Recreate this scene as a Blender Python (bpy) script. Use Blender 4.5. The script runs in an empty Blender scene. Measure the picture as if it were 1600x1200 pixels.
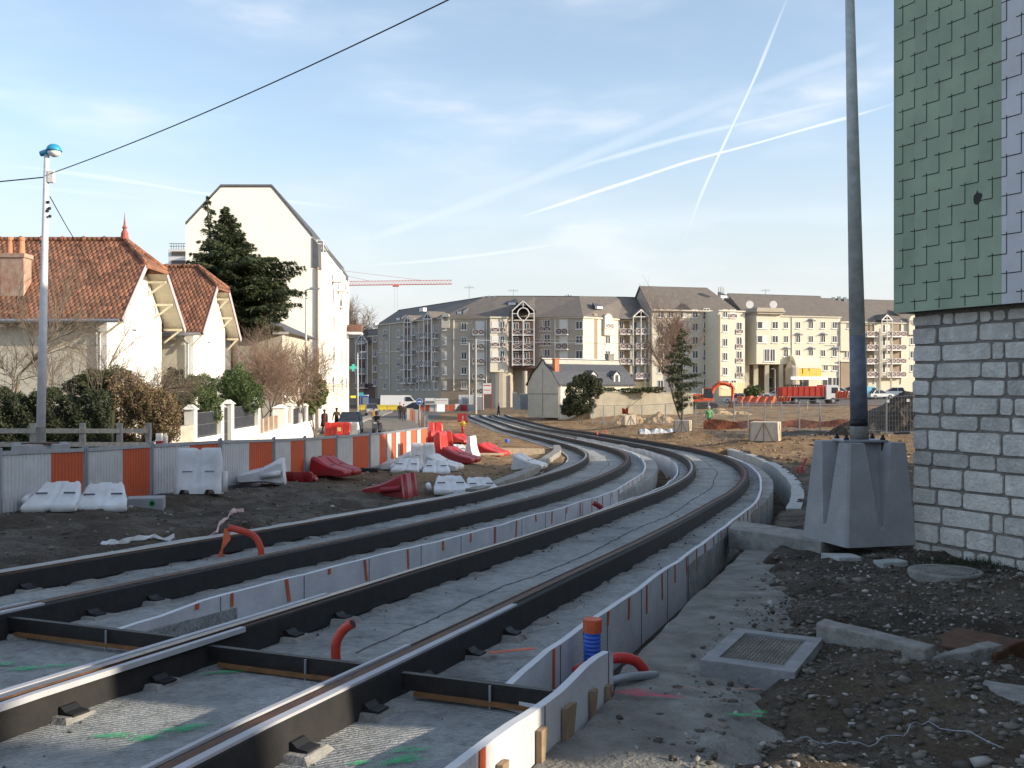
import bpy, bmesh, math, random
import numpy as np
from mathutils import Vector, Matrix
random.seed(7); RNG=np.random.default_rng(7)
scene=bpy.context.scene
COL=scene.collection
# ---------------------------------------------------------------- camera
F=1550.; HV=605.; ZC=1.7
cam=bpy.data.cameras.new('camera'); camo=bpy.data.objects.new('camera',cam); COL.objects.link(camo)
camo.location=(0,0,ZC); camo.rotation_euler=(math.radians(90),0,0)
cam.sensor_width=36; cam.lens=36*F/1600.; cam.shift_y=5/1600.; cam.clip_end=5000; cam.clip_start=.05
scene.camera=camo
# ---------------------------------------------------------------- light
SUN_EL=math.radians(16.5); SUN_DIR=Vector((.97,-.243,0)).normalized()
sl=bpy.data.lights.new('sun','SUN'); sl.energy=3.3; sl.angle=math.radians(.5); sl.color=(1,.87,.68)
so=bpy.data.objects.new('sun',sl); COL.objects.link(so)
sd=Vector((SUN_DIR.x*math.cos(SUN_EL),SUN_DIR.y*math.cos(SUN_EL),math.sin(SUN_EL)))
so.rotation_euler=sd.to_track_quat('Z','Y').to_euler(); so.location=(30,-10,30)
scene.view_settings.view_transform='Standard'; scene.view_settings.look='None'
scene.view_settings.exposure=1.03; scene.view_settings.gamma=1; scene.view_settings.use_curve_mapping=False
world=bpy.data.worlds.new('World'); scene.world=world; world.use_nodes=True
def build_world():
    nt=world.node_tree; N=nt.nodes; L=nt.links
    for n in list(N): N.remove(n)
    out=N.new('ShaderNodeOutputWorld'); bg=N.new('ShaderNodeBackground'); bg.inputs[1].default_value=.14
    sky=N.new('ShaderNodeTexSky'); sky.sky_type='NISHITA'; sky.sun_disc=False
    sky.sun_elevation=SUN_EL; sky.sun_rotation=math.atan2(SUN_DIR.x,SUN_DIR.y); sky.altitude=60
    sky.air_density=1.0; sky.dust_density=1.6; sky.ozone_density=1.3
    tc=N.new('ShaderNodeTexCoord')
    def math_(op,a,b=None,clamp=False):
        m=N.new('ShaderNodeMath'); m.operation=op; m.use_clamp=clamp
        for i,v in enumerate((a,b)):
            if v is None: continue
            if isinstance(v,(int,float)): m.inputs[i].default_value=v
            else: L.new(v,m.inputs[i])
        return m.outputs[0]
    def vec(op,a,b):
        m=N.new('ShaderNodeVectorMath'); m.operation=op
        for i,v in enumerate((a,b)):
            if isinstance(v,(tuple,list)): m.inputs[i].default_value=v
            else: L.new(v,m.inputs[i])
        return m
    def ray(u,v): return Vector(((u-800)/F,1,-(v-HV)/F)).normalized()
    def noise(scale,detail=4,vecin=None,sc=(1,1,1),rot=(0,0,0)):
        mp=N.new('ShaderNodeMapping'); mp.inputs['Scale'].default_value=sc; mp.inputs['Rotation'].default_value=rot
        L.new(vecin or tc.outputs['Generated'],mp.inputs['Vector'])
        n=N.new('ShaderNodeTexNoise'); n.inputs['Scale'].default_value=scale; n.inputs['Detail'].default_value=detail
        L.new(mp.outputs[0],n.inputs['Vector']); return n
    def sm(x,a,b):
        m=N.new('ShaderNodeMapRange'); m.interpolation_type='SMOOTHSTEP'
        m.inputs[1].default_value=a; m.inputs[2].default_value=b; L.new(x,m.inputs[0]); return m.outputs[0]
    D=tc.outputs['Generated']
    wob=noise(3.,2); wsub=vec('SUBTRACT',wob.outputs['Color'],(.5,.5,.5))
    wsc=N.new('ShaderNodeVectorMath'); wsc.operation='SCALE'; L.new(wsub.outputs[0],wsc.inputs[0]); wsc.inputs[3].default_value=.03
    Dw=vec('ADD',D,wsc.outputs[0]).outputs[0]
    brk=noise(14,3).outputs[0]
    total=None
    # contrails: arcs of great circles (a,b end rays, half width, strength)
    for (a,b,w,st,lim) in [((1228,0),(1074,360),.0016,.75,True),((1394,163),(800,335),.0016,.6,True),((1394,62),(560,372),.0075,.16,True),
                       ((0,256),(560,322),.0022,.28,True),((0,290),(300,312),.003,.25,True),((1394,138),(850,268),.003,.28,True),((960,372),(540,412),.0022,.26,True),((1394,345),(560,330),.012,.10,True)]:
        ra,rb=ray(*a),ray(*b); n=ra.cross(rb).normalized()
        d=math_('ABSOLUTE',vec('DOT_PRODUCT',Dw,tuple(n)).outputs['Value'])
        wv=math_('MULTIPLY',sm(brk,.2,.8),w*.8); wv=math_('ADD',wv,w*.6)
        r=math_('DIVIDE',d,wv); m=math_('SUBTRACT',1.0,sm(r,.1,1.3))
        mid=(ra+rb).normalized(); half=mid.dot(ra)
        m=math_('MULTIPLY',m,sm(vec('DOT_PRODUCT',D,tuple(mid)).outputs['Value'],half-.004,half+.012))
        m=math_('MULTIPLY',m,st); total=m if total is None else math_('MAXIMUM',total,m)
    # cirrus veils
    c1=noise(2.2,6,None,(1,1,5),(0,.25,0)).outputs[0]; c1=sm(c1,.42,.74)
    c2=noise(6,5,Dw,(1,1,3.2),(0,-.5,0)).outputs[0]; c2=sm(c2,.35,.8)
    ci=math_('MULTIPLY',math_('MULTIPLY',c1,c2),.75)
    wisp=math_('MAXIMUM',total,math_('MULTIPLY',ci,.8))
    ci=math_('MAXIMUM',ci,.15)
    sep=N.new('ShaderNodeSeparateXYZ'); L.new(D,sep.inputs[0])
    low=math_('MULTIPLY',math_('SUBTRACT',1.,sm(sep.outputs[2],0.02,.33)),.95)
    ci=math_('MAXIMUM',ci,math_('MULTIPLY',low,math_('ADD',math_('MULTIPLY',c2,.2),.85)))
    mix=N.new('ShaderNodeMix'); mix.data_type='RGBA'; L.new(ci,mix.inputs[0]); L.new(sky.outputs[0],mix.inputs[6])
    mix.inputs[7].default_value=(2.95,3.0,3.06,1)
    mx2=N.new('ShaderNodeMix'); mx2.data_type='RGBA'; L.new(wisp,mx2.inputs[0]); L.new(mix.outputs[2],mx2.inputs[6]); mx2.inputs[7].default_value=(4.6,4.65,4.75,1)
    L.new(mx2.outputs[2],bg.inputs[0]); L.new(bg.outputs[0],out.inputs[0])
build_world()
# ---------------------------------------------------------------- helpers
def at(u,v,d): return Vector(((u-800)*d/F,d,ZC-(v-HV)*d/F))
def tag(o,label=None,cat=None,group=None,kind=None):
    if label: o['label']=label
    if cat: o['category']=cat
    if group: o['group']=group
    if kind: o['kind']=kind
    return o
def thing(name,label,cat,loc=(0,0,0),rz=0,group=None):
    o=bpy.data.objects.new(name,None); COL.objects.link(o); o.empty_display_size=.2
    o.location=loc; o.rotation_euler=(0,0,rz); tag(o,label,cat,group); return o
def copy_tree(o,parent=None):
    c=o.copy(); COL.objects.link(c)
    if parent is not None: c.parent=parent
    for ch in o.children: copy_tree(ch,c)
    return c
class MB:
    def __init__(s): s.v=[]; s.f=[]; s.m=[]
    def add(s,vs,fs,mi=0):
        b=len(s.v); s.v+= [tuple(p) for p in vs]; s.f+=[tuple(i+b for i in f) for f in fs]; s.m+=[mi]*len(fs); return s
    def quad(s,a,b,c,d,mi=0): return s.add([a,b,c,d],[(0,1,2,3)],mi)
    def box(s,x0,x1,y0,y1,z0,z1,mi=0): return s.hexa([(x0,y0,z0),(x1,y0,z0),(x1,y1,z0),(x0,y1,z0)],[(x0,y0,z1),(x1,y0,z1),(x1,y1,z1),(x0,y1,z1)],mi)
    def hexa(s,lo,hi,mi=0):
        n=len(lo); fs=[tuple(range(n-1,-1,-1)),tuple(range(n,2*n))]+[(i,(i+1)%n,n+(i+1)%n,n+i) for i in range(n)]
        return s.add(list(lo)+list(hi),fs,mi)
    def prism(s,pts,axis,a,b,mi=0):
        # pts: 2D list in the plane across axis ('x': (y,z); 'y': (x,z); 'z': (x,y))
        f={'x':lambda p,t:(t,p[0],p[1]),'y':lambda p,t:(p[0],t,p[1]),'z':lambda p,t:(p[0],p[1],t)}[axis]
        return s.hexa([f(p,a) for p in pts],[f(p,b) for p in pts],mi)
    def obox(s,c,ax,ay,az,mi=0):
        c=Vector(c);ax=Vector(ax);ay=Vector(ay);az=Vector(az)
        return s.hexa([c-ax-ay-az,c+ax-ay-az,c+ax+ay-az,c-ax+ay-az],[c-ax-ay+az,c+ax-ay+az,c+ax+ay+az,c-ax+ay+az],mi)
    def bar(s,a,b,w,h=None,mi=0,up=(0,0,1)):
        a=Vector(a);b=Vector(b);h=h or w;d=(b-a); 
        if d.length<1e-6: return s
        dn=d.normalized();u=Vector(up)
        if abs(dn.dot(u))>.95:u=Vector((1,0,0))
        sx=dn.cross(u).normalized();sz=sx.cross(dn)
        return s.obox((a+b)/2,sx*w/2,d/2,sz*h/2,mi)
    def tube(s,pts,r,n=8,mi=0,cap=True):
        pts=[Vector(p) for p in pts]; rs=r if isinstance(r,(list,tuple)) else [r]*len(pts)
        vs=[];fs=[];ref=None
        for i,p in enumerate(pts):
            t=(pts[min(i+1,len(pts)-1)]-pts[max(i-1,0)])
            t=t.normalized() if t.length>1e-9 else Vector((0,0,1))
            if ref is None: ref=Vector((1,0,0)) if abs(t.x)<.8 else Vector((0,1,0))
            a=(ref-t*ref.dot(t)); a=a.normalized() if a.length>1e-6 else t.orthogonal().normalized(); ref=a; b=t.cross(a)
            for k in range(n):
                q=2*math.pi*k/n; vs.append(p+(a*math.cos(q)+b*math.sin(q))*rs[i])
        m=len(pts)
        for i in range(m-1):
            for k in range(n): fs.append((i*n+k,i*n+(k+1)%n,(i+1)*n+(k+1)%n,(i+1)*n+k))
        if cap: fs.append(tuple(range(n-1,-1,-1))); fs.append(tuple((m-1)*n+k for k in range(n)))
        return s.add(vs,fs,mi)
    def lathe(s,prof,c=(0,0,0),n=16,mi=0):
        vs=[];fs=[]
        for (r,z) in prof:
            for k in range(n): q=2*math.pi*k/n; vs.append((c[0]+r*math.cos(q),c[1]+r*math.sin(q),c[2]+z))
        m=len(prof)
        for i in range(m-1):
            for k in range(n): fs.append((i*n+k,i*n+(k+1)%n,(i+1)*n+(k+1)%n,(i+1)*n+k))
        fs.append(tuple(range(n-1,-1,-1))); fs.append(tuple((m-1)*n+k for k in range(n)))
        return s.add(vs,fs,mi)
    def grid(s,rows,mi=0,flip=False):
        nr=len(rows);nc=len(rows[0]);vs=[p for r in rows for p in r];fs=[]
        for i in range(nr-1):
            for j in range(nc-1):
                q=(i*nc+j,i*nc+j+1,(i+1)*nc+j+1,(i+1)*nc+j); fs.append(q[::-1] if flip else q)
        return s.add(vs,fs,mi)
    def xf(s,M):
        s.v=[tuple(M@Vector(p)) for p in s.v]; return s
    def build(s,name,mats,parent=None,smooth=False,world=False,bevel=0,label=None):
        me=bpy.data.meshes.new(name)
        v=s.v
        if world and parent is not None:
            M=Matrix.LocRotScale(parent.location,parent.rotation_euler,parent.scale).inverted(); v=[tuple(M@Vector(p)) for p in v]
        me.from_pydata(v,[],s.f)
        if not isinstance(mats,(list,tuple)): mats=[mats]
        for m in mats: me.materials.append(m)
        if len(mats)>1: me.polygons.foreach_set('material_index',s.m)
        if smooth: me.polygons.foreach_set('use_smooth',[True]*len(me.polygons))
        me.update(); o=bpy.data.objects.new(name,me); COL.objects.link(o)
        if parent is not None: o.parent=parent
        if bevel:
            b=o.modifiers.new('bevel','BEVEL'); b.width=bevel; b.segments=2; b.limit_method='ANGLE'; b.angle_limit=.6
        if label: o['label']=label
        return o
def hexcol(r,g,b):
    f=lambda c:((c/255+.055)/1.055)**2.4 if c>10 else c/255/12.92
    return (f(r),f(g),f(b))
def mat(name,base,rough=.8,var=.18,scale=4,bump=0,bscale=40,metal=0,col2=None,fac=.5,detail=5,emit=None,coat=0,alpha=1,spec=None,trans=0):
    m=bpy.data.materials.new(name); m.use_nodes=True; nt=m.node_tree; N=nt.nodes; L=nt.links
    p=N['Principled BSDF']; p.inputs['Roughness'].default_value=rough; p.inputs['Metallic'].default_value=metal
    if coat: p.inputs['Coat Weight'].default_value=coat
    if spec is not None: p.inputs['Specular IOR Level'].default_value=spec
    if trans: p.inputs['Transmission Weight'].default_value=trans
    geo=N.new('ShaderNodeNewGeometry')
    if var or col2:
        n=N.new('ShaderNodeTexNoise'); n.inputs['Scale'].default_value=scale; n.inputs['Detail'].default_value=detail; n.inputs['Roughness'].default_value=.65
        L.new(geo.outputs['Position'],n.inputs['Vector'])
        r=N.new('ShaderNodeMapRange'); r.inputs[1].default_value=.5-.25*(1-abs(fac-.5)); r.inputs[2].default_value=.72-.0*fac
        r.inputs[1].default_value=.28+(.5-fac)*.3; r.inputs[2].default_value=.72+(.5-fac)*.3
        L.new(n.outputs[0],r.inputs[0])
        mx=N.new('ShaderNodeMix'); mx.data_type='RGBA'; L.new(r.outputs[0],mx.inputs[0])
        c2=col2 or tuple(min(1,c*(1+var)) for c in base); c1=base if col2 else tuple(c*(1-var) for c in base)
        mx.inputs[6].default_value=(*c1,1); mx.inputs[7].default_value=(*c2,1); L.new(mx.outputs[2],p.inputs['Base Color'])
    else: p.inputs['Base Color'].default_value=(*base,1)
    if bump:
        n2=N.new('ShaderNodeTexNoise'); n2.inputs['Scale'].default_value=bscale; n2.inputs['Detail'].default_value=4; L.new(geo.outputs['Position'],n2.inputs['Vector'])
        b=N.new('ShaderNodeBump'); b.inputs['Strength'].default_value=bump; b.inputs['Distance'].default_value=.5/bscale*2
        L.new(n2.outputs[0],b.inputs['Height']); L.new(b.outputs[0],p.inputs['Normal'])
    return m
def vnoise(x,y,seed=0):
    xi=np.floor(x).astype(np.int64);yi=np.floor(y).astype(np.int64);fx=x-xi;fy=y-yi;fx=fx*fx*(3-2*fx);fy=fy*fy*(3-2*fy)
    def h(a,b):
        n=(a*374761393+b*668265263+seed*974634777)&0xffffffff; n=((n^(n>>13))*1274126177)&0xffffffff; n=n^(n>>16); return (n&0xffff)/65535.
    return (h(xi,yi)*(1-fx)+h(xi+1,yi)*fx)*(1-fy)+(h(xi,yi+1)*(1-fx)+h(xi+1,yi+1)*fx)*fy-.5
def fbm(x,y,o=4,seed=0):
    r=0;a=1
    for i in range(o): r=r+a*vnoise(x*2**i,y*2**i,seed+i); a*=.5
    return r
# ---------------------------------------------------------------- track geometry
TAB=[(-3.63,5.56,68.3,0.06,3.41),(-2.73,7.89,69.1,-0.02,3.42),(-1.85,10.24,69.6,-0.11,3.40),(-0.99,12.58,70.0,-0.21,3.41),(-0.14,14.94,70.3,-0.30,3.43),(0.69,17.29,70.7,-0.39,3.42),(1.50,19.66,71.3,-0.47,3.44),(2.28,22.03,72.3,-0.54,3.56),(3.00,24.43,73.8,-0.60,3.63),(3.65,26.84,75.7,-0.65,3.67),(4.21,29.27,78.0,-0.70,3.65),(4.67,31.73,80.4,-0.74,3.60),(5.03,34.21,82.9,-0.78,3.56),(5.27,36.70,85.4,-0.82,3.53),(5.41,39.19,87.7,-0.87,3.53),(5.45,41.69,89.8,-0.93,3.54),(5.41,44.19,91.6,-0.98,3.55),(5.30,46.69,93.1,-1.04,3.56),(5.13,49.18,94.3,-1.09,3.56),(4.92,51.67,95.1,-1.14,3.57),(4.68,54.16,95.7,-1.18,3.58),(4.43,56.65,96.0,-1.23,3.58),(4.16,59.13,96.1,-1.27,3.59),(3.90,61.62,96.2,-1.31,3.59),(3.63,64.11,96.1,-1.35,3.58),(3.36,66.59,96.1,-1.40,3.58),(3.10,69.08,95.9,-1.44,3.57),(2.85,71.56,95.8,-1.50,3.57),(2.60,74.05,95.6,-1.55,3.56),(2.36,76.54,95.5,-1.61,3.56),(2.12,79.03,95.3,-1.67,3.55),(1.90,81.52,95.1,-1.72,3.55),(1.68,84.01,94.9,-1.78,3.54),(1.47,86.50,94.8,-1.81,3.54),(1.26,88.99,94.7,-1.85,3.53),(1.06,91.48,94.8,-1.89,3.53),(0.85,93.98,94.9,-1.92,3.52),(0.63,96.47,95.1,-1.94,3.52),(0.40,98.96,95.3,-1.96,3.52),(0.16,101.44,95.6,-1.99,3.51),(-0.09,103.93,96.0,-2.00,3.51),(-0.36,106.42,96.4,-2.01,3.51),(-0.65,108.90,96.7,-2.02,3.51),(-0.94,111.38,96.9,-2.03,3.51),(-1.25,113.86,97.1,-2.04,3.50),(-1.56,116.34,97.2,-2.04,3.50),(-1.88,118.82,97.2,-2.04,3.50),(-2.19,121.31,97.0,-2.03,3.50),(-2.48,123.79,96.6,-2.03,3.50),(-2.75,126.27,96.0,-2.03,3.50),(-3.00,128.76,95.3,-2.02,3.50),(-3.20,131.25,94.3,-2.01,3.50),(-3.35,133.75,93.1,-2.01,3.49),(-3.46,136.25,91.7,-2.00,3.49),(-3.49,138.75,90.1,-1.99,3.49)]
_t=np.array(TAB); _s=np.arange(len(TAB))*2.5
def _ext(a,slope=0): return a
SB=-9.
ss=np.arange(SB,135.01,.25)
def _cr(col):
    s=np.clip(ss,0,134.99)/2.5; i=np.floor(s).astype(int); f=s-i; P=np.concatenate([[2*col[0]-col[1]],col,[2*col[-1]-col[-2]]]); i=np.minimum(i,len(col)-2)
    p0,p1,p2,p3=P[i],P[i+1],P[i+2],P[i+3]
    return .5*((2*p1)+(-p0+p2)*f+(2*p0-5*p1+4*p2-p3)*f**2+(-p0+3*p1-3*p2+p3)*f**3)
tx=_cr(_t[:,0]);ty=_cr(_t[:,1]);tz=_cr(_t[:,3]);tS=_cr(_t[:,4])
th0=math.radians(68.3); neg=ss<0
tx[neg]=_t[0,0]+np.cos(th0)*ss[neg]; ty[neg]=_t[0,1]+np.sin(th0)*ss[neg]; tz[neg]=_t[0,3]+0*ss[neg]
_g=np.gradient(np.stack([tx,ty],1),axis=0); tth=np.unwrap(np.arctan2(_g[:,1],_g[:,0]))
def tp(s,off,dz=0):
    x=np.interp(s,ss,tx);y=np.interp(s,ss,ty);t=np.interp(s,ss,tth);z=np.interp(s,ss,tz)
    return (float(x+math.sin(t)*off),float(y-math.cos(t)*off),float(z+dz))
def tsep(s): return float(np.interp(s,ss,tS))
def trk(x,y):
    x=np.atleast_1d(np.asarray(x,float));y=np.atleast_1d(np.asarray(y,float)); S=np.empty(len(x));O=np.empty(len(x));Z=np.empty(len(x))
    for a in range(0,len(x),20000):
        b=slice(a,a+20000); d=(x[b,None]-tx[None])**2+(y[b,None]-ty[None])**2; j=d.argmin(1)
        dx=x[b]-tx[j];dy=y[b]-ty[j]; S[b]=ss[j]+dx*np.cos(tth[j])+dy*np.sin(tth[j]); O[b]=dx*np.sin(tth[j])-dy*np.cos(tth[j]); Z[b]=np.interp(S[b],ss,tz)
    return S,O,Z
CP=[(-7.8,15.2,-.3),(-7,18,-.33),(-6,20.4,-.45),(-5.3,25,-.6),(-4.4,31,-.85),(-14,24,-.3),(-20,30,-.5),(-14,40,-.9),(-20,60,-1.3),
(-13.5,71,-1.65),(-12,105,-1.75),(-9,50,-1.3),(-8,35,-1.0),(-10,150,-2.1),(-10,190,-2.6),(-40,190,-2.4),(5,190,-2.5),(-25,120,-2),(-5,105,-1.85),(-12,130,-2.0),
(5.3,13,-.31),(3.5,9,-.35),(6,6,-.3),(1.5,5,-.3),(12,18,-.5),(9,25,-.8),(12,35,-.95),(12,51,-1.0),(20,52,-.9),(8,62,-1.2),(11,62,-1.1),
(10,85,-1.5),(10,120,-1.3),(30,52,-.8),(45,160,-1.0),(30,150,-1.0),(50,178,0.3),(30,195,.2),(80,178,.4),(80,200,.6),(0,140,-2.1),(25,100,-1.2),(60,90,-.6),(12,150,-1.2),(20,178,-.6),
(0,-5,-.15),(0,-20,0),(-20,0,-.2),(20,-10,-.1),(-10,8,-.15),(-8,11,-.22),(-100,50,-1),(120,100,0),(-100,200,-2),(150,250,1),(0,300,-1),(-200,400,0),(200,400,0),(0,600,0)]
for _k in range(0,130,10):
    for _o in (-5.5,5.5):
        a=tp(_k,_o,-.22); CP.append(a)
CPA=np.array(CP)
def h0(x,y):
    x=np.asarray(x,float);y=np.asarray(y,float);shp=x.shape;x=x.ravel();y=y.ravel();r=np.empty(len(x))
    for a in range(0,len(x),20000):
        b=slice(a,a+20000); d=(x[b,None]-CPA[None,:,0])**2+(y[b,None]-CPA[None,:,1])**2; w=1/(d+2.)**1.6
        r[b]=(w*CPA[None,:,2]).sum(1)/w.sum(1)
    return r.reshape(shp)
def gza(x,y):
    z=h0(x,y); s,o,t=trk(x,y); k=np.clip((np.abs(o)-3.6)/3,0,1); k=np.where((s>-8.5)&(s<134),k,1)
    return z*k+(t-.22)*(1-k)
def gz(x,y): return float(gza([x],[y])[0])
_dd=3*1.004**np.arange(1150)
def gp(u,v):
    x=(u-800)*_dd/F; z=ZC-(v-HV)*_dd/F; w=np.nonzero(z<=gza(x,_dd))[0]
    d=float(_dd[w[0]]) if len(w) else 200.
    return at(u,v,d)
def gd(u,d):
    x=(u-800)*d/F; return Vector((x,d,gz(x,d)))
# ================================================================ materials
M={}
def defm(k,*a,**kw): M[k]=mat(k,*a,**kw)
defm('concrete',(.36,.37,.36),.9,.22,3,.25,60)
defm('apron',(.115,.105,.09),.95,.4,3.2,.9,28,col2=(.30,.29,.26),detail=9)
defm('old_concrete',(.24,.23,.21),.92,.4,5,.5,30)
defm('rubber',(.016,.015,.015),.85,.4,6,.25,50)
defm('rust',(.10,.045,.022),.65,.5,9,.3,80,metal=.3)
defm('steel',(.26,.24,.22),.38,.3,12,.1,90,metal=.85)
defm('black_steel',(.02,.017,.016),.5,.4,8,.2,60,metal=.2)
defm('white_strip',(.42,.43,.46),.7,.12,4)
defm('foam',(.56,.565,.59),.8,.2,1.6,.15,25)
defm('foam_edge',(.60,.61,.63),.8,.08,4)
defm('orange_tape',(.55,.10,.03),.6,.25,8)
defm('red_plastic',(.60,.025,.02),.42,.25,3.5,.1,15,col2=(.36,.04,.03),fac=.35,detail=8)
defm('dark_red',(.40,.018,.03),.42,.3,3.5,.1,15,col2=(.22,.035,.03),fac=.35,detail=8)
defm('white_plastic',(.69,.70,.72),.5,.14,3.5,.12,12,col2=(.50,.49,.46),fac=.35,detail=8)
defm('white_paint',(.78,.77,.74),.6,.08,3)
defm('blue_plastic',(.03,.12,.55),.4,.2,5)
defm('wood',(.28,.20,.12),.8,.3,9,.2,40)
defm('pale_wood',(.55,.45,.32),.8,.25,9,.2,40)
defm('grey_wood',(.33,.31,.27),.85,.3,12,.4,40)
defm('green_paint',(.05,.36,.16),.8,.35,20)
defm('pink_paint',(.75,.10,.16),.8,.35,20)
defm('galv',(.30,.32,.35),.5,.15,6,metal=.5)
defm('dark_grey',(.10,.105,.12),.6,.2,6)
defm('fence_white',(.56,.575,.59),.5,.1,2.5,.0,1,col2=(.43,.43,.42),fac=.35,detail=8)
defm('fence_orange',(.58,.10,.03),.55,.18,2.5,.0,1,col2=(.42,.09,.04),fac=.35,detail=8)
defm('black',(.01,.01,.012),.6,.3,6)
defm('stone_white',(.69,.66,.61),.9,.3,6,.6,22,col2=(.42,.40,.36))
def island(m,lo=.6,hi=1.15):
    N=m.node_tree.nodes;L=m.node_tree.links;p=N['Principled BSDF'];g=N.new('ShaderNodeNewGeometry'); r=N.new('ShaderNodeMapRange'); r.inputs[3].default_value=lo;r.inputs[4].default_value=hi; L.new(g.outputs['Random Per Island'],r.inputs[0]); l=p.inputs['Base Color'].links; v=N.new('ShaderNodeVectorMath'); v.operation='SCALE'
    if l: L.new(l[0].from_socket,v.inputs[0])
    else: v.inputs[0].default_value=p.inputs['Base Color'].default_value[:3]
    L.new(r.outputs[0],v.inputs[3]); L.new(v.outputs[0],p.inputs['Base Color'])
island(M['stone_white'],.8,1.18)
defm('mortar',(.20,.185,.165),.95,.3,10,.5,50)
def soil_material():
    m=bpy.data.materials.new('soil'); m.use_nodes=True; N=m.node_tree.nodes; L=m.node_tree.links; p=N['Principled BSDF']; p.inputs['Roughness'].default_value=.95
    p.inputs['Specular IOR Level'].default_value=.2
    geo=N.new('ShaderNodeNewGeometry'); at_=N.new('ShaderNodeAttribute'); at_.attribute_name='zone'
    def noise(sc,d=6):
        n=N.new('ShaderNodeTexNoise'); n.inputs['Scale'].default_value=sc; n.inputs['Detail'].default_value=d; n.inputs['Roughness'].default_value=.7; L.new(geo.outputs['Position'],n.inputs['Vector']); return n.outputs[0]
    def ramp(x,stops):
        r=N.new('ShaderNodeValToRGB'); e=r.color_ramp.elements
        while len(e)<len(stops): e.new(.5)
        for i,(q,c) in enumerate(stops): e[i].position=q; e[i].color=(*c,1)
        L.new(x,r.inputs[0]); return r.outputs[0]
    rub=ramp(noise(1.3,8),[(.3,(.055,.044,.034)),(.5,(.12,.098,.076)),(.62,(.20,.175,.145)),(.75,(.11,.092,.072))])
    och=ramp(noise(.55,8),[(.3,(.09,.055,.03)),(.45,(.24,.155,.085)),(.6,(.36,.25,.145)),(.75,(.16,.10,.06))])
    mx=N.new('ShaderNodeMix'); mx.data_type='RGBA'; L.new(at_.outputs['Fac'],mx.inputs[0]); L.new(rub,mx.inputs[6]); L.new(och,mx.inputs[7])
    f=ramp(noise(26,8),[(.3,(.45,.45,.45)),(.5,(.95,.95,.95)),(.66,(1.25,1.2,1.12)),(.8,(1.9,1.85,1.75))])
    mu=N.new('ShaderNodeMix'); mu.data_type='RGBA'; mu.blend_type='MULTIPLY'; mu.inputs[0].default_value=.85; L.new(mx.outputs[2],mu.inputs[6]); L.new(f,mu.inputs[7])
    L.new(mu.outputs[2],p.inputs['Base Color'])
    b=N.new('ShaderNodeBump'); b.inputs['Strength'].default_value=1.; b.inputs['Distance'].default_value=.10; ad=N.new('ShaderNodeMath'); ad.operation='MULTIPLY_ADD'; L.new(noise(55,5),ad.inputs[0]); ad.inputs[1].default_value=.35; L.new(noise(13,8),ad.inputs[2]); L.new(ad.outputs[0],b.inputs['Height']); L.new(b.outputs[0],p.inputs['Normal'])
    return m
M['soil']=soil_material()
def slab_material():
    m=bpy.data.materials.new('slab'); m.use_nodes=True; N=m.node_tree.nodes; L=m.node_tree.links; p=N['Principled BSDF']; p.inputs['Roughness'].default_value=.92
    geo=N.new('ShaderNodeNewGeometry')
    def noise(sc,d=6,r=.7):
        n=N.new('ShaderNodeTexNoise'); n.inputs['Scale'].default_value=sc; n.inputs['Detail'].default_value=d; n.inputs['Roughness'].default_value=r; L.new(geo.outputs['Position'],n.inputs['Vector']); return n.outputs[0]
    def ramp(x,stops):
        r=N.new('ShaderNodeValToRGB'); e=r.color_ramp.elements
        while len(e)<len(stops): e.new(.5)
        for i,(q,c) in enumerate(stops): e[i].position=q; e[i].color=(*c,1)
        L.new(x,r.inputs[0]); return r.outputs[0]
    a=ramp(noise(.9,8),[(.28,(.24,.24,.235)),(.42,(.42,.43,.42)),(.56,(.54,.55,.535)),(.7,(.62,.63,.615))])
    c=ramp(noise(9,8,.8),[(.30,(.30,.29,.28)),(.40,(.72,.72,.72)),(.52,(.98,.98,.98)),(.72,(1.16,1.16,1.14))])
    rr=ramp(noise(4,6,.8),[(.62,(1,1,1)),(.70,(.62,.5,.44))])
    mu=N.new('ShaderNodeMix'); mu.data_type='RGBA'; mu.blend_type='MULTIPLY'; mu.inputs[0].default_value=1; L.new(a,mu.inputs[6]); L.new(c,mu.inputs[7])
    mv=N.new('ShaderNodeMix'); mv.data_type='RGBA'; mv.blend_type='MULTIPLY'; mv.inputs[0].default_value=.5; L.new(mu.outputs[2],mv.inputs[6]); L.new(rr,mv.inputs[7])
    L.new(mv.outputs[2],p.inputs['Base Color'])
    # brushed grooves running across the slab + grain
    w=N.new('ShaderNodeTexWave'); w.inputs['Scale'].default_value=9; w.inputs['Distortion'].default_value=3; w.inputs['Detail'].default_value=3; w.inputs['Detail Scale'].default_value=3
    mp=N.new('ShaderNodeMapping'); mp.inputs['Rotation'].default_value=(0,0,math.radians(65)); L.new(geo.outputs['Position'],mp.inputs[0]); L.new(mp.outputs[0],w.inputs['Vector'])
    ad=N.new('ShaderNodeMath'); ad.operation='MULTIPLY_ADD'; L.new(w.outputs['Fac'],ad.inputs[0]); ad.inputs[1].default_value=.55; L.new(noise(25,5),ad.inputs[2])
    b=N.new('ShaderNodeBump'); b.inputs['Strength'].default_value=1.; b.inputs['Distance'].default_value=.05; L.new(ad.outputs[0],b.inputs['Height']); L.new(b.outputs[0],p.inputs['Normal'])
    return m
M['slab']=slab_material()
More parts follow.
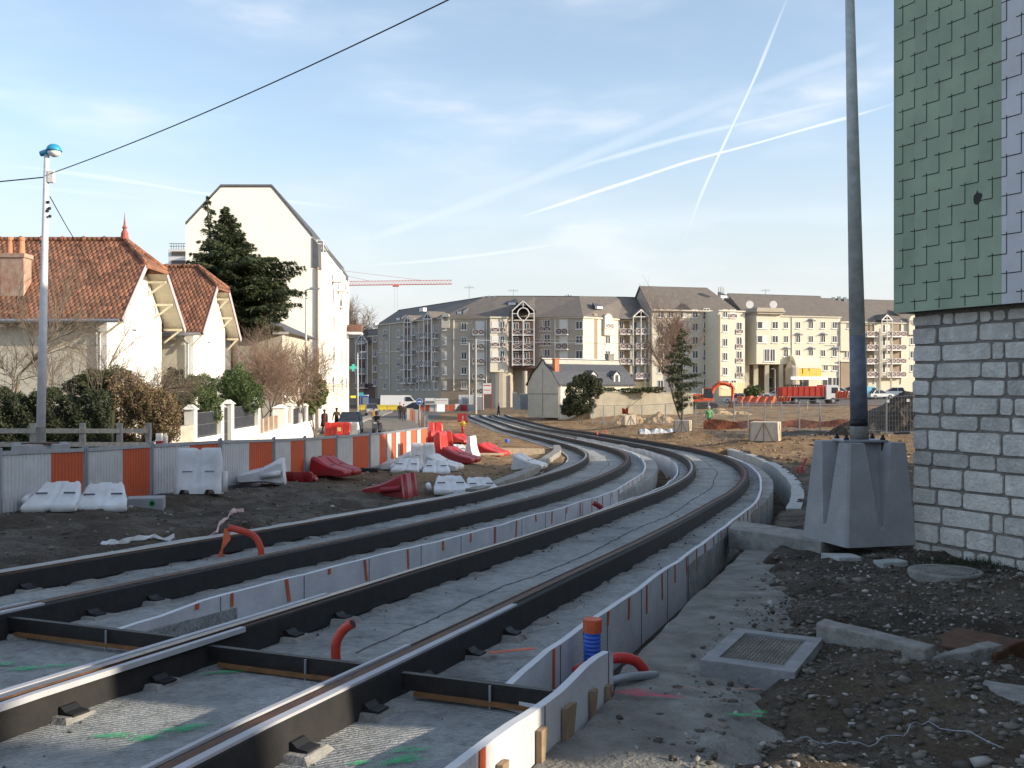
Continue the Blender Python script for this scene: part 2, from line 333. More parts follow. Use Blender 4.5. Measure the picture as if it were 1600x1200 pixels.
# ================================================================ terrain
def terrain():
    def axis(segs):
        out=[segs[0][0]]
        for a,b,st0,st1 in segs:
            x=a
            while x<b-1e-6:
                f=(x-a)/(b-a); x=min(b,x+st0*(1-f)+st1*f); out.append(x)
        return np.array(out)
    xs=axis([(-900,-120,120,30),(-120,-30,12,2),(-30,-12,1,.35),(-12,14,.14,.14),(14,40,.3,1),(40,130,1.6,12),(130,900,30,120)])
    ys=axis([(-60,0,10,1),(0,3,.5,.15),(3,24,.12,.14),(24,60,.16,.4),(60,130,.5,1.2),(130,220,1.3,4),(220,1500,8,160)])
    X,Y=np.meshgrid(xs,ys); x=X.ravel();y=Y.ravel(); z=h0(x,y)
    s=np.full(len(x),-99.);o=np.full(len(x),99.);t=np.zeros(len(x)); near=(x>-25)&(x<25)&(y<150)&(y>-12)
    a,b,c=trk(x[near],y[near]); s[near]=a;o[near]=b;t[near]=c
    on=(s>-8.9)&(s<134)
    k=np.clip((np.abs(o)-3.6)/3,0,1)**1.0; z=np.where(on,z*k+(t-.22)*(1-k),z)
    # relief
    near_rub=np.clip((14-y)/6,0,1)*np.clip((o-3.4)/1,0,1)*np.where(on,1,0)
    amp=np.clip((np.abs(o)-3.3)/.8,0,1)
    rough=fbm(x*.7,y*.7,3,3)*.16+fbm(x*3.1,y*3.1,3,9)*.075+np.abs(fbm(x*6.3,y*6.3,2,19))*.045+near_rub*fbm(x*1.9,y*1.9,3,23)*.09
    street=(x<-5.5-(y-40)*.02)&(y>27)&(x>-19-(y-60)*.02)
    z=z+rough*amp*np.where(street,0,1)*np.where(y>150,.0,1)
    # soil bank beside the left ledge, churned field on the right
    z+=np.where((o<-3.9)&(o>-8)&(s>4)&(s<40),.12*np.clip(fbm(x*.5,y*.5,2,40)+.4,0,1),0)
    rut=np.sin((y*1.0+x*.35+2*fbm(x*.12,y*.12,2,50))*1.1)*.10*np.clip((y-38)/8,0,1)*np.clip((x-8)/3,0,1)*np.clip((95-y)/10,0,1); z+=rut
    # digs
    def low(mask,val): 
        nonlocal z; z=np.where(mask,np.minimum(z,val),z)
    low(on&(o>-3.25)&(o<3.15),t-.6)
    low(on&(s>1.9)&(o>.0)&(o<.62),t-.95)
    low(on&(s>1.9)&(s<60)&(o>3.1)&(o<3.62),t-.62)
    pitw=3.72+np.clip((s-30)/12,0,1)*.7
    pitw=np.interp(s,[16,20,26.5,32.5,38.5,43],[3.72,3.74,3.74,3.95,4.5,5.0])+.15; low((s>16.2)&(s<42.5)&(o>2.9)&(o<pitw),t-1.05)
    low((s>-8.8)&(s<13)&(o>3.5)&(o<4.75-np.clip(s,0,12)*.07+fbm(x*1.7,y*1.7,3,60)*.5),t-.40)
    # trench in the far field with red soil
    low((x>15)&(x<40)&(y>55)&(y<60),-1.9)
    # heap's shade put into a darker ground zone, right behind the mesh fence
    zone=np.clip((y-33)/8,0,1)*np.clip((x+3)/3,0,1)+.75*np.clip((y-19)/9,0,1)*(np.abs(o)<9)*np.clip((-o-3.5)/1,0,1)
    zone=zone*np.where((np.abs(x-25)<13)&(np.abs(y-59)<5.8),.0,1)+fbm(x*.4,y*.4,3,5)*.5
    zone=np.where(y>140,.35,zone)
    nx=len(xs);ny=len(ys); ii,jj=np.meshgrid(np.arange(ny-1),np.arange(nx-1),indexing='ij'); i0=(ii*nx+jj).ravel()
    f=np.stack([i0,i0+1,i0+nx+1,i0+nx],1)
    me=bpy.data.meshes.new('ground'); me.vertices.add(len(x)); me.vertices.foreach_set('co',np.stack([x,y,z],1).ravel())
    me.loops.add(f.size); me.polygons.add(len(f)); me.polygons.foreach_set('loop_start',np.arange(len(f))*4); me.polygons.foreach_set('loop_total',np.full(len(f),4)); me.loops.foreach_set('vertex_index',f.ravel())
    at_=me.attributes.new('zone','FLOAT','POINT'); at_.data.foreach_set('value',np.clip(zone,0,1).astype(np.float32))
    me.polygons.foreach_set('use_smooth',[True]*len(f)); me.update(); me.materials.append(M['soil'])
    g=bpy.data.objects.new('ground',me); COL.objects.link(g); tag(g,'bare churned soil and rubble of the building site','ground',kind='structure')
    return xs,ys,z.reshape(ny,nx)
TXS,TYS,TZ=terrain()
def tzt(x,y):
    i=np.clip(np.searchsorted(TXS,x)-1,0,len(TXS)-2);j=np.clip(np.searchsorted(TYS,y)-1,0,len(TYS)-2)
    fx=(x-TXS[i])/(TXS[i+1]-TXS[i]);fy=(y-TYS[j])/(TYS[j+1]-TYS[j])
    return (TZ[j,i]*(1-fx)+TZ[j,i+1]*fx)*(1-fy)+(TZ[j+1,i]*(1-fx)+TZ[j+1,i+1]*fx)*fy
# ================================================================ tracks
def ribbon(name,prof,s0,s1,step,mats,parent=None,rel=None,closed=True,edge=None,smooth=False,mis=None):
    """prof: list of (off,dz); rel(s)-> base offset"""
    mb=MB(); rows=[]; S=[s0]
    while S[-1]<s1-1e-6:
        st=step if S[-1]<45 else step*2.5
        S.append(min(s1,S[-1]+st))
    for i,s in enumerate(S):
        b=rel(s) if rel else 0; row=[]
        for j,(o,dz) in enumerate(prof):
            e=edge(s,j) if edge else (0,0); row.append(tp(s,b+o+e[0],dz+e[1]))
        if closed: row.append(row[0])
        rows.append(row)
    nc=len(rows[0])
    vs=[p for r in rows for p in r]; fs=[];ms=[]
    for i in range(len(rows)-1):
        for j in range(nc-1):
            fs.append((i*nc+j,i*nc+j+1,(i+1)*nc+j+1,(i+1)*nc+j)); ms.append(mis[j] if mis else 0)
    if closed:
        fs.append(tuple(range(nc-1))[::-1]); ms.append(0); fs.append(tuple((len(rows)-1)*nc+k for k in range(nc-1))); ms.append(0)
    mb.v=vs;mb.f=fs;mb.m=ms
    return mb.build(name,mats,parent,smooth=smooth)
relA=lambda s:-tsep(s)/2-.75
relB=lambda s:-tsep(s)/2+.75
relC=lambda s:tsep(s)/2-.75
relD=lambda s:tsep(s)/2+.75
def slab_edge(amp,sd):
    def f(s,j): 
        return (0,0)
    return f
# slabs: top surface slightly wavy, one sheet each
def slab(name,o0,o1,s0,s1,label,top=-.19):
    mb=MB(); rows=[]; s=s0
    cols=np.linspace(0,1,22)
    while True:
        a=o0(s);b=o1(s); r=[tp(s,a,-.95)]
        for c in cols:
            o=a+(b-a)*c; p=tp(s,o,0); n=float(fbm(np.array([p[0]*1.3]),np.array([p[1]*1.3]),3,31)[0])*.025
            # mound of mortar under the rails
            for rr in (relA,relB,relC,relD):
                d=abs(o-rr(s)); 
                if d<.34: n+=-.035*(1-d/.34)*(1 if s>3 else .4)+.03*float(vnoise(np.array([s*3.]),np.array([o*4.]),8)[0])
            r.append((p[0],p[1],p[2]+top+n))
        r.append(tp(s,b,-.95)); rows.append(r)
        if s>=s1: break
        s=min(s1,s+(.2 if s<30 else 1.))
    mb.grid(rows,flip=True); o=mb.build(name,M['slab'],smooth=False); me=o.data
    tag(o,label,'slab',kind='structure')
slab('track_slab',lambda s:relA(s)-.72,lambda s:-.03,2.0,134,'concrete slab of the left tram track')
slab('track_slab',lambda s:relC(s)-.38,lambda s:relD(s)+.72,2.0,134,'concrete slab of the right tram track')
slab('track_slab',lambda s:relA(s)-.72,lambda s:3.58,-8.8,1.99,'brushed concrete slab in the foreground under both tracks')
# rails
def rail(rel,side,label,s_white):
    t=thing('tram_rail',label,'rail',tp(5,rel(5),-.2),group='grooved tram rails')
    inv=Vector(t.location)
    def rb(name,prof,s0,s1,mats,mis=None,step=.5,closed=True,edge=None):
        o=ribbon(name,prof,s0,s1,step,mats,None,rel,closed,mis=mis,edge=edge)
        for v in o.data.vertices: v.co-=inv
        o.parent=t; return o
    g=side # +1 groove to the right of head
    rb('rail_head',[(-.035*g,-.06),(-.035*g,0),(.03*g,0),(.035*g,-.04),(.068*g,-.04),(.07*g,-.008),(.085*g,-.008),(.085*g,-.06)][::g],-8.8,134,[M['rust'],M['steel']],mis=[0,1,0,0,0,0,0,0] if g>0 else [0,0,0,0,0,0,1,0])
    def wob(s,j): 
        return (0,.0)
    rb('rubber_jacket',[(-.105,-.20),(-.085,-.02),(-.075,-.012),(.092,-.012),(.1,-.02),(.12,-.20)],-8.8,134,[M['rubber']])
    if s_white:
        rb('edge_strip',[(-.09,-.03),(-.09,.004),(-.042 if g>0 else -.09+.03,.004),(-.042 if g>0 else -.06,-.03)],-8.8,s_white[0],[M['white_strip']])
        rb('edge_strip',[(.092 if g>0 else .04,-.03),(.092 if g>0 else .04,.004),(.135 if g>0 else .09,.004),(.135 if g>0 else .09,-.03)],-8.8,s_white[1],[M['white_strip']])
    # pads cast under the rail, with clips
    s=-6.8; n=0
    rr=random.Random(int(rel(0)*10))
    while s<42 and n<92:
        mb=MB(); w=.15+rr.uniform(-.03,.03); l=.31+rr.uniform(-.05,.06); h=.07 if s<3.5 else .04
        fr=Vector(tp(s+.1,rel(s),0))-Vector(tp(s-.1,rel(s),0)); fr.normalize(); lat=Vector((fr.y,-fr.x,0))
        c=Vector(tp(s,rel(s),-.235))-inv
        lo=[];hi=[]
        for a,b in ((-1,-1),(1,-1),(1,1),(-1,1)):
            lo.append(c+lat*l*a+fr*w*b); hi.append(c+lat*(l-.07)*a+fr*(w-.05)*b+Vector((0,0,h+rr.uniform(-.005,.005))))
        mb.hexa(lo,hi); pd=mb.build('concrete_pad',M['old_concrete'],t)
        if -2<s<3.6:
            for a in (-1,1):
                mb=MB(); q=c+lat*a*.16+Vector((0,0,h)); 
                mb.prism([(-.05,0),(.06,0),(.06,.012),(.0,.02),(-.03,.045),(-.05,.045)],'x',-.06,.06); mb.v=[tuple(q+lat*(a*v[1])+fr*v[0]+Vector((0,0,v[2]))) for v in mb.v]
                mb.build('rail_clip',M['black'],pd)
        s+=.72 if s<12 else .62; n+=1
    return t
rail(relA,1,'grooved rail nearest the barrier fence, outermost on the left',None)
rail(relB,-1,'second rail from the left, inner rail of the left track',(2.1,2.1))
rail(relC,1,'third rail from the left, just right of the pale foam board',(3.4,2.0))
rail(relD,-1,'rightmost grooved rail running to the bottom edge of the photo',(2.0,3.6))
# foam boards with orange joint strips
def board(label,off,s0,s1,top,bot,strips,thick=.05,mt='foam',wav=.02,bow=0,seed=0,tops=None):
    t=thing('foam_board',label,'foam board',tp(s0,off(s0),bot),group='pale foam boards lining the slabs'); inv=Vector(t.location)
    rows=[];s=s0;mb=MB();rs=[]
    ph=seed*1.7
    def T(s): 
        b=float(fbm(np.array([s*.9+ph]),np.array([ph]),3,seed)[0])*wav*2
        return (tops(s) if tops else top)+b
    fs=[]
    while True:
        o=off(s); rs.append([Vector(tp(s,o+thick,bot))-inv,Vector(tp(s,o+thick,T(s)))-inv,Vector(tp(s,o,T(s)))-inv,Vector(tp(s,o,bot))-inv])
        if s>=s1: break
        s=min(s1,s+.25)
    nc=4
    for r in rs: r.append(r[0])
    vs=[p for r in rs for p in r]; 
    for i in range(len(rs)-1):
        for j in range(4): fs.append((i*5+j,i*5+j+1,(i+1)*5+j+1,(i+1)*5+j)); mb.m.append(1 if j==1 else 0)
    fs.append((3,2,1,0)); fs.append(tuple((len(rs)-1)*5+k for k in range(4))); mb.m+=[0,0]
    mb.v=vs;mb.f=fs; mb.build('board',[M[mt],M['foam_edge']],t)
    # joints
    mb=MB(); s=s0+1.2
    while s<min(s1,45):
        o=off(s)+thick+.002; a=Vector(tp(s,o,bot))-inv;b=Vector(tp(s,o,T(s)-.005))-inv; mb.bar(a,b,.008,.004,up=(0,1,0)); s+=1.25
    if mb.v: mb.build('board_joint',M['dark_grey'],t)
    for (s,l,w,lean) in strips:
        mb=MB(); o=off(s)+thick+.004; tt=T(s)
        a=tp(s-w/2,o,tt-.0);b=tp(s+w/2,o,tt);c=tp(s+w/2+lean,o,tt-l);d=tp(s-w/2+lean,o,tt-l)
        lat=Vector(tp(s,o+.004,0))-Vector(tp(s,o,0))
        q=[Vector(p)-inv for p in (a,b,c,d)]; mb.hexa(q,[p+lat for p in q]); mb.build('orange_strip',M['orange_tape'],t)
    return t
R=random.Random(3)
st1=[(2.9,.05,.05,0),(3.35,.12,.04,0),(4.15,.22,.05,.05),(4.9,.06,.05,0),(5.6,.24,.045,.05),(6.6,.26,.04,.02)]+[(s,R.choice((.12,.22,.26)),.05,R.uniform(-.05,.05)) for s in np.arange(7.6,26,.95)]
board('long pale foam board between the two tracks, right of the second rail',lambda s:float(np.interp(s,[2,4,7,13,17,20.5,24,30,36,60,134],[-.13,-.06,.03,.0,-.03,-.2,-.3,-.52,-.6,-.6,-.6])),2.0,134,-.06,-.95,st1,seed=1,tops=lambda s:float(np.interp(s,[2,3,5,12,134],[-.13,-.07,-.04,-.05,-.12])))
st2=[(s,R.choice((.12,.2,.28)),.04,R.uniform(-.03,.03)) for s in np.arange(2.6,25,.72)]
board('long foam board on the outer right edge of the right track, beside the trench',lambda s:float(np.interp(s,[1.5,10,16,21,32,36,60,134],[3.14,3.12,3.14,2.98,2.84,2.75,2.72,2.7])),1.55,134,-.05,-.9,st2,seed=2,tops=lambda s:float(np.interp(s,[1.5,2.5,10,30,134],[-.16,-.08,-.06,-.08,-.13])))
tb=board('low foam board along the left edge of the right track slab',lambda s:float(relC(s)-.45),2.0,60,-.15,-.95,[],seed=3,thick=.04,wav=.03)
def b3():
    off=lambda s:3.585
    t=board('foam board with wooden wedges at the bottom of the photo',off,-8.8,2.52,.0,-.45,[(.28,.34,.07,0)],seed=4,wav=.03,tops=lambda s:float(np.interp(s,[-8,.8,1.5,2.1,2.4,2.52],[.0,.0,-.02,-.02,-.03,-.08])))
    inv=Vector(t.location)
    for s,l,w in ((.45,.3,.09),(1.0,.3,.1),(1.42,.3,.13),(1.5,.29,.11),(1.95,.26,.09),(2.3,.20,.08),(-.4,.3,.1)):
        mb=MB(); q=[Vector(tp(s+a,3.642,z))-inv for a,z in ((0,-.42),(.02,-.42),(w,-.42+l),(0,-.42+l))]; lat=Vector(tp(s,3.67,0))-Vector(tp(s,3.64,0))
        mb.hexa(q,[p+lat for p in q]); mb.build('wooden_wedge',M['wood'],t)
    return t
b3()
def returnboard():
    mb=MB(); a=Vector(tp(1.55,3.14,-.12));b=Vector(tp(1.42,3.6,-.14)); mb.bar(a+Vector((0,0,-.12)),b+Vector((0,0,-.12)),.045,.26)
    o=mb.build('foam_board',M['foam']); tag(o,'short foam offcut closing the corner between the slab and the trench','foam board',group='pale foam boards lining the slabs')
returnboard()
# ledges and kerbs
def ledge(label,name,prof,s0,s1,off,mt='concrete',amp=.03,cat='kerb'):
    def e(s,j): return (amp*float(vnoise(np.array([s*2.3]),np.array([j*7.]),5)[0]),amp*.7*float(vnoise(np.array([s*1.7]),np.array([j*5.]),6)[0]))
    o=ribbon(name,prof,s0,s1,.35,[M[mt]],None,off,True,edge=e); tag(o,label,cat,kind='structure' if cat=='ground' else None); return o
ledge('narrow concrete haunch along the outside of the leftmost rail','concrete_haunch',[(-.18,-.5),(-.16,-.075),(.12,-.085),(.14,-.5)],-8.8,16,lambda s:relA(s)-.42,cat='kerb')
ledge('curved concrete edge beam left of the tracks, bowing outwards in the bend','edge_beam',[(-.17,-.6),(-.15,-.02),(.17,-.02),(.18,-1.0)],16.2,44,lambda s:float(np.interp(s,[16,22,28,33,38,44],[-2.9,-3.45,-3.95,-3.9,-3.55,-3.1])),mt='old_concrete',cat='kerb')
ledge('curved concrete retaining kerb round the pit on the outside of the bend','retaining_kerb',[(0,-1.15),(0,-.20),(.28,-.19),(.30,-1.15)],16.2,43,lambda s:float(np.interp(s,[16,20,26.5,32.5,38.5,43],[3.72,3.74,3.74,3.95,4.5,5.0])),amp=.03)
ledge('rough concrete apron beside the trench, stained with paint','concrete_apron',[(0,-.75),(0,-.30),(.4,-.285),(.8,-.29),(1.4,-.42)],-8.8,13.5,lambda s:3.66 if s<2.6 else float(np.interp(s,[2.6,3,8,13.5],[3.6,3.55,3.5,3.6])),mt='apron',amp=.05,cat='ground')

def joints():
    def line(lab,pts,r,dz):
        mb=MB(); R=random.Random(len(lab)); rows=[]
        for (s,o) in pts:
            w=r*R.uniform(.5,1.4); j=R.uniform(-.012,.012); p=tp(s,o+j-w,0);q=tp(s,o+j+w,0); rows.append([(p[0],p[1],slabh(s,o,p)+dz),(q[0],q[1],slabh(s,o,q)+dz)])
        mb.grid(rows,flip=True); o=mb.build('slab_joint',M['joint_dark']); tag(o,lab,'slab joint',kind='structure')
    def slabh(s,o,p): 
        return p[2]-.19+max(-.01,float(fbm(np.array([p[0]*1.3]),np.array([p[1]*1.3]),3,31)[0])*.025)
    line('pour joint along the middle of the right slab',[(s,1.78+.04*math.sin(s)) for s in np.arange(2.3,40,.12)],.011,.004)
    line('pour joint along the middle of the left slab',[(s,-1.72+.03*math.sin(s*1.3)) for s in np.arange(2.3,40,.12)],.009,.004)
    for i,s0 in enumerate((5.6,9.4,14.2,19.6)): line('crack across the right slab, number %d counted from the camera'%(i+1) if 0 else ['crack across the right slab nearest the camera','second crack across the right slab','third crack across the right slab','farthest crack across the right slab'][i],[(s0+.05*math.sin(o*9)+.1*(o-1),o) for o in np.arange(1.15,2.3,.04)],.010,.004)
defm('joint_dark',(.06,.058,.055),.95,.3,8)
joints()
# ================================================================ clad building on the right
defm('clad_green',(.33,.40,.28),.7,.16,1.6,.05,30)
defm('clad_lilac',(.60,.585,.60),.6,.10,1.2,.05,30)
island(M['clad_green'],.93,1.05); island(M['clad_lilac'],.95,1.04)
defm('joint',(.02,.025,.02),.8,.2,8)
WC=Vector((5.28,13.0,0)); Wa=Vector((.44,-.898,0)).normalized(); Wn=Vector((-.898,-.44,0)).normalized()
def wp(a,n,z): return WC+Wa*a+Wn*n+Vector((0,0,z))
def obx(mb,a0,a1,n0,n1,z0,z1,mi=0):
    mb.hexa([wp(a0,n0,z0),wp(a1,n0,z0),wp(a1,n1,z0),wp(a0,n1,z0)],[wp(a0,n0,z1),wp(a1,n0,z1),wp(a1,n1,z1),wp(a0,n1,z1)],mi)
def clad_building():
    t=thing('clad_building','tall building with green and lilac slate cladding above a white stone base','building',tuple(WC))
    mb=MB(); obx(mb,0,11.19,-36,0,-.9,8.55); mb.build('stone_core',M['mortar'],t,world=True)
    R=random.Random(11)
    zs=[-.6,-.31,-.06,.18,.40,.677,.878,1.155,1.35,1.58,1.80,2.02,2.25,2.48,2.64]
    mb=MB(); tiny=.016
    for i in range(len(zs)-1):
        z0,z1=zs[i]+tiny,zs[i+1]-tiny; a=-.012
        w=R.uniform(.1,.45)
        while a<4.2:
            a1=a+w; q=.02+R.uniform(-.006,.012); j=lambda:R.uniform(-.008,.008)
            cut=[R.uniform(.012,.035) for _ in range(4)]
            pts=[(a+.0+cut[0],z0+j()),(a1-cut[1],z0+j()),(a1+j(),z0+cut[1]),(a1+j(),z1-cut[2]),(a1-cut[2],z1+j()),(a+cut[3],z1+j()),(a+j(),z1-cut[3]),(a+j(),z0+cut[0])]
            lo=[wp(p[0],-.03,p[1]) for p in pts]; hi=[wp(p[0],q+R.uniform(-.004,.004),p[1]) for p in pts]
            cx=sum((p for p in hi),Vector())/8; hi=[cx+(p-cx)*.985 for p in hi]
            mb.hexa(lo,hi); a=a1+.032; w=R.choice((.16,.34,.42,.45,.5,.58,.66))*R.uniform(.9,1.1)
        # return face beyond the corner
        r=0.02
        while r<3:
            w2=R.uniform(.3,.5); lo=[]; 
            c=[(r,z0),(r+w2,z0),(r+w2,z1),(r,z1)]
            mb.hexa([wp(.03,-p[0],p[1]) for p in c],[wp(-.018,-p[0],p[1]) for p in c]); r+=w2+.03
    mb.build('stone_facing',M['stone_white'],t,world=True,bevel=.006)
    # cladding carcass and sheets
    N0=.20
    mb=MB(); obx(mb,-.12,11.3,-36,N0,2.69,8.6); mb.build('cladding_frame',M['joint'],t,world=True)
    def sheets(name,a0,a1,m):
        mb=MB(); rt=random.Random(5)
        for jx in range(-1,62):
            b0=max(a0,.004+jx*.19);b1=min(a1,.004+(jx+1)*.19)
            if b1-b0<.004: continue
            z=2.80-.452*1.0+(0 if jx%2 else .226)
            while z<8.6:
                z0=max(z,2.67);z1=min(z+.452,8.62); k=rt.uniform(-.0012,.0)
                if z1>z0+.01: obx(mb,b0,b1,N0+.002,N0+.022+k,z0,z1)
                z+=.452
        return mb.build(name,m,t,world=True)
    sheets('green_cladding',-.125,1.454,M['clad_green']); sheets('lilac_cladding',1.456,3.0,M['clad_lilac']); sheets('green_cladding',3.002,7,M['clad_green']); sheets('lilac_cladding',7.002,11.3,M['clad_lilac'])
    mb=MB(); obx(mb,-.147,-.127,-36,N0+.022,2.67,8.62); mb.build('green_cladding',M['clad_green'],t,world=True)
    mb=MB(); per=.452; cw=.19; 
    for jx in range(-1,30):
        aj=.004+jx*cw
        for k in range(-1,15):
            z=2.80+per*k+(0 if jx%2 else per/2)
            n=N0+.0225
            a0=max(aj-.065,-.12);a1=aj+cw
            if z>2.70 and z<8.6: obx(mb,a0,a1,n,n+.003,z-.005,z+.005)
            if z>8.4 : continue
            zz0=max(z,2.69);zz1=z+.255
            if zz1>2.72: obx(mb,a1-.0045,a1+.0045,n,n+.003,zz0+.0,zz1)
    mb.build('tile_joint',M['joint'],t,world=True)
    # broken tile: dark ragged hole
    mb=MB(); pts=[(1.09,3.90),(1.135,3.885),(1.165,3.92),(1.20,3.99),(1.18,4.02),(1.145,4.025),(1.13,4.06),(1.112,4.02),(1.085,4.01),(1.075,3.96)]
    mb.hexa([wp(a,N0+.0235,z) for a,z in pts],[wp(a,N0+.027,z) for a,z in pts]); mb.build('broken_tile_hole',M['black'],t,world=True)
    mb=MB(); obx(mb,-.4,11.6,-36.2,.45,8.62,8.8); mb.build('roof_edge',M['dark_grey'],t,world=True)
clad_building()
def unseen_neighbour():
    # unseen house behind the camera, aligned with the sun to leave the lit strip
    t=thing('unseen_building','unseen plain house across a narrow gap, shaped to leave the sunlit strip','building',(11,1,0))
    L=Vector((.97,-.243,0)).normalized(); P=Vector((-L.y,L.x,0)); c=wp(11.19,0,0)-P*1.15+L*1.0
    q=[c,c+L*26,c+L*26-P*40,c-P*40]
    mb=MB(); mb.hexa([v+Vector((0,0,-.6)) for v in q][::-1],[v+Vector((0,0,8.6)) for v in q][::-1]); mb.build('wall',mat('render_grey',(.4,.39,.37),.9,.1,2,.1,30),t,world=True)
    mb=MB(); cc=sum(q,Vector())/4; q2=[cc+(v-cc)*1.01 for v in q]; r0=cc+Vector((0,0,11)); ra=cc+P*12+Vector((0,0,11.4)); rb=cc-P*12+Vector((0,0,11.4))
    z=Vector((0,0,8.62)); a,b,c_,d=[v+z for v in q2]; mb.add([a,b,c_,d,ra,rb],[(1,0,4),(2,1,4,5),(3,2,5),(0,3,5,4),(0,1,2,3)]); mb.build('roof',M['dark_grey'],t,world=True)
unseen_neighbour()
# ================================================================ lamp pole on the concrete block (right)
defm('pole_grey',(.46,.48,.46),.6,.25,7,.1,60)
defm('pole_dark',(.15,.165,.20),.6,.35,9,.1,60)
defm('block_concrete',(.37,.37,.38),.9,.25,2.0,.35,30,col2=(.27,.27,.275))
def weight_block(label,c,rz,base,top,h,zb):
    o=MB(); rows=[]
    for zf,wr,dp in ((0,0,0),(.10,.0,.0),(.16,.03,.0),(.20,.04,.05),(1.,.23,.24)):
        s=base+(top-base)*zf; z=h*zf; ring=[]
        for k in range(4):
            a=math.pi/2*k; ca,sa=math.cos(a),math.sin(a)
            def P(x,y): return (x*ca-y*sa,x*sa+y*ca,z)
            hs=s/2; w=wr*s/1.0; 
            ring+= [P(-hs+.03,-hs),P(-w-.0,-hs),P(-w*.75,-hs+dp),P(w*.75,-hs+dp),P(w,-hs),P(hs-.03,-hs)]
        rows.append(ring)
    n=len(rows[0]);vs=[p for r in rows for p in r];fs=[]
    for i in range(len(rows)-1):
        for j in range(n): fs.append((i*n+j,i*n+(j+1)%n,(i+1)*n+(j+1)%n,(i+1)*n+j))
    fs.append(tuple(range(n))[::-1]); fs.append(tuple(range((len(rows)-1)*n,len(rows)*n)))
    o.add(vs,fs); ob=o.build('concrete_block',M['block_concrete']); ob.location=(c[0],c[1],zb); ob.rotation_euler=(0,0,rz)
    # small drag slot pieces
    tag(ob,label,'concrete block',group='concrete blocks carrying the lamp poles'); return ob
BRZ=math.radians(14.5); bc=Vector((4.285,12.7,0))+Vector((math.cos(BRZ),math.sin(BRZ),0))*.53+Vector((-math.sin(BRZ),math.cos(BRZ),0))*.53
weight_block('big tapered concrete block with grooved sides at the corner of the stone wall',(bc.x,bc.y),BRZ,1.07,.86,1.33,-.36)
def right_pole():
    x,y=4.66,13.3; zb=.97
    t=thing('lamp_pole','tall grey lamp pole bolted on the concrete block in front of the building corner','lamp pole',(x,y,zb),group='lamp poles on concrete blocks')
    lean=Vector((-.13,0,5.9)).normalized()
    P=lambda h:Vector((0,0,0))+lean*h
    def seg(name,h0,h1,m,e=0):
        mb=MB(); r=lambda h:.117-.0095*h+e; mb.tube([P(h0),P(h1)],[r(h0),r(h1)],24); mb.build(name,m,t,smooth=False)
        for p in t.children[-1:]: pass
    seg('concrete_foot',.03,.21,M['old_concrete'],.006); seg('black_band',.211,.30,M['black'],.002); seg('dark_section',.301,1.42,M['pole_dark']); seg('pole_shaft',1.421,7.6,M['pole_grey'])
    for c in t.children:
        c.data.polygons.foreach_set('use_smooth',[len(p.vertices)==4 for p in c.data.polygons])
    mb=MB(); mb.box(-.3,.3,-.24,.24,0,.035); mb.build('base_plate',M['galv'],t,bevel=.01)
    for a,b in ((-1,-1),(1,-1),(1,1),(-1,1)):
        mb=MB(); mb.tube([(a*.24,b*.19,-.12),(a*.24,b*.19,.1)],.02,6); mb.tube([(a*.24,b*.19,.035),(a*.24,b*.19,.065)],.035,6); mb.build('bolt',M['black_steel'],t)
    mb=MB(); mb.tube([P(7.6),P(7.9)+Vector((-.1,0,0)),P(8.1)+Vector((-.6,-.1,0))],[.045,.04,.035],10); mb.build('lamp_arm',M['pole_grey'],t)
    mb=MB(); c=P(8.1)+Vector((-.85,-.12,0)); mb.lathe([(.02,.12),(.15,.1),(.2,0),(.17,-.05),(.02,-.06)][::-1],tuple(c),16); mb.build('lamp_head',M['galv'],t,smooth=True)
right_pole()
# ================================================================ left pole with blue lamp
defm('pole_white',(.66,.66,.66),.6,.25,6,.1,50,col2=(.5,.5,.53))
defm('lamp_blue',(.03,.30,.50),.35,.2,6)
defm('clear_bowl',(.75,.77,.75),.15,0,1)
def left_pole():
    x,y=-9.03,19.0; zb=.62
    weight_block('pale concrete block under the white pole with the blue lamp, behind the barrier fence',(x,y),.5,1.2,.95,1.05,-.43)
    t=thing('lamp_pole','white lamp pole with a blue lamp head, standing left behind the barrier fence','lamp pole',(x,y,zb),group='lamp poles on concrete blocks')
    lean=Vector((.12,0,5.6)).normalized()
    mb=MB(); mb.tube([lean*0,lean*2.2,lean*5.55],[.085,.075,.047],18); mb.build('pole_shaft',M['pole_white'],t,smooth=True)
    mb=MB(); mb.tube([lean*0,lean*.32],[.095,.093],18); mb.build('rusty_foot',M['old_concrete'],t)
    mb=MB(); mb.box(-.28,.28,-.2,.2,-.01,.02); mb.build('base_plate',M['rust'],t)
    p=lean*5.55
    mb=MB(); mb.tube([p+Vector((-.12,0,.0)),p+Vector((.02,0,.03)),p+Vector((.10,0,.07))],[.05,.07,.08],12); mb.build('lamp_neck',M['lamp_blue'],t,smooth=True)
    h=p+Vector((.14,0,.05)); mb=MB(); mb.lathe([(.005,.14),(.07,.128),(.115,.09),(.14,.04),(.148,0),(.13,-.004),(.02,.0)],tuple(h),20); mb.build('lamp_head',M['lamp_blue'],t,smooth=True)
    mb=MB(); mb.lathe([(.125,-.005),(.115,-.05),(.08,-.09),(.03,-.108),(.005,-.11)],tuple(h),20); mb.build('glass_bowl',M['clear_bowl'],t,smooth=True)
    mb=MB(); q=lean*5.1; mb.box(q.x+.045,q.x+.15,-.05,.05,q.z-.1,q.z+.12); mb.build('fuse_box',M['white_paint'],t)
    for (dx,hh) in ((.06,4.62),(.09,4.5),(.05,4.45),(.1,4.35)):
        q=lean*hh; mb=MB(); mb.lathe([(.005,.03),(.03,.02),(.03,-.02),(.005,-.03)],(q.x+dx,-.03,q.z),8); mb.build('insulator',M['black'],t)
    return t
left_pole()
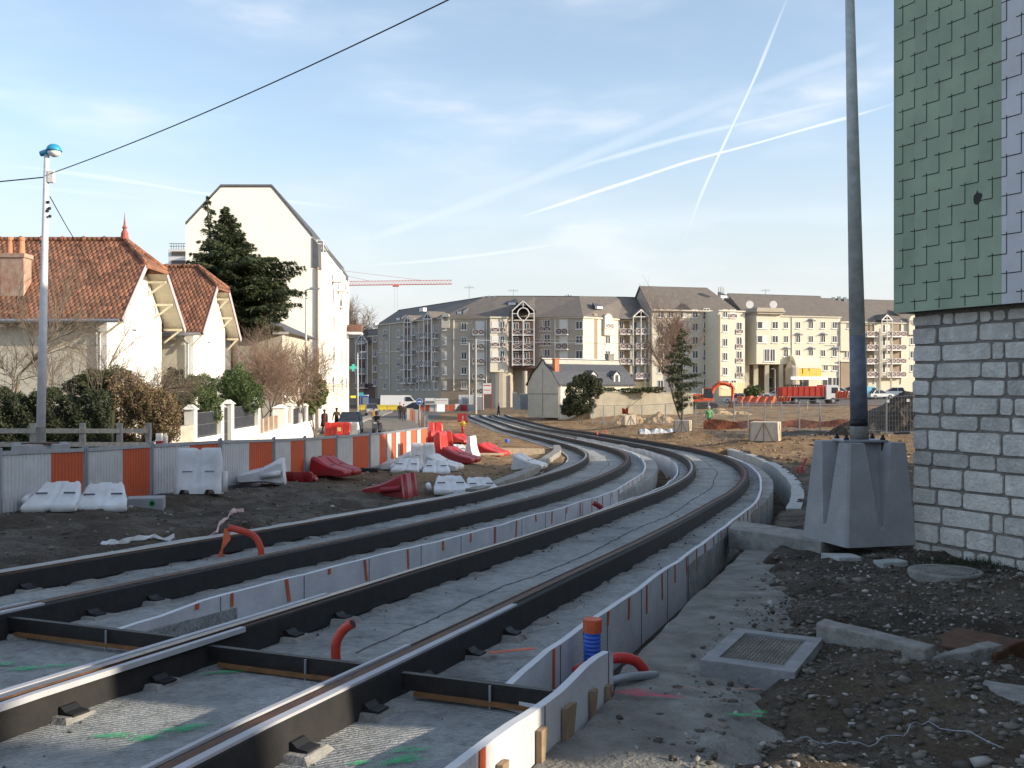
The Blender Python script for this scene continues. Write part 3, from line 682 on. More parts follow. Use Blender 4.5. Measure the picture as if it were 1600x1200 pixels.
def cable(label,a,b,sag,r=.011,n=28,name='overhead_cable'):
    a=Vector(a);b=Vector(b); pts=[a+(b-a)*(i/n)-Vector((0,0,sag*4*(i/n)*(1-i/n))) for i in range(n+1)]
    mb=MB(); mb.tube(pts,r,6); o=mb.build(name,M['black'],smooth=True); tag(o,label,'cable',group='overhead cables'); return o
cable('twisted cable rising from the white pole across the sky to the top of the photo',(-8.87,19,5.78),wp(11.0,.3,8.5),.55,.009)
cable('short cable leaving the white pole to the left edge of the photo',(-8.98,19,5.72),(-19,19.5,5.3),.12,.012)
cable('thin service cable sloping from the white pole down to the tiled house',(-8.85,19,5.35),(-14.2,36,4.9),.25,.010)
# ================================================================ tie bars between the rails
def tie_bar(label,s,oa,ob,label2=None):
    a=Vector(tp(s,oa,0));b=Vector(tp(s-.02,ob,0)); t=thing('tie_bar',label,'steel bar',tuple(a),group='steel tie bars across the tracks'); d=(b-a); dn=d.normalized(); lat=Vector((-dn.y,dn.x,0))
    c=d/2
    mb=MB(); mb.obox(c+Vector((0,0,-.09)),dn*d.length/2,lat*.022,Vector((0,0,.05))); mb.build('web',M['black_steel'],t)
    mb=MB(); mb.obox(c+Vector((0,0,-.152)),dn*(d.length/2-.1),lat*.05,Vector((0,0,.012))); mb.build('foot_flange',mat('bar_rust',(.20,.09,.03),.7,.3,9,.2,60),t)
    f=.62; q=d*f-lat*.04; mb=MB(); mb.tube([q+Vector((0,0,-.21)),q+Vector((0,0,-.045))],.008,8); mb.build('levelling_bolt',M['galv'],t)
tie_bar('black steel tie bar between the second and third rails, at the left edge',1.75,-.86,.72)
tie_bar('black steel tie bar between the third rail and the rightmost rail',1.6,1.10,2.36)
tie_bar('black steel tie bar running from the rightmost rail to the low foam board',1.5,2.6,3.56)
# ================================================================ conduits
def pipe(name,label,pts,r,m,n=14,rib=False,cat='pipe',cap=None,capm=None):
    t=thing(name,label,cat,tuple(pts[0])); b=Vector(pts[0]); P=[Vector(p)-b for p in pts]
    # smooth resample
    Q=[]
    for i in range(len(P)-1):
        p0=P[max(i-1,0)];p1=P[i];p2=P[i+1];p3=P[min(i+2,len(P)-1)]
        for k in range(8):
            f=k/8; Q.append(.5*((2*p1)+(p2-p0)*f+(2*p0-5*p1+4*p2-p3)*f*f+(3*p1-p0-3*p2+p3)*f**3))
    Q.append(P[-1])
    if rib:
        L=sum((Q[i+1]-Q[i]).length for i in range(len(Q)-1)); k=int(L/rib)*2; acc=0; res=[];cum=[0]
        for i in range(len(Q)-1): cum.append(cum[-1]+(Q[i+1]-Q[i]).length)
        for j in range(k*2+1):
            d=L*j/(k*2); i=max(0,min(len(Q)-2,int(np.searchsorted(cum,d))-1)); f=(d-cum[i])/max(1e-6,cum[i+1]-cum[i]); res.append(Q[i]+(Q[i+1]-Q[i])*f)
        Q=res; rs=[r*(1.0 if (j//2)%2 else .9) for j in range(len(Q))]
    else: rs=[r]*len(Q)
    mb=MB(); mb.tube(Q,rs,n,cap=True); mb.build('tube',m,t,smooth=True)
    e=Q[-1]; d=(Q[-1]-Q[-2]).normalized(); mb=MB(); mb.tube([e-d*.01,e+d*.002],r*.78,n); mb.build('dark_opening',M['black'],t)
    if cap: 
        mb=MB(); mb.tube([Q[-1]-d*cap,Q[-1]+d*.004],r*1.07,n); mb.build('tape_wrap',capm,t)
    return t
P0=Vector(tp(2.0,1.84,-.2)); 
pipe('conduit','red conduit standing bent over to the right between the third and fourth rails',[P0+Vector((0,0,-.05)),P0+Vector((-.01,0,.14)),P0+Vector((.035,.0,.24)),P0+Vector((.11,-.03,.30))],.033,mat('conduit_red',(.50,.045,.02),.5,.2,6,.1,30))
P1=Vector(tp(6.35,-1.80,-.2)); 
pipe('conduit','arched orange-red conduit between the two left rails with torn orange tape',[P1+Vector((0,0,-.05)),P1+Vector((-.0,0,.10)),P1+Vector((-.1,-.0,.26)),P1+Vector((-.38,-.06,.36))],.04,M.setdefault('conduit_red2',mat('conduit_red2',(.55,.06,.03),.5,.2,6,.1,30)))
def tape():
    e=P1+Vector((-.4,-.06,.34)); pts=[e,e+Vector((.01,-.02,-.12)),e+Vector((-.04,-.05,-.24)),e+Vector((-.06,-.1,-.38)),e+Vector((-.14,-.2,-.48)),e+Vector((-.25,-.2,-.5))]
    mb=MB(); rows=[]
    for i,p in enumerate(pts): w=[.03,.05,.015,.05,.06,.02][i]; rows.append([p+Vector((-w,.01,0)),p+Vector((w,-.01,.0))])
    mb.grid(rows); rows2=[[q+Vector((0,.01,.004)) for q in r] for r in rows]; mb.grid(rows2,flip=True); o=mb.build('marking_tape',M['orange_tape']); tag(o,'torn orange tape hanging from the arched conduit','tape')
tape()
B0=at(925,1100,7.15); pipe('conduit','upright ribbed blue conduit wrapped with orange tape at its top, in the trench',[B0,B0+Vector((0,0,.3)),B0+Vector((.003,0,.61))],.064,M['blue_plastic'],rib=.028,cap=.09,capm=M['orange_tape'])
R0=at(950,1034,6.85); pipe('conduit','ribbed red conduit lying in the trench beside the blue one',[R0+Vector((-.22,.12,-.10)),R0+Vector((-.06,.02,-.01)),R0+Vector((.08,.03,.02)),R0+Vector((.2,.09,-.02)),R0+Vector((.27,.13,-.10))],.038,M['red_plastic'],rib=.02)
R1=at(962,1062,6.75); pipe('conduit','grey smooth conduit under the ribbed red one',[R1+Vector((-.05,-.05,0)),R1+Vector((.1,.0,.02)),R1+Vector((.3,.2,-.03))],.03,M['galv'])
Q0=Vector(tp(14.6,.42,-.75)); pipe('conduit','red conduit end poking out against the long foam board',[Q0,Q0+Vector((.03,0,.38)),Q0+Vector((-.05,-.03,.58)),Q0+Vector((-.2,-.05,.68))],.05,M['dark_red'])
def spiral_tape():
    mb=MB(); a=Vector(tp(2.5,2.75,-.13)); mb.bar(a,a+Vector((.32,.12,.0)),.05,.004); o=mb.build('marking_tape',M['orange_tape']); tag(o,'strip of orange tape lying on a concrete pad near the foam board corner','tape')
    mb=MB(); a=Vector(tp(1.55,3.12,-.1)); mb.obox(a,(.03,0,0),(0,.03,0),(0,0,.02)); o=mb.build('marking_tape',M['red_plastic']); tag(o,'scrap of red tape on the corner of the foam offcut','tape')
spiral_tape()
# ================================================================ paint splashes
def spray_mat(nm,c):
    m=mat(nm,c,.85,.2,12); N=m.node_tree.nodes;L=m.node_tree.links;p=N['Principled BSDF'];at_=N.new('ShaderNodeAttribute');at_.attribute_name='fall';g=N.new('ShaderNodeNewGeometry')
    n=N.new('ShaderNodeTexNoise');n.inputs['Scale'].default_value=38;n.inputs['Detail'].default_value=9;n.inputs['Roughness'].default_value=.75;L.new(g.outputs['Position'],n.inputs['Vector'])
    a=N.new('ShaderNodeMath');a.operation='ADD';L.new(n.outputs[0],a.inputs[0]);L.new(at_.outputs['Fac'],a.inputs[1]); r=N.new('ShaderNodeMapRange');r.inputs[1].default_value=.72;r.inputs[2].default_value=.98;L.new(a.outputs[0],r.inputs[0]);L.new(r.outputs[0],p.inputs['Alpha']); return m
M['green_paint_spray']=spray_mat('spray_green',(.03,.42,.15)); 
def splash(name,label,c,spread,n,m,seed,dz=.004,elong=(1,1),ang=0,zf=None):
    R=random.Random(seed); ca,sa=math.cos(ang),math.sin(ang); W=spread*elong[0]*2.6;H=spread*elong[1]*1.5; N_=34; vs=[];fa=[]
    strokes=[(R.uniform(-.6,.6),R.uniform(-.5,.5),R.uniform(.2,.45),R.uniform(.2,.42),R.uniform(-.6,.6)) for _ in range(5)]
    for j in range(N_):
        for i in range(N_):
            u=-1+2*i/(N_-1);v=-1+2*j/(N_-1); x=u*W;y=v*H; f=0
            for (a,b,w,h,t) in strokes: f=max(f,math.exp(-(((u-a)+(v-b)*t)/w)**2-((v-b)/h)**2))
            f*=max(0,1-max(abs(u),abs(v))**4); px=c[0]+x*ca-y*sa;py=c[1]+x*sa+y*ca; vs.append((px,py,(zf(px,py) if zf else c[2])+dz)); fa.append(f*.40)
    mb=MB(); mb.add(vs,[(j*N_+i,j*N_+i+1,(j+1)*N_+i+1,(j+1)*N_+i) for j in range(N_-1) for i in range(N_-1)]); mm=M['green_paint_spray'] if m is M['green_paint'] else m
    o=mb.build(name,mm); q=o.data.attributes.new('fall','FLOAT','POINT'); q.data.foreach_set('value',fa); tag(o,label,'paint mark'); return o
def slab_top(x,y):
    s,o,t=trk([x],[y]); s,o,t=float(s[0]),float(o[0]),float(t[0]); n=float(fbm(np.array([x*1.3]),np.array([y*1.3]),3,31)[0])*.025
    return t-.19+max(n,-.02)+.004
def slabz(s,o): return tp(s,o,-.19+.014)
for i,(s,o,sp,n,lab) in enumerate([(1.05,-.1,.17,260,'green spray marks on the slab, left of the third rail'),(.35,1.75,.15,300,'green spray marks between the third and fourth rails'),(.5,3.05,.14,240,'green spray marks between the rightmost rail and the foam board'),(1.5,1.35,.09,160,'green spray mark at the foot of the middle tie bar'),(1.6,2.95,.07,120,'green spray mark behind the right tie bar')]):
    c=slabz(s,o); splash('paint_mark',lab,(c[0],c[1],c[2]+.012),sp,n,M['green_paint'],40+i,elong=(1.3,.9),ang=.5,zf=lambda x,y:slab_top(x,y)+.003)
# ================================================================ ground clutter in the foreground
gzf=lambda x,y: float(tzt(np.array([x]),np.array([y]))[0])
c=tp(2.35,3.95,-.27)
APZ=c[2]
splash('paint_mark','pink-red spray writing on the apron beside the blue conduit',(c[0],c[1],APZ+.012),.12,420,spray_mat('spray_pink',(.62,.05,.10)),61,elong=(1.4,.9),ang=-.2,dz=.006)
splash('paint_mark','pale orange spray line on the apron right of the pink marks',(c[0]+.45,c[1]+.15,APZ+.012),.1,160,spray_mat('spray_orange',(.5,.2,.12)),62,elong=(1.6,.5),dz=.006)
splash('paint_mark','faint green spray mark at the right end of the apron',(c[0]+.5,c[1]-.35,APZ+.012),.09,140,M['green_paint'],63,dz=.006)
def crown_noise(p,a,sc,seed=0): return a*float(vnoise(np.array([p[0]*sc+p[2]*3]),np.array([p[1]*sc]),seed)[0])
defm('frame_grey',(.26,.26,.26),.92,.25,5,.4,35)
def inspection_cover():
    # concrete frame with a chequered metal lid, tilted slightly
    pts=[Vector(tp(s,o,-.17)) for s,o in ((3.05,4.2),(2.95,4.84),(4.0,4.80),(4.02,4.16))]
    c=sum(pts,Vector())/4; c.z=APZ+.02; t=thing('drain_frame','square concrete frame with a rusty chequered lid lying beside the trench','drain cover',tuple(c),rz=math.atan2(pts[1].y-pts[0].y,pts[1].x-pts[0].x)+.02)
    w,d=.33,.46
    mb=MB(); h=.055
    for (x0,x1,y0,y1) in ((-w,w,-d,-d+.1),(-w,w,d-.1,d),(-w,-w+.1,-d+.1,d-.1),(w-.1,w,-d+.1,d-.1)): mb.box(x0,x1,y0,y1,-.12,h)
    mb.build('concrete_frame',M['frame_grey'],t)
    mb=MB(); mb.box(-w+.1,w-.1,-d+.1,d-.1,0,h-.02); mb.build('lid',mat('lid_rust',(.13,.095,.06),.7,.4,6,.3,50),t)
    mb=MB(); n=17
    for i in range(n):
        for j in range(22):
            x=-w+.115+(2*w-.23)*i/(n-1); y=-d+.115+(2*d-.23)*j/21; a=.5 if (i+j)%2 else -.5; u=Vector((math.cos(a+.78),math.sin(a+.78),0))*.012; v=Vector((-u.y,u.x,0))*.3
            mb.obox((x,y,h-.017),u,v,Vector((0,0,.004)))
    mb.build('lid_tread',M['old_concrete'],t)
    mb=MB()
    for (x0,x1,y0,y1) in ((-w+.095,w-.095,-d+.095,-d+.105),(-w+.095,w-.095,d-.105,d-.095)): mb.box(x0,x1,y0,y1,h-.03,h+.004)
    mb.build('lid_rim',M['galv'],t)
    t.rotation_euler[0]=.03
inspection_cover()
def slabpiece(name,label,pts,z0,z1,m='old_concrete',cat='concrete slab',tilt=None):
    mb=MB(); R=random.Random(len(label)); P=[]
    for i in range(len(pts)):
        a=Vector((*pts[i],0));b=Vector((*pts[(i+1)%len(pts)],0)); k=max(1,int((b-a).length/.12))
        for j in range(k): p=a.lerp(b,j/k); P.append((p.x+R.uniform(-.015,.015),p.y+R.uniform(-.015,.015)))
    zt=z1 if isinstance(z1,(list,tuple)) else None
    mb.prism(P,'z',z0,z1); o=mb.build(name,M[m],bevel=.012); tag(o,label,cat); return o
def P2(s,o): p=tp(s,o); return (p[0],p[1])
slabpiece('kerb_stone','long broken kerb stone slanting right from the drain frame',[(2.36,7.72),(2.48,7.86),(3.02,7.05),(2.90,6.93)],-.45,-.13)
slabpiece('kerb_stone','short kerb piece edging the buried square frame',[(2.93,6.93),(3.02,7.05),(3.55,7.4),(3.6,7.28)],-.42,-.19)
slabpiece('concrete_fragment','flat broken concrete strip running off the right edge of the photo',[(2.72,6.2),(2.6,6.5),(3.0,6.62),(3.9,6.0),(3.7,5.75)],-.45,-.225)
slabpiece('buried_frame','rusty square manhole frame half buried behind the kerb stones',[(3.1,7.55),(3.6,8.0),(3.95,7.6),(3.5,7.2)],-.4,-.235,'rust','manhole frame')
slabpiece('concrete_beam','rough concrete beam bridging from the track slab to the weight block',[P2(11.6,3.25),P2(10.7,3.25),P2(9.8,4.6),P2(10.4,5.0)],-.65,-.36)
slabpiece('concrete_fragment','small flat concrete fragment at the foot of the weight block',[(4.0,12.1),(4.3,12.2),(4.25,12.45),(3.9,12.5)],-.6,-.385,'concrete')
slabpiece('concrete_fragment','pale concrete chip lying in front of the weight block',[(4.4,11.75),(4.75,11.9),(4.7,12.1),(4.35,12.0)],-.6,-.385,'concrete')
def manhole():
    c=gd(1477,11.2); t=thing('manhole_cover','round flat manhole cover sunk in the soil below the stone wall','manhole cover',(c.x,c.y,gzf(c.x,c.y)+.02))
    mb=MB(); mb.lathe([(.40,-.1),(.40,0),(.39,.015),(.01,.015)],(0,0,0),28); mb.build('ring',M['old_concrete'],t)
    mb=MB()
    for i in range(-6,7):
        for j in range(-6,7):
            if i*i+j*j<38: mb.box(i*.052-.016,i*.052+.016,j*.052-.016,j*.052+.016,.0155,.024)
    mb.build('tread',M['old_concrete'],t)
manhole()
def wire(label,pts,r,m,name='wire'):
    mb=MB(); Q=[]
    for i in range(len(pts)-1):
        a=pts[i];b=pts[i+1]
        for k in range(6): x=a[0]+(b[0]-a[0])*k/6;y=a[1]+(b[1]-a[1])*k/6; y+=.03*math.sin(k+i*2); Q.append((x,y,gzf(x,y)+.03+.015*math.sin(k*1.7+i)))
    mb.tube(Q,r,5); o=mb.build(name,m,smooth=True); tag(o,label,'wire')
a,b,c_,d=[gd(*q) for q in ((1250,5.55),(1400,5.5),(1450,5.65),(1590,5.15))]
wire('thin pale wire curling over the rubble in the bottom right corner',[(a.x,a.y),((a.x+b.x)/2,b.y-.05),(b.x,b.y),(c_.x,c_.y),(d.x,d.y)],.004,M['galv'])
def rocks(name,label,n,region,size,m,seed,ok=None,kind='stuff',flat=.6):
    R=np.random.default_rng(seed); ico=[]; 
    bm=bmesh.new(); bmesh.ops.create_icosphere(bm,subdivisions=1,radius=1); base=np.array([v.co[:] for v in bm.verts]); fc=np.array([[v.index for v in f.verts] for f in bm.faces]); bm.free()
    x=R.uniform(region[0],region[1],n); y=region[2]+(region[3]-region[2])*R.random(n)**1.3
    if ok is not None:
        k=ok(x,y); x=x[k];y=y[k]
    n=len(x); z=tzt(x,y); s_,o_,t_=trk(x,y); z=np.where((s_<13)&(s_>-9)&(o_>3.62)&(o_<4.5),np.maximum(z,t_-.285),z); r=size[0]+(size[1]-size[0])*R.random(n)**4
    V=base[None]*(1+R.uniform(-.5,.4,(n,len(base),1)))*r[:,None,None]*R.uniform(.6,1.3,(n,1,3)); V[:,:,2]*=flat
    a=R.uniform(0,6.28,n);ca=np.cos(a)[:,None];sa=np.sin(a)[:,None]; X=V[:,:,0]*ca-V[:,:,1]*sa;Y=V[:,:,0]*sa+V[:,:,1]*ca
    V=np.stack([X+x[:,None],Y+y[:,None],V[:,:,2]+z[:,None]+r[:,None]*.15],2).reshape(-1,3)
    Fc=(fc[None]+np.arange(n)[:,None,None]*len(base)).reshape(-1,3)
    me=bpy.data.meshes.new(name); me.vertices.add(len(V)); me.vertices.foreach_set('co',V.ravel()); me.loops.add(Fc.size); me.polygons.add(len(Fc)); me.polygons.foreach_set('loop_start',np.arange(len(Fc))*3); me.polygons.foreach_set('loop_total',np.full(len(Fc),3)); me.loops.foreach_set('vertex_index',Fc.ravel()); me.update()
    mm=m if isinstance(m,list) else [m]
    for q in mm: me.materials.append(q)
    if len(mm)>1: me.polygons.foreach_set('material_index',np.repeat(R.choice(len(mm),n,p=[.58,.34,.08][:len(mm)]),len(fc)))
    o=bpy.data.objects.new(name,me); COL.objects.link(o); tag(o,label,'gravel',kind=kind)
defm('stone_dark',(.085,.072,.058),.9,.35,7); defm('stone_mid',(.17,.15,.125),.9,.3,7); defm('stone_pale',(.36,.34,.31),.85,.25,7)
SM=[M['stone_dark'],M['stone_mid'],M['stone_pale']]
def notslab(x,y):
    s,o,t=trk(x,y); dens=fbm(x*.8,y*.8,3,91)>-.35
    return ((o>4.5)|((o>3.75)&dens&(vnoise(x*41,y*37,3)+(o-4.3)*.9>.0))|(o<-3.35))
def notbuild(x,y):
    r=(x-WC.x)*(-Wn.x)*-1+(y-WC.y)*(-Wn.y)*-1
    return ((x-WC.x)*Wn.x+(y-WC.y)*Wn.y)>-.0
rocks('gravel','loose stones and rubble scattered on the right foreground soil',46000,(-.2,8.0,3.2,13),(.004,.034),SM,1,lambda x,y:notslab(x,y)&notbuild(x,y))
rocks('gravel','loose stones on the soil strip between the barrier fence and the tracks',13000,(-9,3,7,36),(.008,.05),SM,2,notslab)
rocks('gravel','broken chips and coarse rubble lumps over the right foreground',1500,(.9,8.0,3.4,13),(.02,.085),SM,7,lambda x,y:notslab(x,y)&notbuild(x,y)&(fbm(x*.9,y*.9,2,17)>.02),flat=.45)
rocks('gravel','clods and stones strewn over the sunlit field beyond the bend',6000,(6,30,26,75),(.02,.13),[mat('clod',(.13,.085,.05),.95,.4,6),mat('clod2',(.25,.17,.1),.95,.4,6),mat('clod3',(.36,.30,.22),.9,.3,6)],3,notslab)
def slabdirt(x,y):
    s,o,t=trk(x,y); e=np.full(len(x),9.)
    for rr in (relA,relB,relC,relD):
        e=np.minimum(e,np.abs(o-np.array([rr(q) for q in s])))
    return (s<22)&(o<3.1)&(o>-3)&((o<-.2)|(o>.8))&(e>.13)&(e<.36+.25*(vnoise(x*2,y*2,5)>.2))
def slab_debris():
    R=np.random.default_rng(5); x=R.uniform(-8,4,9000);y=R.uniform(4.2,26,9000); k=slabdirt(x,y); x=x[k];y=y[k]; s,o,t=trk(x,y)
    mb=MB(); 
    for i in range(len(x)):
        r=.006+.02*R.random()**3; z=t[i]-.2+.0; q=R.uniform(0,3); mb.add([(x[i]+r*math.cos(q),y[i]+r*math.sin(q),z),(x[i]-r*math.sin(q),y[i]+r*math.cos(q),z),(x[i]-r*math.cos(q),y[i]-r*math.sin(q),z),(x[i]+r*math.sin(q),y[i]-r*math.cos(q),z),(x[i],y[i],z+r*1.1)],[(0,1,4),(1,2,4),(2,3,4),(3,0,4)])
    o=mb.build('slab_debris',M['stone_dark']); tag(o,'small dark crumbs lying on the slabs along the rails','debris',kind='stuff')
slab_debris()
def tuft(label,c,n,h,seed,spread=.25,m=None):
    R=random.Random(seed); mb=MB()
    for i in range(n):
        x=c[0]+R.gauss(0,spread);y=c[1]+R.gauss(0,spread*.4);z=gzf(x,y)-.01;a=R.uniform(0,6.28);hh=h*R.uniform(.5,1.2);w=.004
        dx,dy=math.cos(a)*hh*.5,math.sin(a)*hh*.5; mb.add([(x-w,y,z),(x+w,y,z),(x+dx,y+dy,z+hh)],[(0,1,2)])
    o=mb.build('grass',m or mat('grass',(.03,.045,.018),.8,.3,8)); tag(o,label,'grass',kind='stuff')
tuft('dark grass growing along the foot of the stone wall',(5.45,11.9),900,.09,1,.38)
# ================================================================ barrier fence (corrugated panels)
def corr_panel(label,a,b,za,zb_,H,frac,group,h_bot=.12,dup=None,waves=24,orange_first=False):
    a=Vector(a);b=Vector(b); c=a; t=thing('barrier_panel',label,'barrier panel',(a.x,a.y,za-H),group=group); inv=Vector(t.location)
    d=Vector((b.x-a.x,b.y-a.y,0)); L=d.length; dn=d/L; n=Vector((dn.y,-dn.x,0))
    def P(f,h,o=0): return Vector((a.x,a.y,0))+dn*(L*f)+n*o+Vector((0,0,za+(zb_-za)*f-H+h))-inv
    g=.03/L
    mb=MB()
    mb.bar(P(0,0),P(0,H+.05),.05,.05,up=(0,1,0)); mb.build('post',M['galv'],t)
    mb=MB(); mb.bar(P(1,0),P(1,H+.03),.05,.05,up=(0,1,0)); mb.build('post',M['galv'],t)
    mb=MB(); mb.bar(P(g,H-.03),P(1-g,H-.03),.045,.06); mb.build('top_rail',M['galv'],t)
    mb=MB(); mb.bar(P(g,h_bot-.05),P(1-g,h_bot-.05),.03,.10); mb.build('bottom_rail',M['galv'],t)
    def sheet(name,f0,f1,m):
        k=max(8,int(waves*(f1-f0))*6); mb=MB(); rows=[]
        for j in range(2):
            row=[]
            for i in range(k+1):
                f=f0+(f1-f0)*i/k; o=.011*math.sin(f*waves*2*math.pi); row.append(P(f,h_bot if j==0 else H-.06,o))
            rows.append(row)
        mb.grid(rows); mb.build(name,m,t,smooth=True)
    if orange_first: sheet('orange_sheet',g*1.5,frac,M['fence_orange']); sheet('white_sheet',frac,1-g*1.5,M['fence_white'])
    else: sheet('white_sheet',g*1.5,frac,M['fence_white']); sheet('orange_sheet',frac,1-g*1.5,M['fence_orange'])
    q=P(1,-.03); mb=MB(); mb.obox(q,dn*.09,n*.38,Vector((0,0,.06))); mb.build('rubber_foot',M['black'],t)
    return t
us=[0,135,238,345,428.5,476.5,526,578,604,617.5,634,651,668]; vt=[705,700,694,688,686,684,681,677,675,673,671,669,667]; fr=[.58,.54,.54,.52,.52,.51,.48,.56,.52,.45,.45,.35]
ds=[15.0]
for i in range(1,len(us)):
    ka=(us[i-1]-800)/F;kb=(us[i]-800)/F; best=min(np.arange(.02,6,.01),key=lambda e:abs(math.hypot(kb*(ds[-1]+e)-ka*ds[-1],e)-(1.95 if i<9 else 1.9))); ds.append(ds[-1]+float(best))
desc=['leftmost panel of the barrier fence, cut by the photo edge, behind the double white barrier','barrier panel second from the left, its orange half right of the lying white barriers','barrier panel partly hidden by the white barrier leaning on it','barrier panel directly right of the leaning white barrier','fifth barrier panel from the left, behind the black foot block','sixth barrier panel from the left, just below the rubble pile by the street','seventh barrier panel from the left, below the red street barriers','eighth barrier panel from the left, below the scooter rider','narrow-looking ninth barrier panel from the left','tenth barrier panel from the left, partly sunlit','eleventh barrier panel, third from the far end of the fence','twelfth barrier panel, last but one before the striped end']
FENCE_GROUP='grey framed white and orange barrier panels'
print('fence d',[round(x,1) for x in ds])
for i in range(len(us)-1):
    a=at(us[i],vt[i],ds[i]);b=at(us[i+1],vt[i+1],ds[i+1]); b2=a.lerp(b,.975); corr_panel(desc[i],(a.x,a.y),(b2.x,b2.y),a.z,b2.z,1.07,fr[i],FENCE_GROUP)
a=at(0,705,15.0); corr_panel('barrier panel outside the left edge, joined to the leftmost visible one',(a.x-1.7,a.y-1.0),(a.x-.04,a.y-.03),a.z,a.z,1.07,.55,FENCE_GROUP)
# ================================================================ plastic barriers
def _barrier_meshes(taper=0,bw=1.):
    L,H=.80,.82; nx,nz=26,12
    def w(z): return float(np.interp(z,[0,.10,.17,.30,.45,.65,.78,.82],[.235,.235,.20,.15,.112,.09,.08,.055]))
    mb=MB(); loops=[]
    for i in range(nx+1):
        x=-L/2+L*i/nx; g=math.exp(-(x/.045)**2); g2=math.exp(-((abs(x)-L/2)/.03)**2)
        zt=H-.045*g; notch=.075 if .13<abs(x)<.29 else 0.; row=[]
        for side in (-1,1):
            zs=[notch+(zt-notch)*k/nz for k in range(nz+1)]
            if side==1: zs=zs[::-1]
            for z in zs:
                ww=w(z)*(1-.34*g*min(1,max(0,(z-.05)*5)))*(1-.25*g2); 
                if .25<z<.6 and .08<abs(x)<.30: ww-=.012
                row.append((x*(1-.10*max(0,z-.55)/.27)*(1-taper*(1-z/H)),side*ww*bw,z))
        row.append(row[0]); loops.append(row)
    mb.grid(loops); n=len(loops[0])-1
    mb.add(loops[0][:-1],[tuple(range(n))]); mb.add(loops[-1][:-1],[tuple(range(n))[::-1]])
    tb=MB(); tb.tube([(L/2+.035,0,.03),(L/2+.035,0,.4)],.055,12)
    hb=MB(); hb.tube([(L/2+.035,0,.026),(L/2+.035,0,.0299)],.036,12); 
    pb=MB(); 
    for s in (-1,1):
        for cx in (-.19,.19): pb.box(cx-.08,cx+.08,s*.118-.012,s*.118+.012,.395,.405)
    return mb,tb,hb,pb
_bm=_barrier_meshes(); _bmB=_barrier_meshes(.36,.80); _bcache={}
def barrier(color,label,c,len_dir,h_dir,scale=1.,lift=0,var=''):
    """c: contact point; len_dir, h_dir world directions"""
    m=M[{'white':'white_plastic','red':'red_plastic','dark':'dark_red'}[color]]
    l=Vector(len_dir).normalized(); h=Vector(h_dir); h=(h-l*h.dot(l)).normalized(); y=h.cross(l)
    t=thing('plastic_barrier',label,'plastic barrier',(c[0],c[1],c[2]+lift),group='hollow plastic traffic barriers')
    t.rotation_euler=Matrix((l,y,h)).transposed().to_euler(); t.scale=(scale,)*3
    key=color+var
    if key not in _bcache:
        parts=[]
        for mb,nm,mm in zip(_bmB if var else _bm,('body','hinge_tube','tube_opening','moulded_line'),(m,m,M['black'],M['dark_grey'])):
            o=mb.build(nm,mm,t,smooth=(nm in('body','hinge_tube')))
            if nm=='body': 
                o.data.polygons.foreach_set('use_smooth',[len(p.vertices)==4 for p in o.data.polygons])
            parts.append(o)
        _bcache[key]=parts
    else:
        for p in _bcache[key]: q=p.copy(); COL.objects.link(q); q.parent=t
    return t
X,Y,Z=Vector((1,0,0)),Vector((0,1,0)),Vector((0,0,1))
def G(u,d,up=0): p=gd(u,d); p.z=gzf(p.x,p.y)+up; return p
def dirv(deg,el=0): a=math.radians(deg);e=math.radians(el); return Vector((math.cos(a)*math.cos(e),math.sin(a)*math.cos(e),math.sin(e)))
def lying_face(color,label,u,d,ang=0,tilt=-12,sc=1): # flat on one face, base towards the viewer
    return barrier(color,label,G(u,d+.45,.19*sc),dirv(ang+180),dirv(ang-90,tilt),sc*1.06,var='B')
lying_face('white','white plastic barrier lying flat at the far left, left half of a hooked pair',99,15.3,10,-10)
lying_face('white','white plastic barrier lying flat at the far left, right half of a hooked pair',166,15.7,16,-10)
barrier('white','white plastic barrier standing upright against a fence panel',G(311,18.7,.0),dirv(8),dirv(98,84),1.06)
def lying_side(color,label,u,d,hang,sc=1,el=-8,up=.22): # length axis away from viewer, height axis across
    return barrier(color,label,G(u,d,up*sc),dirv(hang+90),dirv(hang,el),sc)
lying_side('white','white barrier on its side with its grey base facing right, at the fourth panel',445,21.3,188,1.15)
barrier('dark','dark red barrier squashed flat under the white one, only its edge showing',G(465,21.6,.04),dirv(0),dirv(90,0),.8)
lying_side('dark','dark red barrier lying with its base to the left, near the fifth panel',500,24.6,-22,1.15)
lying_side('dark','dark red plastic barrier lying with its base to the right beside the track',640,21.6,165,1.15)
lying_side('white','white barrier lying pointed end left, behind the white hooked pair in mid distance',645,29.8,186,1.2)
lying_face('white','white barrier of the mid-distance hooked pair, left half with pipe hole showing',640,27.6,-4,-8,1.0)
lying_face('white','white barrier of the mid-distance hooked pair, right half',682,27.7,4,-8,1.0)
lying_side('white','white barrier lying pointed end right, behind the mid-distance pair',672,29.6,-14,1.15)
barrier('white','grey-white barrier standing by the last fence panel, above the hooked pair',G(661,30.9,0),dirv(10),dirv(100,84),.95)
lying_face('white','large white barrier beside the left ledge, left half of the pair nearest the track',702,22.3,8,-6,1.05)
lying_face('white','large white barrier lying beside the left ledge, right half touching the rail haunch',747,22.8,12,-6,.98)
lying_side('white','white barrier lying alone on dark soil near the edge beam, pointing right',806,31.5,-16,1.15)
def end_on(color,label,u,d,sc=1,a=84,lean=90): return barrier(color,label,G(u,d,0),dirv(a),dirv(a+90,lean),sc)
end_on('red','bright red barrier standing end-on like a bell, nearest of the red ones',689,32.5,1.25,80)
lying_side('dark','dark red barrier lying and pointing right at the foot of the standing red one',698,32.2,-18,1.25)
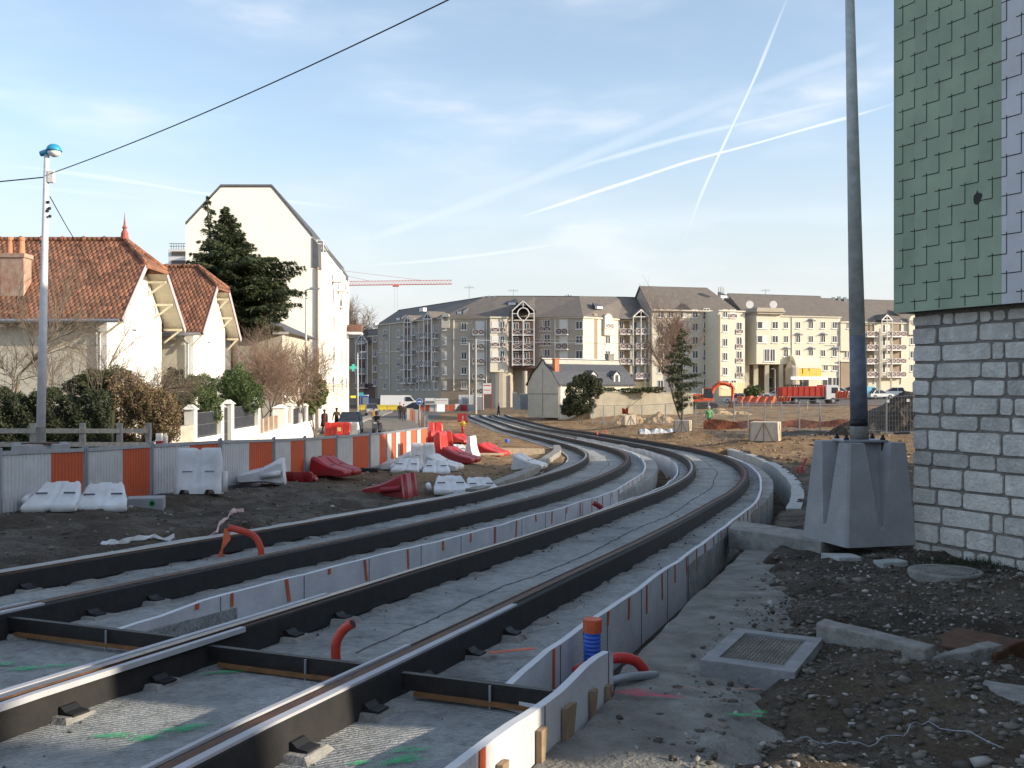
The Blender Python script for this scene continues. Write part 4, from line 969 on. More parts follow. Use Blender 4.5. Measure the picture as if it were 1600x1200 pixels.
end_on('red','red barrier standing behind the bell-shaped one, to its left',679,38,1.15,70)
end_on('red','red barrier standing behind the bell-shaped one, to its right',702,37.5,1.15,95)
lying_face('white','sunlit white barrier lying behind the red standing ones',712,42,10,-8,1.2)
end_on('white','small white barrier standing alone end-on beside the pile of red ones',737,37,1.0,75)
lying_side('red','sunlit bright red barrier lying pointing right, beyond the lone white one',752,39.5,-25,1.3)
lying_side('red','tattered red barrier lying behind the first, nearer to the ledge',760,41,-35,1.1)
barrier('red','red barrier at the far end of the pile, standing among rubble',G(679,58),dirv(10),dirv(95,80),1.2)
lying_side('white','white barrier lying far back beside the standing red one',694,56,-10,1.3)
lying_side('red','far red barrier lying slanted beside the striped fence end',713,54,-40,1.2)
barrier('red','red barrier near the start of the visible far tracks',G(722,110),dirv(5),dirv(95,70),1.3)
# street side group
barrier('red','red plastic barrier on the street, left of the three in a row',G(518,67),dirv(4),Z,1.15)
barrier('red','red plastic barrier on the street with a yellow sticker, middle of three in a row',G(537,66.5),dirv(-4),Z,1.15)
barrier('white','white plastic barrier on the street, right end of the row behind the fence',G(551,66.5),dirv(-20),Z,1.15)
s=MB(); p=G(530,65.9); s.box(p.x-.12,p.x+.12,p.y-.0,p.y+.02,p.z+.35,p.z+.6); o=s.build('sticker_plate',mat('sticker',(.7,.55,.25),.6,.1)); tag(o,'small yellow notice plate fixed to the middle red street barrier','notice')
# small stuff on the verge
def cblock():
    c=G(228,16.9,.0); t=thing('utility_box','grey concrete box with a green splash, lying between the white pair and the rail','concrete box',tuple(c),rz=.25)
    mb=MB(); mb.box(-.3,.3,-.22,.22,-.05,.17); mb.build('box',M['block_concrete'],t,bevel=.015)
    mb=MB(); mb.tube([(.12,-.221,.08),(.12,-.224,.08)],.06,12); mb.build('port',M['green_paint'],t)
    mb=MB(); mb.tube([(.12,-.2241,.08),(.12,-.226,.08)],.035,12); mb.build('dark_port',M['black'],t)
cblock()
def litter(label,pts,m,w,name='rag'):
    R=random.Random(len(label)); mb=MB(); rows=[]
    for i,(u,d) in enumerate(pts):
        for k in range(3):
            if i==len(pts)-1 and k: break
            f=k/3; u2=u+(pts[min(i+1,len(pts)-1)][0]-u)*f; d2=d+(pts[min(i+1,len(pts)-1)][1]-d)*f
            p=G(u2,d2,.03); ww=w*R.uniform(.5,1.2); rows.append([p+Vector((R.uniform(-.03,.03),-ww,R.uniform(-.03,.0))),p+Vector((0,R.uniform(-.3,.3)*ww,R.uniform(0,.05))),p+Vector((R.uniform(-.03,.03),ww,R.uniform(-.03,.0)))])
    mb.grid(rows); mb.grid([[q-Vector((0,0,.006)) for q in r] for r in rows],flip=True); o=mb.build(name,m); tag(o,label,'litter')
litter('crumpled white plastic strip on the haunch left of the first rail',[(160,12.9),(178,12.9),(200,13.1),(225,13.3),(250,13.5),(272,13.7)],M['white_plastic'],.05)
litter('red-and-white tape running up the bank towards the leaning white barrier',[(325,13.9),(338,14.6),(350,15.5),(365,16.3),(380,16.5)],mat('tape_rw',(.62,.42,.42),.7,.4,9),.03,'warning_tape')
slabpiece('rubber_slab','black rubber foot block lying in front of the leaning white barrier',[(-6.7,18.6),(-6.0,18.75),(-6.0,19.1),(-6.75,18.95)],-.5,-.33,'black','rubber block')
p=G(460,23.0); slabpiece('rubber_slab','black rubber foot block beside the white barrier lying on its side',[(p.x-.3,p.y),(p.x+.35,p.y),(p.x+.35,p.y+.4),(p.x-.3,p.y+.4)],p.z-.05,p.z+.14,'black','rubber block')
p=G(566,27.0); slabpiece('rubber_slab','black rubber foot block near the seventh fence panel',[(p.x-.5,p.y),(p.x+.4,p.y+.1),(p.x+.4,p.y+.4),(p.x-.5,p.y+.3)],p.z-.05,p.z+.1,'black','rubber block')
def pallet_box():
    c=G(813,41.5); t=thing('wooden_crate','long pale wooden tray lying on the soil beside the edge beam','crate',tuple(c),rz=.05)
    mb=MB(); mb.box(-1.0,1.0,-.3,-.26,0,.3); mb.box(-1.0,1.0,.26,.3,0,.3); mb.build('side_board',M['pale_wood'],t); mb=MB(); mb.box(-1.0,1.0,-.26,.26,.02,.06); mb.build('floor_board',M['pale_wood'],t)
    mb=MB(); mb.box(-1.0,-.95,-.26,.26,.06,.3); mb.build('end_board',M['pale_wood'],t); mb=MB(); mb.box(.95,1.0,-.26,.26,.06,.3); mb.build('end_board',M['pale_wood'],t)
pallet_box()
def cring():
    c=G(761,40.5); t=thing('concrete_ring','short round concrete ring standing beside the wooden tray','concrete ring',tuple(c))
    mb=MB(); mb.lathe([(.38,0),(.4,.2),(.4,.38),(.3,.38),(.28,.1)],(0,0,0),20); mb.build('ring',M['concrete'],t)
cring()
for i,(u,d,l,a,lab) in enumerate([(735,38.3,2.6,2,'long pale plank lying left of the concrete ring'),(715,44,2.2,-8,'sunlit plank lying behind the small white barrier'),(728,47,2.0,5,'short plank on the rubble further back'),(700,62,3,10,'pale plank beside the far white barrier')]):
    p=G(u,d,.08); mb=MB(); mb.obox((0,0,0),Vector((math.cos(math.radians(a)),math.sin(math.radians(a)),0))*l/2,Vector((0,.1,0)),Vector((0,0,.04))); o=mb.build('plank',M['pale_wood']); o.location=p; tag(o,lab,'plank',group='planks on the verge')
# ================================================================ houses on the left
defm('render_cream',(.60,.56,.46),.85,.07,1.2,.12,30)
defm('render_white',(.80,.79,.76),.8,.04,1.5,.05,30)
defm('cream_wood',(.62,.56,.42),.7,.12,5)
defm('slate',(.075,.078,.09),.6,.25,3,.2,20)
defm('glass',(.03,.035,.045),.12,.3,2)
defm('white_frame',(.75,.75,.74),.5,.05,4)
defm('brick',(.40,.15,.08),.85,.3,9,.3,30)
def tile_material():
    m=mat('roof_tile',(.13,.06,.035),.85,.3,1.6,0,1,col2=(.30,.125,.068)); N=m.node_tree.nodes; L=m.node_tree.links; p=N['Principled BSDF']; geo=[n for n in N if n.type=='NEW_GEOMETRY'][0]
    sep=N.new('ShaderNodeSeparateXYZ'); L.new(geo.outputs['Position'],sep.inputs[0])
    def M_(op,a,b=None):
        q=N.new('ShaderNodeMath'); q.operation=op
        for i,v in enumerate((a,b)):
            if v is None: continue
            if isinstance(v,(int,float)): q.inputs[i].default_value=v
            else: L.new(v,q.inputs[i])
        return q.outputs[0]
    row=M_('MULTIPLY',sep.outputs[2],1/.14); fr=M_('FRACT',row); fl=M_('FLOOR',row)
    xo=M_('ADD',M_('MULTIPLY',M_('ADD',sep.outputs[0],M_('MULTIPLY',sep.outputs[1],.0)),1/.19),M_('MULTIPLY',fl,.5)); cx=M_('FRACT',xo)
    colw=M_('SINE',M_('MULTIPLY',cx,3.1416))
    h=M_('ADD',M_('MULTIPLY',M_('SUBTRACT',1.,fr),.6),M_('MULTIPLY',colw,.6))
    b=N.new('ShaderNodeBump'); b.inputs['Strength'].default_value=1; b.inputs['Distance'].default_value=.05; L.new(h,b.inputs['Height']); L.new(b.outputs[0],p.inputs['Normal'])
    cb=N.new('ShaderNodeCombineXYZ'); L.new(M_('FLOOR',xo),cb.inputs[0]); L.new(fl,cb.inputs[1]); wn=N.new('ShaderNodeTexWhiteNoise'); wn.noise_dimensions='2D'; L.new(cb.outputs[0],wn.inputs[0])
    old=p.inputs['Base Color'].links[0].from_socket; mr=N.new('ShaderNodeMapRange'); L.new(wn.outputs[0],mr.inputs[0]); mr.inputs[3].default_value=.62; mr.inputs[4].default_value=1.35
    vm=N.new('ShaderNodeVectorMath'); vm.operation='SCALE'; L.new(old,vm.inputs[0]); L.new(mr.outputs[0],vm.inputs[3]); L.new(vm.outputs[0],p.inputs['Base Color'])
    return m
M['tile']=tile_material()
def wframe(mb,x0,x1,z0,z1,t): mb.box(x0-t,x1+t,-.03,.05,z0-t,z0); mb.box(x0-t,x1+t,-.03,.05,z1,z1+t); mb.box(x0-t,x0,-.03,.05,z0,z1); mb.box(x1,x1+t,-.03,.05,z0,z1)
def tiled_house(label,xr,xl,y0,y1,zb,ze,zr,ov,xp,zh,chimney=None,finial=False):
    t=thing('tiled_house',label,'house',(xr,y0,zb),group='white houses with red tiled half-hipped roofs'); yc=(y0+y1)/2; e=.6; sl=(zr-ze)/(yc-y0+e)
    zy=lambda y:ze+(y-(y0-e))*sl if y<=yc else ze+((y1+e)-y)*sl
    # walls: extruded gable along x with clipped top
    zt=lambda y:zy(y)-.22; hy=yc-(zr-zh)/sl; hy2=yc+(zr-zh)/sl
    prof=[(y0,zb-.5),(y1,zb-.5),(y1,zt(y1)),(hy2,zh-.2),(hy,zh-.2),(y0,zt(y0))]
    mb=MB(); mb.prism(prof,'x',xl,xr); mb.v=mb.v; w=mb.build('wall',M['render_white'],t,world=True)
    # roof planes with thickness
    xo=xr+ov; th=.12
    def slab_(pts): mb.hexa([(p[0],p[1],p[2]-th) for p in pts],[tuple(p) for p in pts])
    mb=MB(); slab_([(xl-.4,y0-e,ze),(xo,y0-e,ze),(xo,hy,zh),(xp,yc,zr),(xl-.4,yc,zr)]); mb.build('front_roof_slope',M['tile'],t,world=True)
    mb=MB(); slab_([(xl-.4,yc,zr),(xp,yc,zr),(xo,hy2,zh),(xo,y1+e,ze),(xl-.4,y1+e,ze)]); mb.build('rear_roof_slope',M['tile'],t,world=True)
    mb=MB(); slab_([(xp,yc,zr+.005),(xo+.06,hy-.06,zh-.03),(xo+.06,hy2+.06,zh-.03)]); mb.build('hip_roof_slope',M['tile'],t,world=True)
    mb=MB(); mb.tube([(xl-.4,yc,zr+.03),(xp,yc,zr+.03)],.09,8); 
    x=xl
    while x<xp: mb.tube([(x,yc,zr+.03),(x+.05,yc,zr+.03)],.13,8); x+=.82
    mb.build('ridge_tiles',M['tile'],t,world=True)
    for (q,nm) in (((xo,hy,zh+.02),'hip_tiles'),((xo,hy2,zh+.02),'hip_tiles')):
        mb=MB(); mb.tube([(xp,yc,zr+.04),q],.10,8); mb.build(nm,M['tile'],t,world=True)
    # soffits under the verge overhang, pale boards + brackets
    for (ya,za,yb,zb2) in ((y0-e,ze,hy,zh),(hy2,zh,y1+e,ze)):
        mb=MB(); mb.add([(xr-.02,ya,za-th-.012),(xo-.05,ya,za-th-.012),(xo-.05,yb,zb2-th-.012),(xr-.02,yb,zb2-th-.012)],[(0,1,2,3)]); mb.build('soffit',M['cream_wood'],t,world=True)
        mb=MB(); mb.bar((xo+.012,ya,za-.10),(xo+.012,yb,zb2-.10),.03,.2); mb.build('verge_board',mat('verge_board',(.55,.42,.42),.7,.1,4) if 'vb' not in M else M['vb'],t,world=True)
    for y,z in ((y1+e-.3,ze+.15),((hy2+y1)/2,(zh+ze)/2-.0),(hy2+.1,zh-.25),(y0-e+.3,ze+.15)):
        mb=MB(); mb.bar((xr,y,z-.2),(xo-.06,y,z-.2),.09,.09); mb.bar((xr,y,z-.75),(xo-.1,y,z-.22),.07,.07); mb.build('roof_bracket',M['cream_wood'],t,world=True)
    mb=MB(); mb.tube([(xl-.3,y0-e-.06,ze-.1),(xo-.1,y0-e-.06,ze-.1)],.07,8); mb.build('gutter',M['galv'],t,world=True)
    mb=MB(); mb.tube([(xr-.5,y0-e,ze-.15),(xr-.22,y0-.1,ze-.5),(xr-.22,y0-.08,zb)],.055,8); mb.build('downpipe',M['galv'],t,world=True)
    # cream front sheet: its weaker light is put into the colour; frieze
    mb=MB(); mb.box(xl,xr-.38,y0-.03,y0-.002,zb,zt(y0)-.35); mb.build('front_dimmed_render',M['render_cream'],t,world=True)
    mb=MB()
    for xx in np.arange(xl+.3,xr-.5,.7): mb.box(xx,xx+.08,y0-e+.05,y0-.03,ze-.32,ze-.2)
    mb.build('rafter_ends',M['cream_wood'],t,world=True)
    for (y,z,wd) in ((yc-.9,zb+3.0,.45),(yc+.4,zb+2.8,.5),(yc-.4,zb+4.6,.35)):
        mb=MB(); mb.box(xr+.002,xr+.03,y,y+wd,z,z+.05); mb.build('wall_slot',M['dark_grey'],t,world=True)
    for z in (zb+1.15,zb+1.0):
        mb=MB(); mb.tube([(xr+.02,yc-.2,z),(xr+.02,y1-.02,z)],.012,5); mb.build('wall_cable',M['dark_grey'],t,world=True)
    if chimney:
        cx,cy,zc,cw=chimney; mb=MB(); mb.box(cx-cw/2,cx+cw/2,cy-.3,cy+.3,ze-.3,zc-.15); mb.box(cx-cw/2-.05,cx+cw/2+.05,cy-.35,cy+.35,zc-.15,zc); ch=mb.build('chimney',mat('old_chimney',(.34,.15,.09),.9,.4,4,.4,20,col2=(.44,.36,.30)),t,world=True)
        for s in (-.22,.2):
            mb=MB(); mb.lathe([(.13,0),(.11,.5),(.13,.52),(.13,.62),(.09,.62)],(cx+s-t.location.x,cy-t.location.y,zc-t.location.z),12); mb.build('chimney_pot',mat('pot_clay',(.5,.22,.12),.8,.2,6),ch)
    if finial:
        mb=MB(); mb.lathe([(.16,0),(.13,.25),(.06,.4),(.10,.47),(.05,.53),(.02,.8),(.005,1.05)],(xp-t.location.x,yc-t.location.y,zr+.02-t.location.z),12); mb.build('finial',mat('finial_clay',(.36,.09,.07),.7,.2,6),t)
    return t
M['vb']=mat('verge_board',(.50,.40,.42),.7,.1,4)
tiled_house('nearest white house on the left, tiled roof with chimney and pointed ridge finial',-14.7,-34,36,41.6,-.7,4.17,7.46,.8,-15.15,6.38,(-18.3,36.6,6.6,.85),True)
tiled_house('second white house, smaller tiled roof just right of the first one',-13.8,-24,43,47.7,-.9,4.07,7.2,.6,-14.35,6.25)
# third small house with grey hip roof behind the cedar
def third_house():
    t=thing('grey_roofed_house','low cream house with a grey hipped roof, mostly behind the cedar and bare shrubs','house',(-14,60,-1.3))
    x0,x1,y0,y1,ze,zr=-26,-13.9,60,68,5.0,7.0
    mb=MB(); mb.box(x0,x1,y0,y1,-2,ze); mb.build('wall',M['render_cream'],t,world=True)
    mb=MB(); o=.5; a=[(x0-o,y0-o,ze),(x1+o,y0-o,ze),(x1+o,y1+o,ze),(x0-o,y1+o,ze)]; r=[(x0+3.5,64,zr),(x1-3.5,64,zr)]
    mb.add(a+r,[(0,1,5,4),(1,2,5),(2,3,4,5),(3,0,4),(3,2,1,0)]); mb.build('roof',M['slate'],t,world=True)
    mb=MB(); mb.box(x1-1.6,x1-.5,y0-.02,y0-.005,1.6,3.3); w=mb.build('window',M['glass'],t,world=True)
    mb=MB(); mb.box(x0-o,x1+o,y0-o-.05,y0-o-.005,ze-.12,ze+.02); mb.build('gutter',M['white_frame'],t,world=True)
third_house()
# ================================================================ tall white block
def white_block():
    A=(-15.75,80);B=(-25.38,77.13)
    t=thing('apartment_block','tall cream-white apartment block with a bare clipped gable, behind the cedar','apartment block',(A[0],A[1],-2))
    def up(u,v):
        # point on the gable plane
        k=(u-800)/F
        y=(80+.298*15.75)/(1-.298*k); return (k*y,y,ZC-(v-HV)*y/F)
    prof=[up(290,352),up(345,293),up(425,293),up(489,371)]
    back=Vector((-1.3,22.5,0))
    base=[(A[0],A[1],-2.5),(B[0],B[1],-2.5)]
    lo=[Vector((A[0],A[1],-2.5)),Vector((B[0],B[1],-2.5))]+[Vector(p) for p in prof]+[Vector((A[0],A[1],up(494,418)[2]))]
    mb=MB(); mb.hexa(lo,[p+back for p in lo]); mb.build('wall',M['render_gable'],t,world=True)
    n=Vector((-.29,-.957,0))*-1
    # dark roof edging, mansard slate on the right side
    for a,b in ((0,1),(1,2),(2,3)):
        p=Vector(prof[a]);q=Vector(prof[b]); o=Vector((0,-.08,.06)); mb=MB(); mb.hexa([p+o,q+o,q+o+back*1.01,p+o+back*1.01],[x+o+Vector((0,0,.18)) for x in (p,q,q+back*1.01,p+back*1.01)]); mb.build('roof_edge',M['slate'],t,world=True)
    p=Vector(prof[3]); mb=MB(); z1=up(494,418)[2]; 
    mb.hexa([Vector((p.x,p.y-.1,p.z)),Vector((A[0]+.12,A[1]-.1,p.z-.6)),Vector((A[0]+.15,A[1]-.1,z1)),Vector((p.x,p.y-.1,z1))],[Vector((p.x,p.y,p.z))+back,Vector((A[0]+.12,A[1],p.z-.6))+back,Vector((A[0]+.15,A[1],z1))+back,Vector((p.x,p.y,z1))+back]); mb.build('mansard',M['slate'],t,world=True)
    mb=MB(); mb.tube([(A[0]+.1,A[1]-.12,z1),(A[0]+.1,A[1]-.12,-2)],.09,8); mb.build('downpipe',mat('pipe_brown',(.35,.25,.18),.7,.2,4),t,world=True)
    # street wing
    E0=Vector((-16.6,81.6,0));E1=Vector((-15.35,82,0));E2=Vector((-17.1,104,0));E3=Vector((-25,104,0))
    zt=12.85
    mb=MB(); mb.hexa([Vector((p.x,p.y,-2.5)) for p in (E0,E1,E2,E3)],[Vector((p.x,p.y,zt)) for p in (E0,E1,E2,E3)]); w=mb.build('street_wing',M['render_white'],t,world=True)
    d=(E2-E1).normalized(); nn=Vector((d.y,-d.x,0)); L=(E2-E1).length
    def onwall(u,v):
        k=(u-800)/F; # E1+d*s : x=k*y
        s=(E1.x-k*E1.y)/(k*d.y-d.x); p=E1+d*s; return s,ZC-(v-HV)*p.y/F
    for (u,v,w,h,b) in ((521,507,.9,1.3,0),(521,554,.9,1.4,0),(533.5,557,.9,1.3,0),(520,601,1.0,1.3,1),(533.5,600,.9,1.3,0),(520,462,.9,1.3,0),(533,470,.9,1.3,0),(541,520,.9,1.3,0),(541,560,.9,1.3,0),(541,600,.9,1.3,0)):
        s,z=onwall(u,v); c=E1+d*s; mb=MB(); mb.obox(Vector((c.x,c.y,z))+nn*.02,d*w/2,nn*.03,Vector((0,0,h/2))); fr_=mb.build('window',M['window_dark'],t,world=True)
        mb=MB(); 
        for sg in (-1,1): mb.obox(Vector((c.x,c.y,z))+nn*.05+d*sg*(w/2+.05),d*.05,nn*.02,Vector((0,0,h/2+.1)))
        mb.obox(Vector((c.x,c.y,z-h/2-.06))+nn*.08,d*(w/2+.1),nn*.08,Vector((0,0,.04))); f=mb.build('window_frame',M['white_frame'],t,world=True)
    # balconies high on the street front, roof terrace rail
    for (u,v,s_) in ((519,440,1.6),(528,455,1.6),(531,480,1.4)):
        s,z=onwall(u,v); c=E1+d*s; mb=MB(); mb.obox(Vector((c.x,c.y,z))+nn*.4,d*s_/2,nn*.4,Vector((0,0,.06))); mb.obox(Vector((c.x,c.y,z+.5))+nn*.8,d*s_/2,nn*.02,Vector((0,0,.45))); mb.build('balcony',M['render_white'],t,world=True)
    s,z=onwall(544.3,519); c=E1+d*(L-1.6); z=ZC-(521-HV)*c.y/F
    mb=MB(); mb.obox(Vector((c.x,c.y,z))+nn*.75,d*1.2,nn*.75,Vector((0,0,.1))); bl=mb.build('balcony',M['white_frame'],t,world=True)
    mb=MB(); mb.obox(Vector((c.x,c.y,z+.5))+nn*1.45,d*1.15,nn*.02,Vector((0,0,.35))); mb.obox(Vector((c.x,c.y,z+.5))+nn*.75-d*1.13,d*.02,nn*.7,Vector((0,0,.35))); q=mb.build('balcony_panel',mat('brown_panel',(.16,.08,.06),.7,.2,4),bl)
    for vv in q.data.vertices: vv.co-=Vector((0,0,0))
    q.parent=t
    for vv in q.data.vertices: vv.co=vv.co-Vector(t.location)
    mb=MB()
    for k in range(9): a=E1+d*(k*.25)-nn*.3; 
    for hh in (.35,.7,1.0):
        mb.tube([Vector((E0.x,E0.y+.1,zt+hh)),Vector((E1.x-.2,E1.y+.1,zt+hh)),Vector((E1.x,E1.y,zt+hh))-nn*.3+d*4],.03,5)
    for k in (0,.5,1): a=E0.lerp(E1,k*.8); mb.tube([Vector((a.x,a.y+.1,zt)),Vector((a.x,a.y+.1,zt+1))],.03,5)
    mb.build('terrace_railing',M['white_frame'],t,world=True)
    mb=MB(); mb.obox(Vector((E1.x,E1.y,.4))+d*9+nn*.03,d*9,nn*.02,Vector((0,0,1.6))); 
    mb.build('shop_front',M['render_cream'],t,world=True)
defm('window_dark',(.10,.07,.06),.35,.3,5)
defm('render_gable',(.74,.72,.65),.85,.04,.6,.05,30)
white_block()
def roof_terrace_block():
    t=thing('terraced_building','white building with roof terrace and dark bands, left of the tall block behind the cedar','building',(-34,100,-2))
    c=lambda u,v,d:at(u,v,d)
    x0,x1=at(263,0,100).x,at(292,0,100).x
    mb=MB(); mb.box(x0,x1+6,100,112,-2,at(0,389,100).z); mb.build('wall',M['render_white'],t,world=True)
    for v0,v1 in ((393,399),(407,412)):
        mb=MB(); mb.box(x0+.35,x1+6,99.9,99.98,at(0,v1,100).z,at(0,v0,100).z); mb.build('window_band',M['window_dark'],t,world=True)
    mb=MB(); zt=at(0,389,100).z
    for i in range(9): x=x0+.3+i*.25; mb.tube([(x,100,zt),(x,100,zt+.55)],.03,5)
    for h in (.28,.55): mb.tube([(x0+.1,100,zt+h),(x1+1,100,zt+h)],.03,5)
    mb.build('terrace_railing',M['dark_grey'],t,world=True)
roof_terrace_block()
# ================================================================ garden walls along the pavement
def garden_wall():
    defm('wall_white',(.80,.78,.72),.85,.06,2,.1,30)
    P=[(298,32,635),(341,35.2,631),(357,36.4,627),(399,40.6,621),(438,48,634),(452,51,631),(467,54,634),(476,57,632),(488,61,632)]
    t=thing('garden_wall','long white garden wall with capped pillars and dark railings along the pavement','garden wall',tuple(gd(298,32)))
    prev=None
    for i,(u,d,v) in enumerate(P):
        x=(u-800)*d/F; zt=ZC-(v-HV)*d/F; zb=gz(x,d)-.3; r=.16 if i!=4 else .3
        mb=MB(); mb.box(x-r,x+r,d-r,d+r,zb,zt-.1); pl=mb.build('pillar',M['wall_white'],t,world=True)
        mb=MB(); mb.hexa([(x-r-.06,d-r-.06,zt-.1),(x+r+.06,d-r-.06,zt-.1),(x+r+.06,d+r+.06,zt-.1),(x-r-.06,d+r+.06,zt-.1)],[(x-.06,d-.06,zt+.06),(x+.06,d-.06,zt+.06),(x+.06,d+.06,zt+.06),(x-.06,d+.06,zt+.06)]); mb.build('pillar_cap',M['wall_white'],t,world=True)
        if prev and i!=2:
            (x0,d0,z0)=prev; wt0=min(z0,zt)-1.05 if i<5 else min(z0,zt)-.95; a=Vector((x0,d0,wt0-.7));b=Vector((x,d,wt0-.7)); mb=MB(); mb.bar(a,b,.2,1.4); mb.build('low_wall',M['wall_white'],t,world=True)
            aa=Vector((x0,d0,0));bb=Vector((x,d,0)); n=max(3,int((bb-aa).length/.14)); mb=MB()
            if i in(4,5): # brick screen
                for k in range(1,5): q=aa.lerp(bb,k/5); mb.box(q.x-.1,q.x+.1,q.y-.1,q.y+.1,wt0,wt0+.62)
                mb.build('brick_pier',mat('pinkish_brick',(.50,.36,.27),.85,.2,6),t,world=True)
            else:
                for k in range(1,n): q=aa.lerp(bb,k/n); mb.bar(q+Vector((0,0,wt0)),q+Vector((0,0,wt0+.82)),.06,.02,up=(0,1,0))
                for h in (.04,.42,.82): mb.bar(aa+Vector((0,0,wt0+h)),bb+Vector((0,0,wt0+h)),.03,.03)
                mb.build('railing',M['dark_grey'],t,world=True)
        if i==2:
            (x0,d0,z0)=prev; mb=MB()
            for h in np.linspace(-.5,.95,4): mb.bar((x0,d0,h),(x,d,h),.03,.03)
            for k in range(1,6): q=Vector((x0,d0,0)).lerp(Vector((x,d,0)),k/6); mb.bar(q+Vector((0,0,-.6)),q+Vector((0,0,.95)),.05,.02,up=(0,1,0))
            mb.build('gate',M['dark_grey'],t,world=True)
        prev=(x,d,zt)
    # stub of old wall overgrown at the near end
    a=gd(262,29);b=gd(297,31.9); mb=MB(); mb.bar(Vector((a.x,a.y,-.1)),Vector((b.x,b.y,-.1)),.25,1.2); mb.build('old_stub',mat('stub',(.45,.40,.32),.9,.3,4,.3,20),t,world=True)
garden_wall()
p=gd(262,27.5); 
for i,(u,lab) in enumerate(((249,'short white post with a red band in front of the brown hedge, left one'),(257,'short plain white post in front of the brown hedge, right one'))):
    q=gd(u,26.5+i*.2); t=thing('short_post',lab,'post',tuple(q)); mb=MB(); zt=at(0,677,26.5).z-q.z; mb.box(-.07,.07,-.07,.07,-.1,zt); mb.build('post',M['wall_white'],t)
    if i==0: mb=MB(); mb.box(-.075,.075,-.075,.075,zt-.5,zt-.2); mb.build('red_band',M['dark_red'],t)
def rail_fence():
    t=thing('ranch_fence','low weathered white rail fence in front of the dark hedge','fence',tuple(gd(60,21)))
    pts=[(-60,20.4),(52,20.9),(129,21.5),(187,22.3),(232,23)]
    for (u,d) in pts:
        p=gd(u,d); zt=at(0,661,d).z; mb=MB(); mb.box(p.x-.055,p.x+.055,d-.05,d+.05,p.z-.2,zt); mb.build('post',M['grey_wood'],t,world=True)
    for i in range(len(pts)-1):
        for v in (673,694):
            a=at(pts[i][0],v,pts[i][1]);b=at(pts[i+1][0],v,pts[i+1][1]); mb=MB(); mb.bar(a+Vector((0,-.07,0)),b+Vector((0,-.07,0)),.05,.10); mb.build('rail',M['grey_wood'],t,world=True)
rail_fence()
# ================================================================ vegetation
defm('leaf_dark',(.022,.035,.014),.7,.5,2.5,col2=(.05,.075,.022))
defm('leaf_green',(.045,.085,.02),.7,.5,2.5,col2=(.11,.16,.04))
defm('leaf_olive',(.055,.06,.018),.75,.5,2.0,col2=(.14,.13,.035))
defm('leaf_brown',(.11,.065,.035),.8,.5,2.0,col2=(.24,.16,.08))
defm('leaf_ivy',(.018,.02,.011),.8,.5,3,col2=(.04,.045,.02))
defm('bark',(.12,.10,.075),.9,.3,8,.3,30)
defm('bark_pale',(.24,.20,.14),.9,.3,8,.3,30)
defm('twig',(.20,.155,.115),.9,.3,4)
defm('twig_red',(.25,.17,.125),.9,.3,4)
def np_mesh(name,V,Fc,mats,parent=None,mi=None):
    V=np.asarray(V,dtype=np.float32).reshape(-1,3);Fc=np.asarray(Fc); k=Fc.shape[1]
    me=bpy.data.meshes.new(name); me.vertices.add(len(V)); me.vertices.foreach_set('co',V.ravel()); me.loops.add(Fc.size); me.polygons.add(len(Fc)); me.polygons.foreach_set('loop_start',np.arange(len(Fc))*k); me.polygons.foreach_set('loop_total',np.full(len(Fc),k)); me.loops.foreach_set('vertex_index',Fc.ravel().astype(np.int32))
    me.update()
    for m in (mats if isinstance(mats,list) else [mats]): me.materials.append(m)
    if mi is not None: me.polygons.foreach_set('material_index',mi)
    o=bpy.data.objects.new(name,me); COL.objects.link(o)
    if parent is not None: o.parent=parent
    return o
def leaves(name,C,size,mats,parent,seed,aspect=.45,droop=0,dirs=None):
    """C: Nx3 centres (local)"""
    R=np.random.default_rng(seed); n=len(C); C=np.asarray(C)
    if dirs is None: a=R.normal(size=(n,3)); a[:,2]-=droop
    else: a=dirs+R.normal(size=(n,3))*.45; a[:,2]-=droop
    a/=np.linalg.norm(a,axis=1)[:,None]; b=np.cross(a,R.normal(size=(n,3))); b/=np.linalg.norm(b,axis=1)[:,None]
    s=(size*R.uniform(.5,1.4,n))[:,None]
    V=np.stack([C-a*s,C+b*s*aspect,C+a*s,C-b*s*aspect],1); Fc=np.arange(n*4).reshape(n,4)
    mi=R.choice(len(mats),n,p=([1] if len(mats)==1 else [.6,.4] if len(mats)==2 else [.5,.3,.2])).astype(np.int32) if isinstance(mats,list) else None
    return np_mesh(name,V,Fc,mats,parent,mi)
def blob_points(n,blobs,seed,shell=.55):
    R=np.random.default_rng(seed); w=np.array([b[3]*b[4]*b[5] for b in blobs])**.67; w/=w.sum(); k=R.choice(len(blobs),n,p=w); B=np.array(blobs)[k]
    d=R.normal(size=(n,3)); d/=np.linalg.norm(d,axis=1)[:,None]; r=R.uniform(shell,1.0,n)**.6; lump=1+.22*np.sin(d[:,0]*7+k)*np.sin(d[:,2]*6+k*2)
    return B[:,:3]+d*B[:,3:6]*(r*lump)[:,None]
def bush(name,label,cat,loc,blobs,n,size,mats,seed,group=None,stems=4,droop=0,aspect=.45,inner=0):
    t=thing(name,label,cat,loc,group=group)
    C=blob_points(n,blobs,seed); leaves('foliage',C,size,mats,t,seed,aspect,droop)
    R=random.Random(seed); mb=MB()
    for i in range(stems):
        b=R.choice(blobs); mb.tube([(R.uniform(-.15,.15),R.uniform(-.1,.1),-.1),(b[0]*.5,b[1]*.5,b[2]*.5),(b[0],b[1],b[2])],[.04,.03,.012],5)
    mb.build('stem',M['bark'],t); return t
